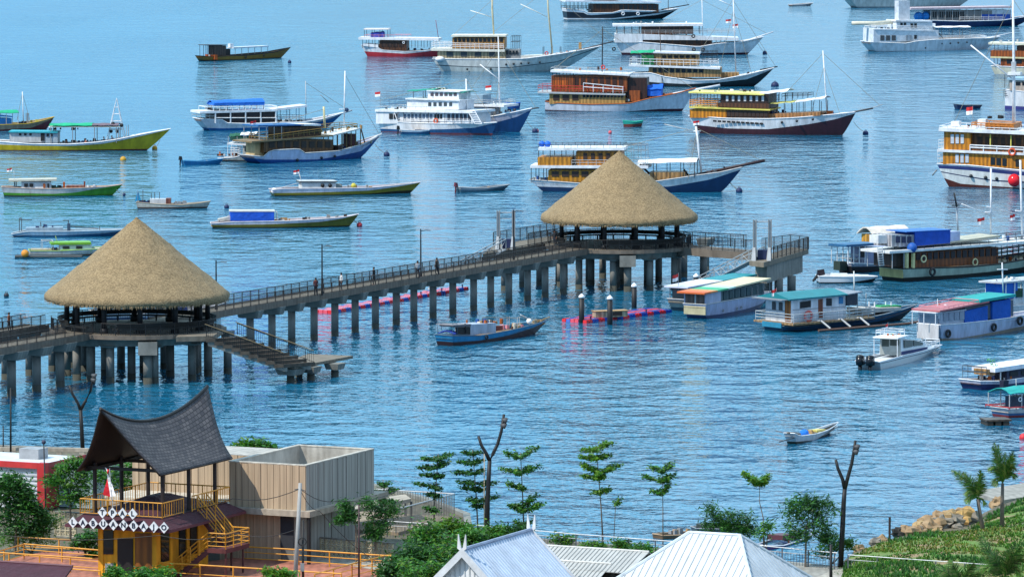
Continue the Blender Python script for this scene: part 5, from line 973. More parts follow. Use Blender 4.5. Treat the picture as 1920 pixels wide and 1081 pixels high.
aft(b,'door',l0,-1.8,-1.0,zb+.1,zt-.15,'b86a24:wood'); aft(b,'window',l0,-.6,-.1,zt-1.2,zt-.4,'dgrey'); aft(b,'window',l0,.4,.9,zt-1.2,zt-.4,'dgrey'); aft(b,'rubbing_strip',l0,-1.0,1.9,zb+1.0,zb+1.06,'8d949c')
TR='0f7c86:corr'
b.slab('roof',1480,561,1590,551,2.5,2.35,TR); b.box('roof_ridge',1480,1590,(552,543),(561,551),2.3,TR,inset=2.0); b.slab('fore_roof',1590,551,1618,546,2,2.2,'8a8f99'); b.box('dark_curtain',1588,1608,(552,549),(573,571),2.1,'39404c:cloth')
mb=MB(); mb.box(l0-1.6,l0-.05,-2.2,2.2,zt-.05,zt+.03,'7d838a:corr'); mb.build('stern_roof',b.root)
b.rail(1488,1640,(590,576),(608,595),2.8,'aeb8bc',14,3,.04); b.ring(1514.5,592,-2.1,.8,'e07068',.22,'life_ring'); b.posts(1592,1624,3,(553,549),(592,588),2.0,'lgrey',.05)
b.box('foredeck_cover',1618,1690,(578,576),(588,581),1.2,'b9b4ac:cloth'); b.box('green_canoe',1652,1690,(573,572),(578,578),.5,'1f9a58'); b.gear(1612,1640,588,1.2,8,4,('rust','dbrown','grey')); b.posts(1640,1671,2,566,580,.4,'white',.08)
for x in(1545,1583,1618):
    l=b.at(x-12,606-(x-1540)*.07,-2.7)[0]; mb=MB(); mb.tube([(l,-1.7,.8),(l+.3,-2.9,.95),(l+.6,-3.9,.25)],.1,'lgrey',6); mb.build('outrigger_boom',b.root)
mb=MB(); mb.tube([(2.2,-3.9,.15),(14,-3.9,.12),(18,-3.9,.4)],.13,'6a5044',6); mb.build('outrigger_float',b.root); b.flag(1456,541,w=.7,h=.8,ybase=556); b.tube('mast',[(1601,508),(1602,552)],.11,'d8dcd8'); aft(b,'stern_board',b.l0-.1,-1.4,1.4,.35,.85,'2a84a4')
# --- cabin cruiser
b=Boat('cabin_cruiser','small white cabin cruiser with twin black outboards and navy side stripe','motorboat',(1652,691),(1745,667),2.6,G2,1)
b.hull([(1650,678),(1660,675.5),(1690,667),(1735,655),(1766,646)],[('cfd6d6:gloss',[(1650,682),(1668,678),(1700,669.5),(1765,649)]),('1e2a3c',[(1650,680.7),(1668,676.7),(1700,668.2),(1765,647.8)]),('e2e6ea:gloss',None)],'white',.92,'d9dcdf',.25,.05,2.0)
b.box('cabin',1690,1735,(632,641),(666,654),1.08,'e0e4e8:gloss',inset=.08); b.box('foredeck_cabin',1732,1753,(641,648),(654,650),.85,'e0e4e8:gloss',inset=.2)
l0=b.at(1690,650,-1.08)[0]; zt=b.at(1690,633,-1.08)[1]; zb=b.at(1690,666,-1.08)[1]
aft(b,'aft_bulkhead',l0,-1.0,1.0,zb,zt-.1,'9aa19e'); aft(b,'window',l0-.03,.12,.8,zt-.85,zt-.2,'39443f'); aft(b,'window',l0-.03,-.85,.0,zt-.75,zt-.2,'39443f')
mb=MB(); mb.box(l0-1.3,l0+1.6,-1.25,1.25,zt,zt+.12,'eef0f2'); mb.build('hardtop',b.root); mb=MB()
for z in(zt+.5,zt+.72): mb.tube([(l0-1.1,-1,z),(l0+1,-1,z),(l0+1,1,z),(l0-1.1,1,z),(l0-1.1,-1,z)],.035,'white',5)
for x in(l0-1.1,l0,l0+1):
    for y in(-1,1): mb.tube([(x,y,zt+.1),(x,y,zt+.72)],.03,'white',4)
for y in(-1.15,1.15): mb.tube([(l0-1.2,y,.6),(l0-1.2,y,zt)],.04,'white',5)
mb.build('roof_rack',b.root)
b.win(1694,1711,1,(637,637.5),(652,649),1.06,'2a3430:glass',.06); b.win(1712,1730,1,(637.5,642),(648.5,646),1.04,'2a3430:glass',.06); b.win(1690,1738,1,(659,650),(666,656),1.1,'24306a',0,'navy_stripe'); b.rail(1733,1762,(643,636),(652,645),.7,'white',5,2,.035); b.flag(1665,606,w=.6,h=.5,ybase=622); b.gear(1672,1688,(631,631),.7,6,3,('rust','green','white'),.3)
for ly in (-.5,.5):
    x=b.l0-.55; mb=MB()
    mb.hexa([(x-.35,ly-.28,.45),(x+.4,ly-.28,.45),(x+.4,ly+.28,.45),(x-.35,ly+.28,.45),(x-.45,ly-.25,1.15),(x+.4,ly-.25,1.25),(x+.4,ly+.25,1.25),(x-.45,ly+.25,1.15)],'1a1c22:gloss')
    mb.ball((x-.03,ly,1.2),.4,'1a1c22:gloss',10,6,.55); mb.tube([(x,ly,.5),(x-.1,ly,-.5)],[.22,.14],'15171a:gloss',8); mb.build('outboard_motor',b.root,True)
# --- tarp boat
b=Boat('tour_boat','white boat with pink roof and blue side tarpaulins, tyres hung on its hull','boat',(1766,638),(1930,618),3.0,G2,1)
b.hull([(1763,609),(1800,606.5),(1860,600),(1900,594),(1925,588),(1950,580)],[('8c8478',[(1763,634),(1800,634),(1900,615),(1948,592)]),('b9c4dc:hull',None)],trans=.92,full=2.4)
b.box('cabin',1764,1812,(585,579),(610,606),1.35,'b9bccb:hull'); b.win(1768,1808,4,(587,583),(602,598),1.37,'8f97a8',.15); b.box('inner_cabin',1810,1900,(576,562),(602,592),1.2,'5a6270'); b.box('blue_tarp',1809,1852,(583,573),(611,603),1.45,'1458b4:cloth'); b.box('blue_tarp',1861,1895,(566,560),(601,594),1.45,'1458b4:cloth'); b.slab('roof',1762,582,1855,564,3,1.7,'b3696e:corr'); b.slab('front_roof',1838,562,1905,551,5,1.7,'1f9a98:cloth')
l0=b.at(1764,600,-1.35)[0]; zt=b.at(1764,586,-1.35)[1]; zb=b.at(1764,609,-1.35)[1]; aft(b,'stern_wall',l0-.03,-1.3,1.3,zt-.6,zt,'c9ccd6:hull'); aft(b,'stern_box',b.l0-.06,-1.3,1.3,.15,zb,'d2cfce:hull'); aft(b,'stern_opening',l0-.05,-1.1,1.1,zb+.05,zt-.3,'8d95a2')
mb=MB(); mb.box(l0-1.0,l0,-1.5,1.5,zt,zt+.08,'dfe2e6')
for y in(-1.4,0,1.4): mb.tube([(l0-.9,y,zb),(l0-.9,y,zt)],.05,'white',5)
mb.build('stern_frame',b.root); b.ring(1776,625,-1.42,.55,'black'); b.ring(1862,613,-1.55,.55,'black'); b.ring(1911,601,-1.3,.6,'black'); b.gear(1853,1862,598,1.2,9,2,('white','lgrey')); b.tube('flagstaff',[(1758,560),(1758,582)],.04,'white'); b.tube('foremast',[(1879,492),(1881,552)],.12,'d8dce0'); b.tube('crosstree',[(1870,505),(1889,505)],.1,'white'); b.gear(1770,1800,578,1.2,6,4,('white','rust','redb')); b.rail(1770,1835,(576,562),(582,567),1.5,'pink',8,1)
b=Boat('tour_boat','boat with one blue tarpaulin, cut by the right edge behind the pink-roofed boat','boat',(1892,600),(2020,583),5,G2,.6)
b.hull([(1884,575),(1950,570),(2040,550)],[('3a3430',[(1884,592),(2038,570)]),('cdd2d6:hull',None)]); b.box('blue_tarp',1882,1908,(530,528),(560,558),1.8,'1d66c4:cloth'); b.slab('roof',1878,529,1990,518,3,2.3,'b9bcbe'); b.posts(1886,1985,7,(530,520),(572,560),2.0,'white',.07); b.box('foredeck',1900,1990,(556,548),(574,564),1.7,'d8dadc'); b.box('green_cover',1905,1990,(545,540),(557,552),1.9,'1d4a34:cloth'); b.gear(1890,1930,526,1.5,6,4,('white','offwhite','grey')); b.rig([[(1862,528),(1880,552)],[(1868,524),(1886,548)]],.05,'dgrey','poles')
# --- lower right boats
b=Boat('motorboat','white-roofed navy and white boat with outboard and a green plant, at the right edge','motorboat',(1842,730),(1990,714),4,G2,.7)
b.hull([(1838,714),(1880,714),(1930,706),(2010,694)],[('2a2f62:hull',[(1838,720),(1890,720),(2008,700)]),('c3c6d8:hull',None)],trans=.9); b.box('cabin',1888,1980,(695,684),(712,700),1.5,'39405a'); b.box('stern_seat',1850,1866,692,703,1.1,'b98f5c:wood'); b.slab('roof',1866,690,1990,672,8,2.0,'e4e8f0'); b.posts(1876,1985,3,(697,680),(714,700),1.8,'white',.06); b.rail(1840,1850,688,712,1.6,'dgrey',2,2); b.gear(1844,1880,711,1.4,12,5,('white','dark','navy','rust')); b.win(1890,1975,4,(697,688),(705,696),1.52,'glass')
mb=MB(); a=b.at(1879,712,-1.9); mb.hexa([(a[0]-.3,-2.3,a[1]-1),(a[0]+.3,-2.3,a[1]-1),(a[0]+.3,-1.9,a[1]-1),(a[0]-.3,-1.9,a[1]-1),(a[0]-.35,-2.4,a[1]),(a[0]+.35,-2.4,a[1]),(a[0]+.35,-1.9,a[1]),(a[0]-.35,-1.9,a[1])],'22243a'); mb.build('outboard_motor',b.root)
mb=MB(); a=b.at(1859,692,0); rr=random.Random(4)
for i in range(60):
    c=Vector((a[0]+rr.uniform(-.5,.5),rr.uniform(-.4,.4),a[1]+rr.uniform(0,.9))); d1=Vector((rr.uniform(-1,1),rr.uniform(-1,1),rr.uniform(-.3,1)))*.22; d2=Vector((rr.uniform(-1,1),rr.uniform(-1,1),0))*.08; mb.poly([c-d2,c+d2,c+d1],'3f8a3a:leaf')
mb.build('potted_plant',b.root)
b=Boat('tour_boat','boat with teal awning and red-lined white hull, lowest at the right edge','boat',(1896,783),(2010,772),4,G2)
b.hull([(1890,766),(1950,764),(2030,752)],[('7a2c30',[(1890,779),(2028,768)]),('3a5f8c',[(1890,775),(2028,762)]),('d2d0d0:hull',None)]); b.arch('teal_awning',1894,738,1990,728,1.8,'1f9f9a:cloth',.4); b.posts(1893,1985,5,(740,731),(766,760),1.7,'lgrey',.05); b.box('cabin',1915,1985,(745,738),(766,760),1.3,'26425e'); b.tube('mast',[(1905,710),(1906,740)],.06,'lgrey'); b.rail(1892,1985,(764,758),(768,762),1.9,'a8343a',8,1,.06); b.ring(1911,748,-1.6,.3,'white',.08,'life_ring')
P=W(1868,797); f=Fr('float_raft','small square wooden float raft near the right edge','raft',W(1850,798),(1,.25)); mb=MB(); mb.box(0,2.2,0,1.9,.35,.5,'5a4a3c:wood'); mb.build('deck',f.root)
mb=MB()
for x in(.1,.8,1.5): mb.box(x,x+.5,.05,1.85,-.1,.35,'3a3228')
mb.build('floats',f.root)
f=Fr('mooring_buoy','red buoy half cut by the right edge above the palms','buoy',W(1919,822),(1,0)); mb=MB(); mb.ball((0,0,.1),.35,'d8303a',12,8); mb.build('float',f.root,True)
# --- outrigger canoe
b=dinghy('slim white outrigger canoe with blue bundle, drifting near the shore',(1496,831),(1556,815),[(1490,812),(1500,817),(1530,813),(1550,806),(1572,791)],[('3a3a30',[(1490,828),(1530,824),(1570,794)]),('c9cfd4:hull',None)],1.2,'e2e6e8',None,'b9bfc2','outrigger_canoe','canoe',G3,3)
b.tube('stern_board',[(1477,811),(1500,813)],.1,'7c7468'); b.tube('steering_oar',[(1461,828,-.5),(1489,820,-.3),(1500,815,0)],.05,'dgrey'); b.ball('blue_bundle',1508,811,0,.38,'1f78d8:cloth',.8); b.ball('blue_bundle',1515,816,-.3,.28,'2f88dc:cloth',.6); b.box('yellow_mat',1532,1548,(806,804),(810,807),.4,'d8c86a'); b.gear(1518,1532,812,.4,6,4,('tan','rope','brown'),.3)
# --- blue fishing boat in front of the pier
b=Boat('fishing_boat','sky blue wooden fishing boat with grey-white cabin, in front of the pier piles','boat',(852,648),(1005,628),4.2,G4,.62)
b.hull([(848,629),(856,629),(900,629),(940,622),(975,614),(1005,606),(1027,599)],[('3a2426:hull',[(848,641),(856,641),(900,638),(950,629),(1000,614),(1025,602)]),('2382b4:hull',[(848,630),(900,630),(940,623),(1000,610),(1026,600)]),('2a94c4',None)],rail='4f6a80',trans=.8,full=2.0)
b.box('cabin',882,930,(608,605),(628,623),1.5,'b4bccc:hull'); b.box('shelter_side',853,883,(609,608),(613,612),1.5,'7d7478'); b.win(854,882,1,613,626,1.35,'dark',.02,'opening'); b.slab('shelter_roof',850,609,884,607,1.5,1.7,'8a8488'); b.rail(849,857,606,627,1.5,'4a6a78',2,1); b.gear(884,930,606,1.2,16,5,('tan','rust','offwhite','blue','dgrey')); b.box('engine_box',931,943,(611,610),(620,618),.9,'8c3c30'); b.gear(940,980,(618,612),1.3,26,8,('tan','offwhite','rope','brown','white','pink')); b.posts(970,974,2,594,614,1.0,'lgrey',.04); b.tube('derrick',[(976,590),(995,600)],.07,'lgrey'); b.ball('white_bag',992,602,-.6,.28,'ffffff'); b.tube('bow_pole',[(1000,606),(1030,594)],.06,'tan'); b.gear(1000,1015,606,.5,8,3,('tan','rope')); b.arch('blue_cover',850,626,858,624,1.5,'1f3f9a:cloth',.25); b.ring(911,632,-2.15,.3,'dark'); b.rig([[(972,594),(1022,600)],[(905,594),(972,596)]])
a=b.at(874,628,-.9); person(b.root.matrix_basis@Vector((a[0],-.9,1.0)),1.6,'person sitting in the shelter opening of the sky blue fishing boat','2a2a30','22242a','15110f','sit','people aboard boats')
# --- boat seen through the near pavilion
b=Boat('tour_boat','cream-roofed boat seen between the posts of the nearer pavilion','boat',(200,600),(395,594),5,G2)
b.hull([(178,585),(260,588),(340,584),(400,574),(425,566)],[('223a66:hull',[(178,596),(340,594),(423,570)]),('b9bfca:hull',None)]); b.box('cabin',190,330,(574,570),(588,584),2,'c4ccd0:hull'); b.slab('roof',182,571,342,567,4,2.4,'d6cfae'); b.win(196,325,8,(576,572),(583,579),2.05,'glass'); b.box('blue_tarp',316,352,576,590,1.9,'2250a8:cloth'); b.gear(185,260,569,1.6,8,3,('brown','tan','rust'))
# --- shore boats
b=Boat('fishing_boat','violet and blue boat pulled in at the promenade beside the bushy tree','boat',(1442,1030),(1505,1012),2.6,G4)
b.hull([(1438,1022),(1470,1022),(1500,1010),(1522,998)],[('7a4f8c:hull',[(1438,1026),(1500,1018),(1520,1002)]),('5a6fa8:hull',None)],'d4d8e2'); b.gear(1470,1500,1012,.8,8,3,('dark','maroon','redb')); b.box('cabin',1468,1490,(1003,1000),(1012,1008),.8,'5b2f38')
b=Boat('fishing_boat','low brown wooden boat at the promenade beside the pale hip roof','boat',(1246,1010),(1300,1003),2,G4)
b.hull([(1244,1003),(1280,1002),(1310,996)],[('7a6248:hull',None)],'a5896a'); b.gear(1260,1290,1000,.6,6,3,('tan','grey'))
b=Boat('fishing_boat','grey boat with dark tarpaulin lying behind the small leafy trees by the hip roof','boat',(1310,998),(1398,994),2.2,G4)
b.hull([(1306,990),(1350,991),(1405,984)],[('59606a:hull',None)],'8a9298'); b.box('dark_cover',1318,1370,(985,983),(991,990),.9,'34403c:cloth')
# --- small scattered buoys
for x,y,c,l in ((1144,250,'e0606a','pink float between the tour dinghy and the farther roof'),(0+1007,247,'e0606a','pink float touching the dark buoy of the twin ships'),(12,556,'2a3038','dark float at the left edge beside the ramp')):
    mooring(0,0,x,y,l,c,r=.28,line=False)
# ================================================================ land
PAL.update(ground='6b6350',pave='9c9a92',grassg='35591a',dryg='86803a',rock='a58a68',rock2='8d8578',leafd='29561f',leafm='3c7a24',leafy='5a8420',leafb='2b5c2a',bark='6d6256',palm='4c7a2c',palmd='2c4a22')
GZ=2.5
SH=[(-900,800),(-200,834),(150,846),(300,856),(430,862),(560,880),(700,915),(790,938),(868,968),(872,994),(1000,1016),(1262,1038),(1420,1046),(1570,1060),(1600,1036),(1660,1012),(1710,1000),(1780,986),(1830,968),(1870,948),(1920,932),(2050,905),(2500,860)]
pts=[W(x,y,GZ) for x,y in SH]
mb=MB(); far=[(p.x,p.y) for p in pts]; near=[(p.x*.62,225) for p in pts]
for (a,b),(c,d) in zip(zip(far,near),list(zip(far,near))[1:]):
    mb.poly([(b[0],b[1],GZ),(d[0],d[1],GZ),(c[0],c[1],GZ),(a[0],a[1],GZ)],'ground:conc')
tag(mb.build('ground'),kind='structure')
mb=MB()
for i in range(12):
    a,b=pts[i],pts[i+1]; d=Vector((b.x-a.x,b.y-a.y,0)).normalized(); n=Vector((-d.y,d.x,0))
    mb.hexa([tuple(a+Vector((0,0,-4))),tuple(b+Vector((0,0,-4))),tuple(b+n*.5+Vector((0,0,-4))),tuple(a+n*.5+Vector((0,0,-4))),tuple(a+Vector((0,0,.25))),tuple(b+Vector((0,0,.25))),tuple(b+n*.5+Vector((0,0,.25))),tuple(a+n*.5+Vector((0,0,.25)))],'cap:conc')
tag(mb.build('sea_wall'),'low concrete sea wall along the shore edge','sea wall')
# promenade paving
mb=MB()
for i in range(9,13):
    a,b=pts[i],pts[i+1]; o=Vector((0,-9,.004)); mb.poly([tuple(a+o),tuple(b+o),tuple(b+Vector((0,0,.004))),tuple(a+Vector((0,0,.004)))],'pave:conc')
tag(mb.build('promenade'),kind='structure')
q=[W(x,y,GZ+.012) for x,y in ((1500,1095),(1560,1068),(1600,1060),(1640,1058),(1560,1100))]
mb=MB(); mb.poly([tuple(p) for p in q],'b5b0a4:conc'); tag(mb.build('path'),kind='structure')
# grass bank
mb=MB(); cres=[(1560,1062),(1600,1040),(1660,1016),(1710,1004),(1780,990),(1830,972),(1870,952),(1920,935),(2000,915),(2150,890)]
grid=[]; NT=26
for i in range(46):
    u=i/45*(len(cres)-1); k=min(int(u),len(cres)-2); f=u-k; px=lerp(cres[k][0],cres[k+1][0],f); py=lerp(cres[k][1],cres[k+1][1],f)
    P=W(px,py,GZ+.1); row=[]
    for j in range(NT):
        if j==0: p=P+Vector((0,5,-4))
        elif j==1: p=P+Vector((0,2.2,-1.2))
        else:
            t=(j-2)*2.1; fall=max(0,(1590-px)/60); p=P+Vector((-t*.10,-t,0)); z=.12*math.sin(p.x*.35)+.35*noise.noise(p*.18)+.12*noise.noise(p*.7)+min(t*.05,.8)
            p.z+= z*(0.2 if px<1610 else 1)-(.35 if px<1590 else 0)
        row.append(tuple(p))
    grid.append(row)
for i in range(45):
    for j in range(NT-1): mb.poly([grid[i][j],grid[i][j+1],grid[i+1][j+1],grid[i+1][j]],'bankearth')
def groundmat():
    m=bpy.data.materials.new('bankearth'); m.use_nodes=True; t=m.node_tree; N=t.nodes; L=t.links; b=N['Principled BSDF']; g=N.new('ShaderNodeNewGeometry')
    n=N.new('ShaderNodeTexNoise'); n.inputs['Scale'].default_value=.35; n.inputs['Detail'].default_value=6; L.new(g.outputs['Position'],n.inputs['Vector'])
    r=N.new('ShaderNodeValToRGB'); e=r.color_ramp.elements; e[0].position=.38; e[0].color=(.30,.20,.11,1); e[1].position=.5; e[1].color=(.12,.19,.035,1); e2=e.new(.7); e2.color=(.11,.21,.03,1)
    L.new(n.outputs['Fac'],r.inputs[0]); L.new(r.outputs[0],b.inputs['Base Color']); b.inputs['Roughness'].default_value=.95; MATS['bankearth']=m
groundmat(); tag(mb.build('grass_bank',None,True),kind='structure')
rr=random.Random(11); mb=MB()
def tuft(p,h,m,n=5,w_=.05):
    for k in range(n):
        a=rr.uniform(0,6.28); d=Vector((math.cos(a),math.sin(a),0)); s_=Vector((-d.y,d.x,0))*w_*rr.uniform(.6,1.3); l=h*rr.uniform(.5,1.2)
        mb.poly([p-s_,p+s_,p+d*l*.35+Vector((0,0,l))],m)
for q in range(21000):
    i=rr.randrange(45); j=rr.randrange(2,NT-1); u,v=rr.random(),rr.random(); A=Vector(grid[i][j]).lerp(Vector(grid[i+1][j]),u); B=Vector(grid[i][j+1]).lerp(Vector(grid[i+1][j+1]),u); p=A.lerp(B,v)
    if noise.noise(p*.3)<-.27+.1*noise.noise(p*1.5): continue
    vn=noise.noise(p*.16+Vector((9,2,0))); gm=('leafb:leaf','leafm:leaf','grassg:leaf') if vn<-.05 else ('leafy:leaf','dryg:leaf','grassg:leaf') if vn>.18 else ('leafm:leaf','leafy:leaf','grassg:leaf')
    hgt=rr.uniform(.08,.22)*(1+1.6*max(0,noise.noise(p*.12+Vector((5,0,0)))))
    tuft(p,hgt*(1.5 if vn<-.05 else .9),rr.choice(gm),4)
tag(mb.build('grass'),kind='stuff')
# ---------------------------------------------------------------- rocks
def rock(P,r,m,lab,k):
    mb=MB(); mb.ball((0,0,0),r,m,10,7,.75)
    for i,v in enumerate(mb.v):
        V=Vector(v); f=1+.75*noise.noise(V/r*1.4+Vector((k*3.1,k,0)))+.4*noise.noise(V/r*3+Vector((0,k,0))); mb.v[i]=tuple(V*f)
    o=mb.build('rock',None,False,loc=P,rot=k); tag(o,lab,'rock','rocks along the grass bank'); return o
RL=['large tan boulder beside the black one at the left tip of the rock pile','tan boulder third from the left tip of the rock pile','grey boulder fourth from the left tip of the rock pile','tan boulder low in the left half of the rock pile',
 'broad tan boulder in the middle of the left half of the rock pile','grey boulder just left of the middle of the rock pile','pale golden boulder near the middle of the rock pile','tan boulder high on the middle of the rock pile','small pale golden boulder on the very top of the rock pile','grey boulder at the foot of the right half of the rock pile','golden boulder left of the leaning palm trunk','golden boulder behind the leaning palm trunk','grey boulder right of the leaning palm at the end of the pile',
 'small grey stone in the grass edge left of the rock pile','small tan stone in the grass edge left of the rock pile','lone tan stone nearest the right forked lamp','lone tan boulder behind the taller palm by the concrete ramp','small pale golden stone at the front edge of the rock pile','small tan stone at the front edge left of the pale golden one','small grey stone at the front edge right of the pale golden one','small tan boulder high near the top right of the rock pile','tan boulder on the water side left of the middle','pale golden boulder on the water side at the left']
k=0
for (x,y,dz,r,m,lab) in ((1684,1000,.2,.55,'3a3834:conc','black boulder at the left tip of the rocks on the bank'),(1700,999,.2,.8,'rock:conc',None),(1718,997,.3,.6,'rock:conc',None),(1731,993,.2,.5,'rock2:conc',None),(1745,991,.3,.8,'rock:conc',None),
  (1753,985,.5,.9,'rock:conc',None),(1768,982,.6,.8,'rock2:conc',None),(1779,976,.8,.9,'b09468:conc',None),(1765,972,1.1,.8,'rock:conc',None),(1781,965,1.6,.6,'b09468:conc',None),(1792,978,.8,.7,'rock2:conc',None),(1806,972,.9,.8,'b8965c:conc',None),(1813,963,1.2,.7,'b8965c:conc',None),(1824,972,.6,.7,'rock2:conc',None),
  (1640,1018,.0,.5,'rock2:conc',None),(1655,1013,.0,.45,'rock:conc',None),(1612,1030,0,.5,'rock:conc',None),(1868,944,.2,.6,'rock:conc',None),(1758,998,.1,.5,'b09468:conc',None),(1735,1001,0,.45,'rock:conc',None),(1796,990,.0,.45,'rock2:conc',None),(1800,962,1.3,.5,'rock:conc',None),(1740,978,.6,.7,'rock:conc',None),(1728,985,.4,.6,'b09468:conc',None)):
    k+=1; P=W(x,y,GZ+dz*.4); P.y+=.3
    rock(P,r*.85,m,lab or RL.pop(0),k)
P=W(1668,1000,1.0); e=empty('wooden_stake',P,0,'dark stake standing in the water left of the rock pile','stake'); mb=MB(); mb.tube([(0,0,-2),(0,0,1.2)],.09,'dbrown',6); mb.build('shaft',e)
f=Fr('concrete_ramp','sloping pale concrete slab at the right edge beyond the palms','ramp',W(1888,930,2.6),(1,.5),z=2.6); mb=MB(); mb.hexa([(-1,-1,-.4),(12,-1,.6),(12,3.5,.8),(-1,3.5,-.3),(-1,-1,-.1),(12,-1,.9),(12,3.5,1.1),(-1,3.5,0)],'pave:conc'); mb.build('slab',f.root)
# ---------------------------------------------------------------- vegetation
def leaf(mb,c,s_,m,flat=.5,asp=.45):
    d=Vector((rr.gauss(0,1),rr.gauss(0,1),rr.gauss(0,flat))).normalized()*s_; e_=Vector((rr.gauss(0,1),rr.gauss(0,1),rr.gauss(0,flat))).normalized(); e_=(e_-d*(e_.dot(d)/max(d.length_squared,1e-6))).normalized()*s_*asp
    mb.poly([c-d,c-e_*.9,c+d,c+e_*.9],m)
LV=('leafd:leaf','leafm:leaf','leafm:leaf','leafy:leaf')
LD=('leafd:leaf','leafd:leaf','leafb:leaf','leafm:leaf')
LY=('leafm:leaf','leafy:leaf','leafy:leaf','leafy:leaf')
def sapling(lab,trunk,tiers,cols=LV,r=.07,dens=1.0,z=GZ,group='young trees along the promenade',sz=.13):
    bx,by=trunk[0]; B=W(bx,by,z); Y=B.y; e=empty('tree',B,0,lab,'tree',group); mb=MB()
    P=[WY(x,y,Y)-B for x,y in trunk]; mb.tube(P,[lerp(r,r*.35,i/(len(P)-1)) for i in range(len(P))],'bark',6); mb.build('trunk',e,True)
    mb=MB(); br=MB()
    tp=[(WY(x,y,Y)-B) for x,y in trunk]; zs=sorted([(p.z,p.x) for p in tp])
    for (yc,xl,yl,xr,yr) in tiers:
        c=WY(trunk[-1][0],yc,Y)-B; c.x=interp(zs,c.z); Lp=WY(xl,yl,Y)-B; Rp=WY(xr,yr,Y)-B
        nb=7
        for k in range(nb):
            a=2*math.pi*k/nb+rr.uniform(-.25,.25); cs=math.cos(a); tgt=Rp if cs>0 else Lp; ln=abs(tgt.x-c.x); other=abs((Lp if cs>0 else Rp).x-c.x); ly=(ln+other)/2
            tip=Vector((c.x+ (tgt.x-c.x)*abs(cs)*rr.uniform(.85,1.05), math.sin(a)*ly*rr.uniform(.7,1), c.z+(tgt.z-c.z)*(.4+.6*abs(cs)) ))
            if k==0: tip=Vector(Rp)
            if k==nb//2: tip=Vector(Lp)
            br.tube([c,c.lerp(tip,.6)+Vector((0,0,.03)),tip],[.03,.02,.01],'bark',4)
            n=int(52*dens*(c-tip).length/1.0+14)
            for q in range(n):
                t=rr.random()**.7; p=c.lerp(tip,.12+.88*t)+Vector((rr.gauss(0,.13),rr.gauss(0,.13),rr.gauss(0,.075))); leaf(mb,p,sz*rr.uniform(.7,1.3),rr.choice(cols),.35)
    br.build('branches',e); mb.build('crown',e); return e
sapling('fullest tiered young tree, in front of the viewing deck railing',[(813,1004),(815,940),(822,850)],[(862,790,858,848,850),(876,784,876,842,866),(893,790,888,834,890),(914,779,904,828,916),(928,800,925,824,930),(956,793,950,820,958)],LD,dens=1.5)
sapling('tall dark tiered young tree just left of the forked lamp',[(897,1010),(893,930),(886,842)],[(852,868,846,904,846),(868,858,864,908,862),(886,852,884,909,880),(906,858,902,930,905),(918,864,912,908,916),(940,877,934,933,930),(950,885,946,914,946)],LD,dens=1.2)
sapling('tiered young tree just right of the forked lamp, with widely spaced tiers',[(983,1012),(980,930),(976,848)],[(860,946,846,1009,836),(888,939,877,1015,870),(916,949,905,984,916),(960,953,944,1019,942),(952,965,945,1007,926),(990,965,975,996,975)],LV,dens=1.4)
sapling('tall thin tree with bright flat-topped crown, midway along the shore',[(1131,1024),(1127,950),(1118,836)],[(842,1090,842,1150,828),(858,1086,856,1146,852),(888,1092,870,1162,871),(897,1088,890,1132,890),(922,1112,922,1146,916)],LY,dens=2.0)
sapling('thin young tree with small three-tiered crown behind the pale hip roof',[(1243,1038),(1243,960),(1242,880)],[(886,1219,873,1266,866),(905,1203,889,1268,887),(926,1219,918,1257,905)],LV,dens=1.3,r=.05)
sapling('thin crooked young tree with a single small bright crown',[(1432,1044),(1431,970),(1424,940),(1424,900)],[(912,1393,884,1443,888),(908,1408,898,1440,900)],LY,dens=2,r=.05)
e=sapling('bare leafless sapling right of the tall bright-crowned tree',[(1150,1026),(1154,950),(1160,938)],[(945,1152,940,1166,930)],LV,dens=.1,r=.035)
sapling('small dark young tree beside the right face of the concrete building',[(724,990),(722,930),(718,898)],[(910,708,905,730,903),(925,705,920,745,915),(940,710,935,742,940)],LD,dens=1.4)
def bush(lab,blobs,cols=LV,trunk=None,z=GZ,name='tree',cat='tree',n=260,sz=.15,group=None,base=None,asp=.4):
    """leafy crown: blobs = (px,py,rx_px,ry_px) on the plane of the base"""
    bx,by=base; B=W(bx,by,z); Y=B.y; e=empty(name,B,0,lab,cat,group); s_=Y/FP
    mb=MB()
    if trunk:
        P=[WY(x,y,Y)-B for x,y in trunk]; mb.tube(P,[lerp(.09,.04,i/(len(P)-1)) for i in range(len(P))],'bark',6)
        for (x,y,rx,ry) in blobs: mb.tube([P[-1],WY(x,y,Y)-B],[.04,.015],'bark',4)
    else:
        for (x,y,rx,ry) in blobs: mb.tube([Vector((0,0,0)),WY(x,y,Y)-B],[.05,.015],'bark',4)
    mb.build('trunk',e)
    n=int(n*1.55); mb=MB()
    for (x,y,rx,ry) in blobs:
        c=WY(x,y,Y)-B; rx*=s_; ry*=s_; sub=[]
        for q in range(max(5,int(n/26))):
            v=Vector((rr.gauss(0,1),rr.gauss(0,1),rr.gauss(0,1))).normalized()*rr.uniform(.35,1.0); sub.append((Vector((c.x+v.x*rx,c.y+v.y*(rx+ry)/2,c.z+v.z*ry)),rr.uniform(.22,.42)*min(rx,ry)+.12,rr.choice(cols)))
        for q in range(n):
            p,r_,cm=rr.choice(sub); m=cm if rr.random()<.6 else rr.choice(cols); leaf(mb,p+Vector((rr.gauss(0,r_),rr.gauss(0,r_),rr.gauss(0,r_*.7))),sz*rr.uniform(.6,1.35),m,.5,asp)
    mb.build('crown',e); return e
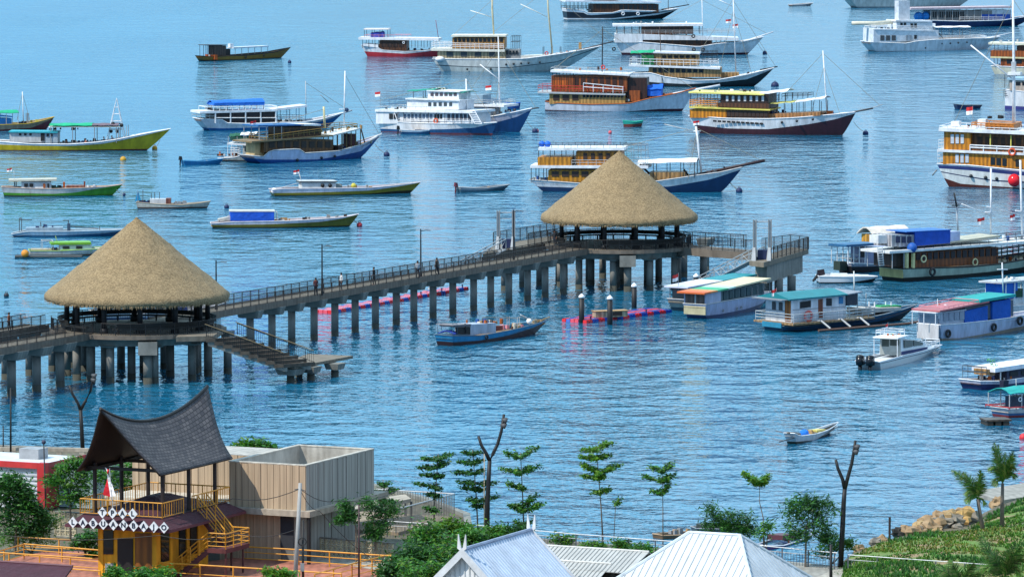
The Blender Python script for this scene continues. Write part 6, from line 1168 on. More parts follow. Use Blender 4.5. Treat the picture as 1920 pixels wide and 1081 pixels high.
bush('bushy broad-leaved tree beside the right forked lamp',[(1490,950,18,18),(1510,975,38,26),(1545,950,20,18),(1540,985,28,22),(1500,1000,28,16),(1550,1010,14,14),(1520,940,22,14)],LD,[(1510,1062),(1511,1020),(1512,990)],base=(1510,1062),n=330,sz=.2,asp=.22)
bush('small dark leafy tree behind the pale hip roof, leftmost of its clump',[(1335,960,16,14),(1330,985,14,14),(1350,975,10,12)],LD,base=(1345,1036),n=240,sz=.16,group='dark leafy trees behind the pale hip roof',asp=.25)
bush('middle dark leafy tree of the clump behind the pale hip roof',[(1368,965,14,14),(1378,988,16,14),(1362,985,8,10)],LD,base=(1375,1038),n=240,sz=.16,group='dark leafy trees behind the pale hip roof',asp=.25)
bush('rightmost dark leafy tree of the clump behind the pale hip roof',[(1400,975,14,14),(1408,990,12,14),(1392,992,8,8)],LD,base=(1402,1040),n=220,sz=.16,group='dark leafy trees behind the pale hip roof',asp=.25)
bush('small yellowish shrub at the foot of the crooked young tree',[(1432,995,12,14),(1440,985,8,8)],LV,base=(1436,1046),n=160,sz=.12)
bush('light green shrub beside the base of the right forked lamp',[(1570,1020,10,16),(1545,1035,14,12),(1592,1020,6,10)],LY,base=(1562,1056),n=240,sz=.12,name='shrub',cat='shrub')
# shrub masses in the middle foreground
HG='shrubs between the terrace and the blue gable roof'
for i,(x,y,rx,ry,c,lab) in enumerate(((800,1000,38,24,LV,'shrub at the back left of the green mass below the viewing deck'),(850,985,38,14,LY,'bright shrub top just below the viewing deck railing'),(770,1035,36,26,LD,'dark shrub at the left edge of the green mass beside the breeze-block wall'),
  (830,1030,44,30,LV,'broad mid-green shrub in the centre of the mass left of the blue gable roof'),(880,1005,34,20,LV,'shrub behind the horned gable finial'),(925,998,34,13,LV,'low shrub behind the ridge of the blue gable roof'),(965,996,26,12,LD,'low dark shrub left of the white ridge finial'),
  (790,1070,44,24,LV,'front shrub at the bottom edge left of the blue gable roof'),(740,1062,30,20,LD,'dark-leaved shrub at the bottom edge beside the brown lamp pole'),(845,1068,26,18,LD,'shrub tucked under the left barge board of the blue gable roof'))):
    bush(lab,[(x,y,rx,ry),(x-rx*.4,y+ry*.5,rx*.6,ry*.7),(x+rx*.5,y+ry*.4,rx*.5,ry*.7)],c,base=(x,y+ry+18),n=420,sz=.17,name='shrub',cat='shrub',group=HG,asp=.35)
HG2='hedge plants along the promenade railing'
for x,y,lab in ((1052,1010,'hedge plant just right of the blue roof ridge'),(1110,1022,'hedge plant behind the grey corrugated roof'),(1160,1020,'hedge plant in front of the railing at the grey roof'),(1200,1028,'hedge plant left of the pale hip roof')):
    bush(lab,[(x,y,24,8),(x+12,y+3,16,7)],LV,base=(x,y+18),n=260,sz=.13,name='hedge_plant',cat='hedge',group=HG2)
# ---------------------------------------------------------------- left side vegetation
LG='trees at the left of the viewing tower'
bush('dense dark tree at the left edge in front of the red kiosk',[(20,905,34,18),(45,925,26,22),(10,940,30,24),(50,950,24,18),(5,915,26,22),(20,975,40,22),(60,985,26,20),(75,960,18,16)],LD,[(28,1040),(30,990),(28,950)],base=(28,1040),n=420,sz=.2,group=LG,asp=.3)
bush('feathery light green tree between the kiosk and the tower roof',[(118,880,18,12),(140,868,16,10),(105,905,24,14),(135,905,26,18),(120,935,28,16),(155,890,14,18),(160,925,22,22)],LV,[(132,1010),(132,960),(130,930)],base=(132,1010),n=300,sz=.17,group=LG,asp=.3)
bush('tree seen under the dark saddle roof, behind the tower posts',[(240,880,26,14),(265,870,20,10),(215,895,26,16),(275,905,22,12),(185,890,18,18),(240,910,30,14)],LV,[(235,985),(236,930)],base=(235,985),n=280,sz=.17,group=LG,asp=.3)
bush('low pale grass-green shrub mass below the left trees',[(50,985,36,16),(90,975,28,16),(70,1005,40,14),(20,1010,30,16)],LY,base=(60,1036),n=420,sz=.16,name='shrub',cat='shrub',asp=.25)
bush('dark shrub between the breeze-block screen and the tower wall',[(170,1005,20,18),(150,1015,20,12),(178,1040,12,14)],LD,base=(165,1050),n=300,sz=.16,name='shrub',cat='shrub')
bush('round bush behind the concrete building beside the saddle roof',[(455,836,20,10),(485,836,24,11),(470,848,30,8),(505,846,14,8)],LV,base=(475,878),n=420,sz=.2,name='shrub',cat='shrub')
bush('dark drooping tree in front of the concrete building, left of the brown lamp pole',[(645,950,12,12),(660,965,10,14),(640,972,8,8)],LD,[(668,1060),(668,990),(660,965)],base=(668,1060),n=260,sz=.17,asp=.25,group='dark trees before the concrete building')
bush('dark drooping tree in front of the concrete building, right of the brown lamp pole',[(690,945,16,14),(712,960,20,14),(735,955,14,14),(715,985,18,12),(700,1000,14,10)],LD,[(703,1058),(705,1010),(700,970)],base=(703,1058),n=300,sz=.17,asp=.25,group='dark trees before the concrete building')
bush('small dark plant at the foot of the concrete building',[(625,998,16,8)],LD,base=(628,1024),n=200,sz=.15,name='shrub',cat='shrub')
bush('yellow-green plant between the drooping trees and the breeze-block wall',[(700,985,16,10),(708,1000,12,8)],LY,base=(704,1036),n=200,sz=.15,name='shrub',cat='shrub')
for x,y,rx,lab in ((212,1072,14,'small plant at the left foot of the tower door'),(290,1072,40,'leafy plant at the bottom edge below the tower stair'),(518,1074,30,'yellow-green plant at the bottom edge left of the utility pole'),(265,1080,30,'dark plant at the bottom edge under the tower door')):
    bush(lab,[(x,y,rx,9),(x+rx*.3,y+6,rx*.8,9)],LY if x==518 else LV,base=(x,y+60),n=300,sz=.16,name='shrub',cat='shrub')
# palms
def palm(lab,trunk,fronds,r=.13,sz=1.0):
    B=W(*trunk[0],GZ); Y=B.y; e=empty('palm_tree',B,0,lab,'palm','young palms on the grass bank'); P=[WY(x,y,Y)-B for x,y in trunk]
    mb=MB(); mb.tube(P,[lerp(r*1.3,r*.8,i/(len(P)-1)) for i in range(len(P))],'bark',8); mb.build('trunk',e,True); mb=MB(); top=P[-1]
    for (x,y,bend) in fronds:
        for dy in (-.5,.45):
            tip=WY(x,y,Y)-B+Vector((rr.uniform(-.2,.2),dy*1.2,rr.uniform(-.2,.1))); d=tip-top; K=22; pts_=[top+d*(i/K)+Vector((0,0,bend*math.sin(math.pi*i/K))) for i in range(K+1)]
            mb.tube(pts_[::3]+[pts_[-1]],[.03]*len(pts_[::3])+[.01],'palm:leaf',4)
            for i in range(3,K+1):
                p=pts_[i]; t=(pts_[i]-pts_[i-1]).normalized(); l=.62*sz*math.sin(math.pi*(i/K)**.7*.93+.12)+.12; sd_=Vector((0,1,0)).cross(t)
                for sg in (-1,1):
                    for _ in (0,1):
                        o=(Vector((0,sg*.6,0))+sd_*sg*rr.uniform(.3,1.0)+t*.9+Vector((0,0,-.45))).normalized()*l*rr.uniform(.8,1.2); mb.poly([p,p+t*.07,p+o],rr.choice(('palm:leaf','palmd:leaf','palm:leaf','7f8a4a:leaf')))
    mb.build('fronds',e); return e
palm('taller palm with upright fronds near the right edge',[(1879,1008),(1879,950),(1880,905)],[(1862,833,.2),(1870,838,.1),(1896,848,.2),(1888,850,.0),(1903,872,.4),(1858,880,.5),(1905,895,.5),(1862,905,.4)])
palm('shorter wind-blown palm leaning left above the rocks',[(1846,1010),(1838,965),(1833,935)],[(1791,882,.3),(1805,890,.3),(1836,884,.1),(1812,925,.4),(1840,905,.1),(1815,940,.3),(1842,940,.2)])
palm('near palm whose dark fronds rise at the lower right corner',[(1885,1170),(1884,1110),(1882,1085)],[(1838,1002,.2),(1850,1060,.5),(1905,1020,.3),(1920,1040,.5),(1915,1075,.6),(1860,1035,.4),(1890,1030,.1),(1820,1072,.5)],.15,1.2)
palm('near palm low at the bottom edge left of the corner palm',[(1800,1180),(1800,1125),(1800,1102)],[(1758,1062,.3),(1780,1052,.2),(1822,1055,.2),(1840,1075,.4),(1765,1080,.4)],.12,1.0)
# ---------------------------------------------------------------- fork lamps
def forklamp(lab,base,stem,left,right,discs,z=GZ,r=.15):
    B=W(*base,z); Y=B.y; e=empty('street_lamp',B,0,lab,'street lamp','dark forked lamps along the shore'); f=lambda L_:[WY(x,y,Y)-B for x,y in L_]
    S=f([base]+stem); mb=MB(); mb.tube(S,[lerp(r*1.25,r*.95,i/(len(S)-1)) for i in range(len(S))],'dark',10); mb.build('pole',e,True)
    for L_ in (left,right): P=f([stem[-1]]+L_); mb=MB(); mb.tube(P,[lerp(r*.9,r*.6,i/(len(P)-1)) for i in range(len(P))],'dark',8); mb.build('arm',e,True)
    for x,y in discs: c=WY(x,y,Y)-B; mb=MB(); mb.tube([c+Vector((-.28,0,.08)),c+Vector((-.05,0,0)),c+Vector((.1,0,-.06))],[.05,.2,.2],'dgrey',10); mb.build('lamp_head',e,True)
forklamp('dark forked lamp left of centre, among the tiered young trees',(913,1018),[(914,940),(916,900),(918,863)],[(911,848),(903,835),(897,817)],[(924,851),(933,832),(940,808),(945,776)],[(948,787),(946,797)])
forklamp('dark forked lamp at right, standing at the end of the promenade',(1576,1062),[(1580,985),(1582,940),(1584,916)],[(1580,898),(1571,877),(1567,861)],[(1590,893),(1597,868),(1601,845),(1604,825)],[(1608,837),(1606,846)])
forklamp('dark forked lamp at left, rising behind the saddle-shaped roof',(156,862),[(153,800),(151,768)],[(146,755),(136,738),(130,722)],[(160,752),(170,732),(176,700)],[(178,704),(177,712)],r=.14)
# ---------------------------------------------------------------- promenade railing
def promrail(lab,P,h=1.1,z=GZ):
    pts_=[W(x,y,z) for x,y in P]; e=empty('railing',pts_[0],0,lab,'railing','promenade railings'); O=pts_[0]
    mb=MB()
    for a,b in zip(pts_,pts_[1:]):
        mb.tube([a-O+Vector((0,0,h)),b-O+Vector((0,0,h))],.03,'e4e6e8',5); mb.tube([a-O+Vector((0,0,h*.72)),b-O+Vector((0,0,h*.72))],.025,'lgrey',4)
    mb.build('top_rail',e); mb=MB()
    for a,b in zip(pts_,pts_[1:]):
        n=max(1,int((b-a).length/.22)); 
        for i in range(n+1):
            p=a.lerp(b,i/n)-O; q=.045 if i%9==0 else .015; mb.box(p.x-q,p.x+q,p.y-q,p.y+q,p.z,p.z+h*(1 if i%9==0 else .72),'5b6068')
    mb.build('balusters',e)
promrail('white-topped promenade railing from the shrubs to the right forked lamp',[(872,1012),(1000,1024),(1080,1031),(1262,1045),(1418,1052),(1570,1067)])
promrail('short white-topped railing below the viewing deck',[(726,1006),(826,1013)])
pts_=[(1590,1072),(1700,1080),(1870,1092)]
promrail('thin white rail running into the grass at lower right',pts_,1.15)
# ================================================================ tower, saddle roof and terraces
UA=(.91,-.415); O=W(304,943,7.75); tp=Fr('viewing_tower','yellow two-storey tower with maroon roof skirt, white diamond letters and dark saddle-shaped shingle roof','tower',(O.x,O.y),UA,z=3.0); T=tp.root
YE='wallyel:conc'; RA='d9982a'; MR='45202c:cloth'
aL=tp.at(150.5,934,0)[0]; aR=0.0; bB=tp.atx(430,908,0)[0]; RT=4.75; RB=3.75
wa0=tp.at(186,1000,.9)[0]; wa1=tp.at(292,1000,.9)[0]
mb=MB(); mb.box(wa0,wa1,.9,bB-1.2,-1.5,3.3,YE); mb.box(wa0-.06,wa0+.3,.84,1.1,-1.5,3.3,YE); mb.box(wa1-.3,wa1+.06,.84,1.1,-1.5,3.3,YE); mb.build('wall',T)
tp.win(195,213,1,993,1038,-.9,'glass:glass',0); tp.win(221,250,1,1009,1100,-.9,'1a1412',0,'door'); tp.win(254,286,1,999,1078,-.9,'8a5214:wood',0,'panel'); tp.win(198,214,1,1055,1076,-.9,'grey',0,'vent_grille')
for x0,x1 in ((301,316),(335,347),(356,368)):
    b0=tp.atx(x0,1010,wa1)[0]; b1=tp.atx(x1,1010,wa1)[0]; mb=MB(); mb.box(wa1-.02,wa1+.06,b0,b1,.7,2.9,'1b1d1c:glass'); mb.build('window',T)
    mb=MB(); mb.box(wa1-.01,wa1+.12,b1+.05,b1+.35,-.3,3.2,YE); mb.build('pilaster',T)
# skirt roof and inner roof
def frus(mb,r0,z0,r1,z1,m,bot=True):
    a0,a1,b0,b1=r0; c0,c1,d0,d1=r1
    A=[(a0,b0,z0),(a1,b0,z0),(a1,b1,z0),(a0,b1,z0)]; B=[(c0,d0,z1),(c1,d0,z1),(c1,d1,z1),(c0,d1,z1)]
    for i in range(4): j=(i+1)%4; mb.poly([A[i],A[j],B[j],B[i]],m)
    mb.poly(B,m); 
    if bot: mb.poly(A[::-1],m)
mb=MB(); frus(mb,(aL-.7,aR+.9,-.75,bB+.6),3.15,(aL+.15,aR-.15,.15,bB-.2),RB,MR); mb.box(aL-.72,aR+.92,-.78,bB+.62,2.98,3.14,'5c2c3a'); mb.build('roof_skirt',T)
mb=MB(); frus(mb,(aL+.9,aR-.9,1.2,bB-.8),RB+.02,(aL+2.6,aR-2.6,4.0,bB-3.4),RB+.85,MR,False); mb.build('inner_roof',T)
mb=MB(); mb.box(aL+.1,aR-.1,.1,bB-.1,RB-.1,RB+.01,'3a2228:conc'); mb.build('upper_floor',T)
def yrail(mb,pts_,h=1.0,m=RA,sp_=.32,k=0,r=.035,post=1.6):
    for a,b in zip(pts_,pts_[1:]):
        a=Vector(a);b=Vector(b); L_=(b-a).length; up=Vector((0,0,h)); mb.tube([a+up,b+up],r*1.25,m,5)
        for q in range(k): mb.tube([a+up*((q+.6)/(k+.5)),b+up*((q+.6)/(k+.5))],r*.75,m,4)
        if sp_:
            mb.tube([a+up*.1,b+up*.1],r*.7,m,4); n=max(1,int(L_/sp_))
            for i in range(n+1): p=a.lerp(b,i/n); mb.tube([p+up*.1,p+up],r*.62,m,4)
        n=max(1,int(L_/post))
        for i in range(n+1): p=a.lerp(b,i/n); mb.tube([p,p+up],r*1.1,m,4)
b1=tp.atx(344,932.5,0)[0]; b2=tp.atx(360,927,0)[0]
for P in ([(aL,0),(aR,0)],[(aL,0),(aL,bB)],[(aL,bB),(aR,bB)],[(aR,0),(aR,b1)],[(aR,b2),(aR,bB)]):
    mb=MB(); yrail(mb,[(a,b,RB) for a,b in P]); mb.build('railing',T)
# saddle roof
rz=lambda s_: 9.5+1.45*(s_*s_)
mb=MB(); K=22; J=12; b0_=-.0; mid=aL/2; bm=bB/2; hl=bB/2+2.7
SK='shingle'
def shingle():
    m=bpy.data.materials.new('shingle'); m.use_nodes=True; t=m.node_tree; N=t.nodes; L=t.links; b=N['Principled BSDF']; tc=N.new('ShaderNodeTexCoord')
    br=N.new('ShaderNodeTexBrick'); br.inputs['Scale'].default_value=1; br.inputs['Brick Width'].default_value=.42; br.inputs['Row Height'].default_value=.3; br.inputs['Mortar Size'].default_value=.03
    br.inputs['Color1'].default_value=(.055,.055,.066,1); br.inputs['Color2'].default_value=(.13,.12,.125,1); br.inputs['Mortar'].default_value=(.02,.02,.025,1)
    L.new(tc.outputs['UV'],br.inputs['Vector']); n=N.new('ShaderNodeTexNoise'); n.inputs['Scale'].default_value=.8; n.inputs['Detail'].default_value=5; L.new(tc.outputs['Object'],n.inputs['Vector'])
    mx=N.new('ShaderNodeMixRGB'); mx.blend_type='MULTIPLY'; mx.inputs[0].default_value=.6; r=N.new('ShaderNodeValToRGB'); r.color_ramp.elements[0].position=.35; r.color_ramp.elements[0].color=(.5,.5,.55,1); r.color_ramp.elements[1].position=.65; r.color_ramp.elements[1].color=(1.0,.97,.93,1)
    L.new(n.outputs['Fac'],r.inputs[0]); L.new(br.outputs['Color'],mx.inputs[1]); L.new(r.outputs[0],mx.inputs[2]); L.new(mx.outputs[0],b.inputs['Base Color']); b.inputs['Roughness'].default_value=.8
    bp=N.new('ShaderNodeBump'); bp.inputs['Strength'].default_value=.8; bp.inputs['Distance'].default_value=.05; L.new(br.outputs['Color'],bp.inputs['Height']); L.new(bp.outputs[0],b.inputs['Normal']); MATS['shingle']=m
shingle()
for sg,nm in ((1,'roof_slope'),(-1,'roof_slope')):
    me=MB(); uv=[]
    for i in range(K+1):
        s_=-1+2*i/K
        for j in range(J+1):
            t=j/J; reach=bB/2+.35+(hl-bB/2-.35)*(1-t)**1.6; y=bm+s_*reach; zt=rz(s_); ze=6.6+.0*s_
            x=mid+sg*(abs(aL)/2+.1)*(t**.92); z=lerp(zt,ze,t)-.55*math.sin(math.pi*t)*(.5+.3*s_*s_)
            me.v.append((x,y,z)); uv.append((s_*reach,t*5.2))
    q=me.mi(SK)
    for i in range(K):
        for j in range(J): a=i*(J+1)+j; me.f.append([a,a+J+1,a+J+2,a+1] if sg<0 else [a+1,a+J+2,a+J+1,a]); me.m.append(q)
    o=me.build(nm,T,True); ul=o.data.uv_layers.new(name='UVMap')
    for lp in o.data.loops: ul.data[lp.index].uv=uv[lp.vertex_index]
    o.data.materials.append(M('1a1615')); sm=o.modifiers.new('thick','SOLIDIFY'); sm.thickness=.12; sm.offset=-1; sm.material_offset=1; sm.material_offset_rim=1  # near-black underside: the shade beneath the roof put into its colour
mb=MB(); mb.tube([(mid,bm+(-1+2*i/K)*hl,rz(-1+2*i/K)+.03) for i in range(K+1)],.1,'dark',6); mb.build('ridge_cap',T)
mb=MB()   # ceiling frame: tie beams
for y in (bm-bB/2+.5,bm,bm+bB/2-.5): mb.box(aL+.2,aR-.2,y-.08,y+.08,6.65,6.85,'221a18')
for x in (aL+.3,aR-.3): mb.box(x-.08,x+.08,.2,bB-.2,6.5,6.7,'221a18')
mb.build('roof_frame',T)
for (px,a) in ((178,aL+.6),(228,aL+.6),(278,aL+.6),(305,aR-.5),(354,aR-.5),(403,aR-.5)):
    b_=tp.atx(px,930,a)[0]; mb=MB(); mb.tube([(a,b_,RB-.1),(a,b_,7.0)],.14,'2c2120',8); mb.build('post',T)
# letters on diamonds
def letter(ch,x,y,z,par,sz=.5,col='16223a'):
    c=bpy.data.curves.new('t','FONT'); c.body=ch; c.size=sz; c.align_x='CENTER'; c.align_y='CENTER'; c.extrude=.012; c.offset=.012
    o=bpy.data.objects.new('t',c); COL.objects.link(o); dg=bpy.context.evaluated_depsgraph_get(); m=bpy.data.meshes.new_from_object(o.evaluated_get(dg)); bpy.data.objects.remove(o)
    m.materials.clear(); m.materials.append(M(col)); m.name='letter'; q=bpy.data.objects.new('letter',m); COL.objects.link(q); q.parent=par; q.location=(x,y,z); q.rotation_euler=(math.pi/2,0,0); return q
def diamonds(word,x0,y0,x1,y1,b):
    for i,ch in enumerate(word):
        u=i/(len(word)-1); a,z=tp.at(lerp(x0,x1,u),lerp(y0,y1,u),b); h=.345
        mb=MB(); P=[(0,-h*1.06),(h,0),(0,h*1.06),(-h,0)]; v=[(p[0],-.03,p[1]) for p in P]+[(p[0],.03,p[1]) for p in P]
        mb.poly(v[:4],'dfe3e6'); mb.poly(v[4:][::-1],'lgrey')
        for k in range(4): mb.poly([v[k],v[k+4],v[(k+1)%4+4],v[(k+1)%4]],'lgrey')
        d=mb.build('sign_diamond',T,loc=(a,b,z)); letter(ch,0,-.05,0,d,.46)
diamonds('TPAL',192.2,960,249,962.4,-.72); diamonds('LABUANBAJO',137,978.2,307.7,988.3,-.95)
f_=tp.at(203,880,-.1); mb=MB(); mb.tube([(f_[0]+.35,-.1,RB),(f_[0]+.1,-.1,f_[1]+.1)],.03,'lgrey',5); mb.build('flagpole',T)
mb=MB(); a,z=f_; K=6
for i in range(K):
    for q,(c0,c1,mm) in enumerate(((0,.5,'d21f2c:cloth'),(.5,1,'ffffff:cloth'))):
        def fp(t,c): return (a+.05-.28*c*(1-t)+ (c-.45)*.95*t, -.1+.07*math.sin(t*5+c*6), z-1.75*t+.15*c*(1-t)+.25*abs(c-.5)*t)
        mb.poly([fp(i/K,c0),fp((i+1)/K,c0),fp((i+1)/K,c1),fp(i/K,c1)],mm)
fl=mb.build('flag',T)
# stair
def st3(a,b,z): return (a,b,z)
lb0,lb1=2.9,6.2; la0,la1=1.75,3.05; LZ=1.6
mb=MB(); mb.box(la0,la1,lb0,lb1,LZ-.28,LZ,'5e2f30:conc'); mb.build('stair_landing',T)
for a,b in ((la0+.1,lb1-.2),(la1-.15,lb1-.6),(la1-.15,lb0+.3)): mb=MB(); mb.tube([(a,b,-.8),(a,b,LZ-.25)],.07,'4a2426',6); mb.build('stair_post',T)
def flight(a0,z0,a1,z1,b0,b1,nm):
    mb=MB(); n=10
    for i in range(n):
        u=i/n; z=lerp(z0,z1,(i+.5)/n); x0=lerp(a0,a1,u); x1=lerp(a0,a1,u+1/n); mb.box(min(x0,x1),max(x0,x1),b0,b1,z-.06,z,'4a2426')
    mb.hexa([(a0,b0,z0-.4),(a1,b0,z1-.4),(a1,b0+.08,z1-.4),(a0,b0+.08,z0-.4),(a0,b0,z0),(a1,b0,z1),(a1,b0+.08,z1),(a0,b0+.08,z0)],'5e2f30'); mb.build(nm,T)
    for b in (b0,b1):
        mb=MB(); yrail(mb,[(a0,b,z0),(a1,b,z1)],1.0,RA,0,3,post=.8); mb.build('stair_railing',T)
flight(la0,LZ,-.75,-.4,lb0,lb0+1.2,'stair_flight'); flight(la0+.3,LZ,.1,RB-.05,lb1-1.5,lb1-.3,'stair_flight')
mb=MB(); yrail(mb,[(la0,lb0,LZ),(la1,lb0,LZ),(la1,lb1,LZ),(la0,lb1,LZ)],1.0,RA,0,3,post=1.0); mb.build('stair_railing',T)
# ---- terraces
def slabq(name,P,z,m,th=.3):
    q=[W(x,y,z) for x,y in P]; mb=MB(); n=len(q); mb.poly([tuple(p) for p in q],m); mb.poly([(p.x,p.y,z-th) for p in q][::-1],m)
    for i in range(n): j=(i+1)%n; mb.poly([(q[i].x,q[i].y,z-th),(q[j].x,q[j].y,z-th),tuple(q[j]),tuple(q[i])],m)
    return mb.build(name)
tag(slabq('terrace',[(-60,1064),(96,1030),(190,1035),(190,1100),(-60,1130)],2.75,'floor:conc'),'terracotta terrace left of the yellow tower','terrace')
tag(slabq('terrace',[(360,1120),(330,1062),(440,1044),(640,1056),(735,1074),(735,1130)],2.75,'floor:conc'),'terracotta terrace right of the yellow tower','terrace')
tag(slabq('paving',[(430,1040),(600,1042),(735,1040),(735,1072),(640,1055),(440,1043)],2.62,'b8b2a6:conc',.05),kind='structure')
def trail(lab,P,h=1.0,k=1,z=2.75,post=2.2):
    q=[W(x,y,z) for x,y in P]; O_=q[0]; e=empty('terrace_railing',O_,0,lab,'railing','yellow terrace railings')
    for i,(a,b) in enumerate(zip(q,q[1:])):
        mb=MB(); yrail(mb,[a-O_,b-O_],h,RA,0,k,.04,post); mb.build('rail_section',e)
trail('front yellow pipe railing running across the bottom in front of the tower',[(-40,1061),(190,1076),(500,1095),(640,1104)])
trail('yellow pipe railing at the back of the left terrace',[(34,1034),(188,1043)])
trail('yellow pipe railing stepping down the left terrace edge',[(-30,1069),(45,1047),(188,1059)],1.0,2)
trail('low yellow pipe railing closest to the bottom left roof',[(-40,1086),(100,1092),(188,1099)],1.0,1)
trail('yellow pipe railing along the back of the right terrace',[(455,1052),(560,1058),(735,1070)],1.0,2)
trail('yellow pipe railing on the ramp beside the brown lamp pole',[(590,1105),(660,1085),(735,1066)],1.0,2)
f=Fr('low_roof','dark maroon low roof filling the bottom left corner','roof',W(0,1052,5.0),UA,z=5.0); mb=MB()
mb.hexa([(-6,-8,-2.2),(7,-8,-2.2),(5.2,0,-.12),(-6,0,-.12),(-6,-8,-2.0),(7,-8,-2.0),(5.2,0,0),(-6,0,0)],MR); mb.build('roof_slope',f.root)
mb=MB(); mb.tube([(-6,0,.02),(5.2,0,.02)],.08,'5c2c3a',6); mb.build('ridge_cap',f.root)
# ================================================================ concrete building
PAL.update(panel='a8947c',panelg='93908a',slabc='b0a595',inner='b5b1a8')
O=W(574,1048,3.0); cb=Fr('concrete_building','windowless concrete-panel building with open-topped box storey and a dark door','building',(O.x,O.y),UA,z=3.0); C_=cb.root
z0=cb.at(574,962,0)[1]; z1=cb.at(574,873,0)[1]; aW=cb.at(430,864,0)[0]; bW=cb.atx(700,846,0)[0]
def panelmat(key,c,ax):
    m=bpy.data.materials.new(key); m.use_nodes=True; t=m.node_tree; N=t.nodes; L=t.links; b=N['Principled BSDF']; tc=N.new('ShaderNodeTexCoord'); n=N.new('ShaderNodeTexNoise'); n.inputs['Scale'].default_value=1.3; n.inputs['Detail'].default_value=6
    mp=N.new('ShaderNodeMapping'); mp.inputs['Scale'].default_value=(3.2,3.2,.12); L.new(tc.outputs['Object'],mp.inputs[0]); L.new(mp.outputs[0],n.inputs['Vector']); r=N.new('ShaderNodeValToRGB'); c=hx(c)
    r.color_ramp.elements[0].position=.32; r.color_ramp.elements[0].color=tuple(x*.72 for x in c)+(1,); r.color_ramp.elements[1].position=.68; r.color_ramp.elements[1].color=tuple(x*1.15 for x in c)+(1,)
    L.new(n.outputs['Fac'],r.inputs[0]); L.new(r.outputs[0],b.inputs['Base Color']); b.inputs['Roughness'].default_value=.85; MATS[key]=m
panelmat('pan','b29c82','x'); panelmat('pan2','a39f98','y')  # same panels: warmer front, greyer sides, with sun and shade put into colour
def panels(mb,axis,c0,c1,fixed,zb,zt,m,w_=.46,out=-1,th=.05):
    n=max(1,round((c1-c0)/w_)); w_=(c1-c0)/n; rq=random.Random(int(c1*10))
    for i in range(n):
        d=th*rq.choice((.6,1,1.5)); g=.018; a,b=c0+i*w_+g,c0+(i+1)*w_-g
        if axis=='x': mb.box(a,b,min(fixed,fixed+out*d),max(fixed,fixed+out*d),zb,zt,m)
        else: mb.box(min(fixed,fixed+out*d),max(fixed,fixed+out*d),a,b,zb,zt,m)
th=.22
mb=MB(); mb.box(aW,0,0,th,z0+.2,z1,'dgrey'); panels(mb,'x',aW,0,0,z0+.2,z1,'pan'); mb.build('front_wall',C_)
mb=MB(); mb.box(-th,0,th,bW,z0+.2,z1,'dgrey'); panels(mb,'y',0,bW,0,z0+.2,z1,'pan2',.42,1); mb.build('side_wall',C_)
mb=MB(); mb.box(aW,aW+th,th,bW,z0+.2,z1,'inner:conc'); mb.build('parapet_wall',C_); mb=MB(); mb.box(aW+th,-th,bW-th,bW,z0+.2,z1,'inner:conc'); mb.build('parapet_wall',C_)
mb=MB(); mb.box(-th-.02,-th,th,bW-th,z0+1.3,z1,'inner:conc'); mb.box(aW+th,-th,th,th+.02,z0+1.3,z1,'inner:conc'); mb.build('inner_lining',C_)
mb=MB(); 
for bx in ((aW-.04,.06,-.06,th+.03),(-th-.03,.06,th+.03,bW+.04),(aW-.04,aW+th+.03,th+.03,bW+.04),(aW+th+.03,-th-.03,bW-th-.03,bW+.04)): mb.box(bx[0],bx[1],bx[2],bx[3],z1,z1+.07,'c4beb2:conc')
mb.build('coping',C_)
mb=MB(); mb.box(aW+th,-th,th,bW-th,z0+1.25,z0+1.32,'inner:conc'); mb.build('roof_floor',C_)
so_=.55; mb=MB(); mb.box(aW-9,so_,-so_,bW+1.2,z0-.18,z0+.2,'slabc:conc'); mb.build('floor_slab',C_)
mb=MB(); mb.box(aW-9,-1.2,.5,bW-.5,-1,z0-.18,'6a6a66'); panels(mb,'x',aW-1,-2.1,.5,-1,z0-.18,'pan',.52); panels(mb,'y',.5,bW-.5,-1.2,-1,z0-.18,'pan2',.5,1); mb.build('lower_wall',C_)
cb.win(527,551,1,967,1027,-.5,'2b3038',0,'door')
mb=MB(); aa=cb.at(592,964,-.3)[0]; mb.tube([(.35,-.3,-1.2),(.35,-.3,z0-.18)],.13,'1a1b1d',10); mb.build('column',C_)
# rear lower wing seen under the saddle roof
mb=MB(); mb.box(aW-9.5,aW-.05,bW*.42,bW*.42+.2,z0+.2,z1-.1,'dgrey'); panels(mb,'x',aW-9.5,aW-.05,bW*.42,z0+.2,z1-.1,'pan',.5); mb.box(aW-9.5,aW-.05,bW*.42+.2,bW,z1-.5,z1-.3,'inner:conc'); mb.build('rear_wing',C_)
mb=MB(); mb.box(aW-9.5,aW-.05,.2,bW*.42-.05,z0+.2,z0+.32,'c9bfae:conc'); mb.build('roof_terrace',C_)
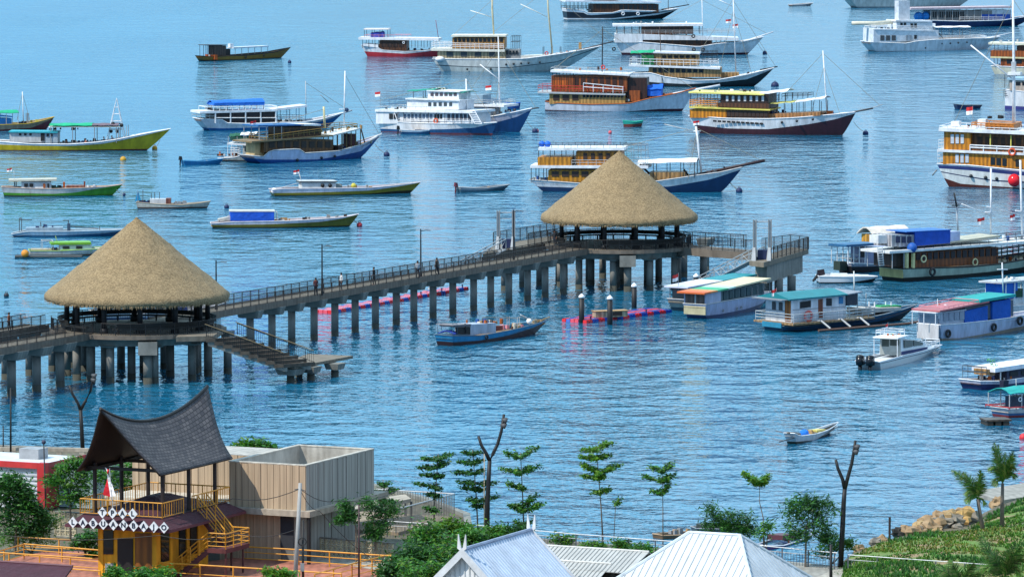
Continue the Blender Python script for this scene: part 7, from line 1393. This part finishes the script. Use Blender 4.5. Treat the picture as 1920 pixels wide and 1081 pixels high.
# viewing deck
O=W(852,968,GZ+.2); vd=Fr('viewing_deck','concrete viewing deck with tall slatted metal railing at the water edge','viewing deck',(O.x,O.y),UA,z=GZ+.2); hR=vd.at(852,925,0)[1]
mb=MB(); mb.box(-9,0,-9,0,-.35,0,'9a8a74:conc'); mb.build('deck',vd.root)
for P in ([(0,-9.5),(0,0)],[(0,0),(-9,0)]):
    a,b=Vector(P[0]+(0,)),Vector(P[1]+(0,)); mb=MB(); n=int((b-a).length/.2)
    for i in range(n+1): p=a.lerp(b,i/n); mb.box(p.x-.016,p.x+.016,p.y-.016,p.y+.016,0,hR,'6a6a68')
    mb.tube([a+Vector((0,0,hR)),b+Vector((0,0,hR))],.05,'lgrey',6); mb.build('railing',vd.root)
q=[W(x,y,4.2) for x,y in ((590,968),(771,934),(760,926),(640,940))]
e=Fr('covered_ramp','pale sloping concrete canopy between the building and viewing deck','canopy',(q[0].x,q[0].y),UA,z=0); mb=MB(); mb.hexa([tuple(e.loc(p)-Vector((0,0,.25))) for p in q]+[tuple(e.loc(p)) for p in q],'slabc:conc'); mb.build('canopy_slab',e.root)
mb=MB()
for p in q[:3]: l=e.loc(p); mb.tube([(l.x,l.y,2.4),(l.x,l.y,l.z-.2)],.08,'dgrey',6)
mb.build('supports',e.root)
# breeze block walls
def breeze(lab,x0,y0,x1,y1,h,z=GZ+.1):
    A=W(x0,y0,z);B=W(x1,y1,z); f=Fr('breeze_block_wall',lab,'wall',(A.x,A.y),(B.x-A.x,B.y-A.y),z=z); L_=(B-A).length; s_=.4; mb=MB(); nx=int(L_/s_); nz_=int(h/s_)
    mb.box(0,L_,-.1,.1,-.5,0,'cap:conc'); mb.box(0,L_,-.12,.12,nz_*s_,nz_*s_+.08,'cap:conc')
    for i in range(nx+1):
        for j in range(nz_):
            x=i*s_; z_=j*s_; mb.box(x-.03,x+.03,-.08,.08,z_,z_+s_,'cbbd9e:conc')
            if i<nx:
                mb.box(x+.031,x+s_-.031,-.08,.08,z_-.02,z_+.03,'cbbd9e:conc')
                c=(x+s_/2,z_+s_/2+.01); r=.12
                for k in range(4):
                    a=k*math.pi/2; p=(c[0]+r*math.cos(a),c[1]+r*math.sin(a)); g=(c[0]+r*math.cos(a+math.pi/2),c[1]+r*math.sin(a+math.pi/2)); mb.tube([(p[0],0,p[1]),(g[0],0,g[1])],.035,'cbbd9e:conc',4)
    mb.build('block_screen',f.root)
breeze('long breeze-block wall right of the concrete building','%d'%0 and 592 or 592,1041,738,1053,1.25)
breeze('breeze-block screen left of the yellow tower',104,1003,152,1006,1.6)
# kiosk and shore buildings at left
O=W(84,955,2.6); f=Fr('kiosk','red-framed white kiosk with pale corrugated roof at the left edge','kiosk',(O.x,O.y),UA,z=2.6)
hk=f.at(84,868,0)[1]; a0=-8.0
mb=MB(); mb.box(a0,-.5,.2,5.8,0,hk-.35,'cfd4d8:corr'); 
for i in range(9): mb.box(a0,-.5,.12,.19,.4+i*.32,.5+i*.32,'b4bac0')
mb.build('wall',f.root)
mb=MB(); mb.box(-.55,.05,-.1,.5,0,hk,'b5262a'); mb.box(-.02,.05,.52,6,0,hk-.02,'8c1f24'); mb.build('red_column',f.root)
mb=MB(); mb.box(a0,-.56,-.1,.2,hk-.4,hk,'c23030'); mb.build('red_beam',f.root); mb=MB(); mb.box(a0,-.2,.22,6,hk-.3,hk-.18,'d0d4d8:corr'); mb.build('roof',f.root)
mb=MB(); mb.box(0,3.0,2,6,0,hk-.5,'8fa3a6:corr'); mb.box(-.1,3.1,1.9,6.1,hk-.5,hk-.4,'d4d8da'); mb.build('annex',f.root)
mb=MB(); l=f.at(36,862,3); r_=f.at(72,862,3); mb.box(l[0],r_[0],3,4.4,hk-.18,hk+.55,'9a9da0'); mb.build('air_conditioner',f.root)
f=Fr('shore_wall','pale concrete parapet with openings along the water at far left','wall',W(-60,866,GZ),(1,-.10),z=GZ); mb=MB()
mb.box(-2,12.5,0,.3,.9,1.15,'slabc:conc'); mb.box(-2,12.5,0,.3,0,.25,'slabc:conc')
for i in range(9): mb.box(-2+i*1.75,-1.6+i*1.75,.02,.28,.25,.9,'slabc:conc')
mb.build('parapet',f.root)
def thinpole(lab,x,ytop,yb,z=GZ,r=.05,m='dark',head=None,xt=None,name='pole',cat='pole',grp=None):
    P=W(x,yb,z); Q=WY(xt or x,ytop,P.y)-P; e=empty(name,P,0,lab,cat,grp); mb=MB(); mb.tube([(0,0,-.3),tuple(Q)],[r*1.15,r*.85],m,8); mb.build('shaft',e,True)
    if head: mb=MB(); mb.ball(tuple(Q),head,'39405a',10,6); mb.build('lamp_head',e,True)
    return e,Q
PG='thin dark poles at the left shore'
thinpole('short thin dark pole at the far left edge',6,797,858,grp=PG); thinpole('tall thin dark pole near the left edge',20,727,868,grp=PG,r=.07)
thinpole('thin lamp with small dark globe head beside the red kiosk',87,828,1000,head=.16,xt=82,name='street_lamp',cat='street lamp')
e,Q=thinpole('leaning pale grey concrete utility pole carrying black wires',552,905,1105,z=3,r=.13,m='a5a5a3:conc',xt=563,name='utility_pole',cat='utility pole')
mb=MB(); mb.tube([Q+Vector((0,0,-.35)),Q+Vector((-.35,-.1,-.4))],.03,'dgrey',5); mb.tube([Q+Vector((0,0,-.35)),Q+Vector((.35,-.1,-.5))],.03,'dgrey',5); mb.build('bracket',e)
PY=W(552,1105,3).y; base=W(552,1105,3)
def wire(pts_,lab,r=.022):
    P=[WY(x,y,PY+dy) for x,y,dy in pts_]; P2=[]
    for a,b in zip(P,P[1:]):
        for i in range(6): P2.append(a.lerp(b,i/6)-Vector((0,0,.35*math.sin(math.pi*i/6))))
    P2.append(P[-1]); mb=MB(); O_=P2[0].copy(); mb.tube([p-O_ for p in P2],r,'16181a',4); o=mb.build('power_cable',loc=O_); tag(o,lab,'cable','power cables at the utility pole')
wire([(562,916,0),(436,934,8),(300,952,12)],'power cable running left from the utility pole behind the maroon roof')
wire([(562,916,0),(640,938,3),(760,912,20)],'power cable running right from the utility pole past the concrete building')
wire([(562,916,0),(600,958,4),(720,1060,12)],'power cable dropping right toward the breeze-block wall')
wire([(552,993,0),(440,998,2),(300,1003,4),(-20,1000,8)],'thin low cable crossing in front of the tower sign')
e,Q=thinpole('black post with a coiled cable ring and meter box right of the utility pole',568,975,1105,z=3,r=.07,m='191a1c',name='service_post',cat='post')
mb=MB(); c=WY(567,1014,PY)-W(568,1105,3); mb.torus(c-Vector((0,.15,0)),.24,.035,'16181a','y',16,6); mb.build('cable_coil',e,True); c=WY(567,1062,PY)-W(568,1105,3); mb=MB(); mb.box(c.x-.12,c.x+.12,c.y-.2,c.y-.05,c.z-.25,c.z+.25,'8a8d8f'); mb.build('meter_box',e)
e,Q=thinpole('thin reddish-brown lamp pole standing on the ramp among dark trees',673,945,1095,z=2.7,r=.06,m='3a2428',name='lamp_pole',cat='pole')
thinpole('black square post at the lower right beside the hip roof',1558,1020,1110,z=2.6,r=.1,m='141518',name='black_post',cat='post')
thinpole('pale wooden stake beside the left forked young tree',908,850,1012,r=.035,m='b5a88e',name='tree_stake',cat='stake')
# ================================================================ roofs at the bottom
PAL.update(roofb='b9c8da',roofw='cdd3d6',roofg='b6b6b2')
def roofplane(par,name,P,m,rib=.36,dirv=None,ribm=None,th=.05):
    """P: eave0,eave1,top1,top0 (quad or tri as repeated); ribs run from eave to top"""
    P=[Vector(p) for p in P]; mb=MB(); nrm=(P[1]-P[0]).cross(P[3]-P[0]).normalized()
    if nrm.z<0: nrm=-nrm
    mb.hexa([p-nrm*th for p in P]+[p for p in P],m)
    o=mb.build(name,par)
    # standing ribs, clipped to the face
    mb=MB(); e=(P[1]-P[0]); L_=e.length; ed=e/L_; up=(P[3]-P[0])-ed*((P[3]-P[0]).dot(ed)); H=up.length; ud=up/H; n=int(L_/rib)
    s3=(P[3]-P[0]).dot(ed); s2=(P[2]-P[0]).dot(ed); h2=(P[2]-P[0]).dot(ud)
    for i in range(1,n):
        s_=i*L_/n; hh=H
        if s_<s3: hh=H*s_/s3
        if s_>s2: hh=min(hh,h2*(L_-s_)/max(L_-s2,1e-6))
        if hh<.1: continue
        a=P[0]+ed*s_; b=a+ud*hh; w_=ed*.035
        mb.hexa([a-w_,a+w_,b+w_,b-w_,a-w_*.5+nrm*.05,a+w_*.5+nrm*.05,b+w_*.5+nrm*.05,b-w_*.5+nrm*.05],ribm or m)
    mb.build('roof_ribs',o); return o
ZR=7.8; O=W(868,1030,ZR); g=Fr('gable_house','house with steep blue-grey ribbed roof and white horned finials','house',(O.x,O.y),UA,z=3.0); rzv=ZR-3; Lb=g.atx(995,1003,0)[0]; A_=4.4; dz=A_*.98
roofplane(g.root,'roof_slope',[(A_,0,rzv-dz),(A_,Lb,rzv-dz),(0,Lb,rzv),(0,0,rzv)],'roofb:corr'); roofplane(g.root,'roof_slope',[(-A_,Lb,rzv-dz),(-A_,0,rzv-dz),(0,0,rzv),(0,Lb,rzv)],'roofb:corr')
mb=MB(); mb.tube([(0,-.1,rzv+.03),(0,Lb+.1,rzv+.03)],.12,'8e9cb4',6); mb.build('ridge_cap',g.root)
for y,yy in ((-.12,0),(Lb+.1,1)):
    for sg in (-1,1):
        mb=MB(); mb.hexa([(-sg*.55,y-.06,rzv+.95),(sg*A_,y-.06,rzv-dz-.45),(sg*A_,y+.06,rzv-dz-.45),(-sg*.55,y+.06,rzv+.95),(-sg*.5,y-.06,rzv+1.1),(sg*(A_+.15),y-.06,rzv-dz+.05),(sg*(A_+.15),y+.06,rzv-dz+.05),(-sg*.5,y+.06,rzv+1.1)],'cfd2d6')
        if False: pass
        mb.v=[]; mb.f=[]; mb.m=[]
        mb.hexa([(0,y-.06,rzv-.42),(sg*A_,y-.06,rzv-dz-.45),(sg*A_,y+.06,rzv-dz-.45),(0,y+.06,rzv-.42),(0,y-.06,rzv+.12),(sg*(A_+.1),y-.06,rzv-dz+.05),(sg*(A_+.1),y+.06,rzv-dz+.05),(0,y+.06,rzv+.12)],'cfd2d6'); mb.build('barge_board',g.root)
        mb=MB(); mb.hexa([(-sg*.02,y-.05,rzv-.1),(-sg*.3,y-.05,rzv+.1),(-sg*.3,y+.05,rzv+.1),(-sg*.02,y+.05,rzv-.1),(-sg*.22,y-.04,rzv+.95),(-sg*.26,y-.04,rzv+.95),(-sg*.26,y+.04,rzv+.95),(-sg*.22,y+.04,rzv+.95)],'dadcde'); mb.build('horn_finial',g.root)
mb=MB(); mb.poly([(-1.6,.3,rzv-1.75),(1.6,.3,rzv-1.75),(0,.3,rzv-.2)],'e2e4e6:corr'); 
for i in range(9): x=-1.3+i*.32; mb.box(x-.03,x+.03,.24,.3,rzv-1.7,rzv-.25-abs(x)*.98,'c5cacd')
mb.build('gable_panel',g.root); mb=MB(); mb.box(-2.3,2.3,-.02,.16,rzv-2.3,rzv-2.05,'e6e8ea'); mb.build('gable_beam',g.root)
mb=MB(); mb.box(-3.6,3.6,.8,Lb-.6,-2,.8,'b9b2a4:conc'); mb.poly([(-3.6,.8,.8),(3.6,.8,.8),(0,.8,rzv-.25)],'5a5450'); mb.build('wall',g.root)
# hip roof
ZH=8.2; O=W(1293,997,ZH); g=Fr('hip_roof_house','house with broad white ribbed hip roof at the bottom right of centre','house',(O.x,O.y),UA,z=3.0); rl=g.at(1387,1003,0)[0]; z=ZH-3; A_,A2,B_,H_=2.51*1.35,3.29*1.35,4*1.35,2.64*1.35
e0,e1,e2,e3=(-A2,-B_,z-H_),(rl+A_,-B_,z-H_),(rl+A_,B_,z-H_),(-A2,B_,z-H_); r0,r1=(0,0,z),(rl,0,z)
roofplane(g.root,'roof_slope',[e0,e1,r1,r0],'roofw:corr',.42,ribm='b9c0c6'); roofplane(g.root,'roof_slope',[e1,e2,r1,r1],'roofw:corr',.42,ribm='9fb0c0'); roofplane(g.root,'roof_slope',[e2,e3,r0,r1],'roofw:corr',.42); roofplane(g.root,'roof_slope',[e3,e0,r0,r0],'roofw:corr',.42)  # right slope's ribs painted bluer and darker for its shade
mb=MB(); mb.tube([r0,r1],.11,'cfd8de',6)
for a,b in ((e0,r0),(e1,r1),(e2,r1),(e3,r0)): mb.tube([a,b],.12,'cfd8de',6)
mb.build('hip_caps',g.root); mb=MB(); mb.box(-A2+.8,rl+A_-.8,-B_+.8,B_-.8,-2,z-H_-.02,'b9b2a4:conc'); mb.build('wall',g.root)
# grey roofs
ZG=5.9; O=W(1008,1021,ZG); g=Fr('grey_roof_house','long low building with pale grey corrugated roof between the blue roof and white hip roof','building',(O.x,O.y),UA,z=3.0); z=ZG-3; L1=g.at(1217,1031,0)[0]
roofplane(g.root,'roof_slope',[(0,-3.0,z-.95),(L1-.2,-3.0,z-.95),(L1,0,z),(0,0,z)],'roofg:corr',.28,ribm='a2a29e'); roofplane(g.root,'roof_slope',[(L1,3.0,z-1.1),(0,3.0,z-1.1),(0,0,z),(L1,0,z)],'roofg:corr',.28)
mb=MB(); mb.box(0,L1-.6,-2.6,2.6,-2,z-1.15,'4a4238:wood'); mb.poly([(L1-.5,-2.8,z-.95),(L1-.5,2.8,z-1.1),(L1-.5,0,z-.05)],'2c2420'); mb.build('wall',g.root); mb=MB(); mb.tube([(0,0,z+.02),(L1,0,z+.02)],.07,'c9c9c5',6); mb.build('ridge_cap',g.root)
ZG=5.3; O=W(1000,1047,ZG); g=Fr('grey_roof_house','nearer low building with pale grey corrugated roof and dark gable end','building',(O.x,O.y),UA,z=3.0); z=ZG-3; L1=g.at(1147,1054,0)[0]
roofplane(g.root,'roof_slope',[(0,-3.6,z-1.25),(L1,-3.6,z-1.25),(L1,0,z),(0,0,z)],'roofg:corr',.28,ribm='a2a29e'); roofplane(g.root,'roof_slope',[(L1,2.6,z-.95),(0,2.6,z-.95),(0,0,z),(L1,0,z)],'roofg:corr',.28)
mb=MB(); mb.box(0,L1-.6,-3.2,2.3,-2,z-1.2,'4a4238:wood'); mb.poly([(L1-.5,-3.4,z-1.22),(L1-.5,2.5,z-.95),(L1-.5,0,z-.05)],'2c2420'); mb.build('wall',g.root); mb=MB(); mb.tube([(0,0,z+.02),(L1,0,z+.02)],.07,'c9c9c5',6); mb.build('ridge_cap',g.root)
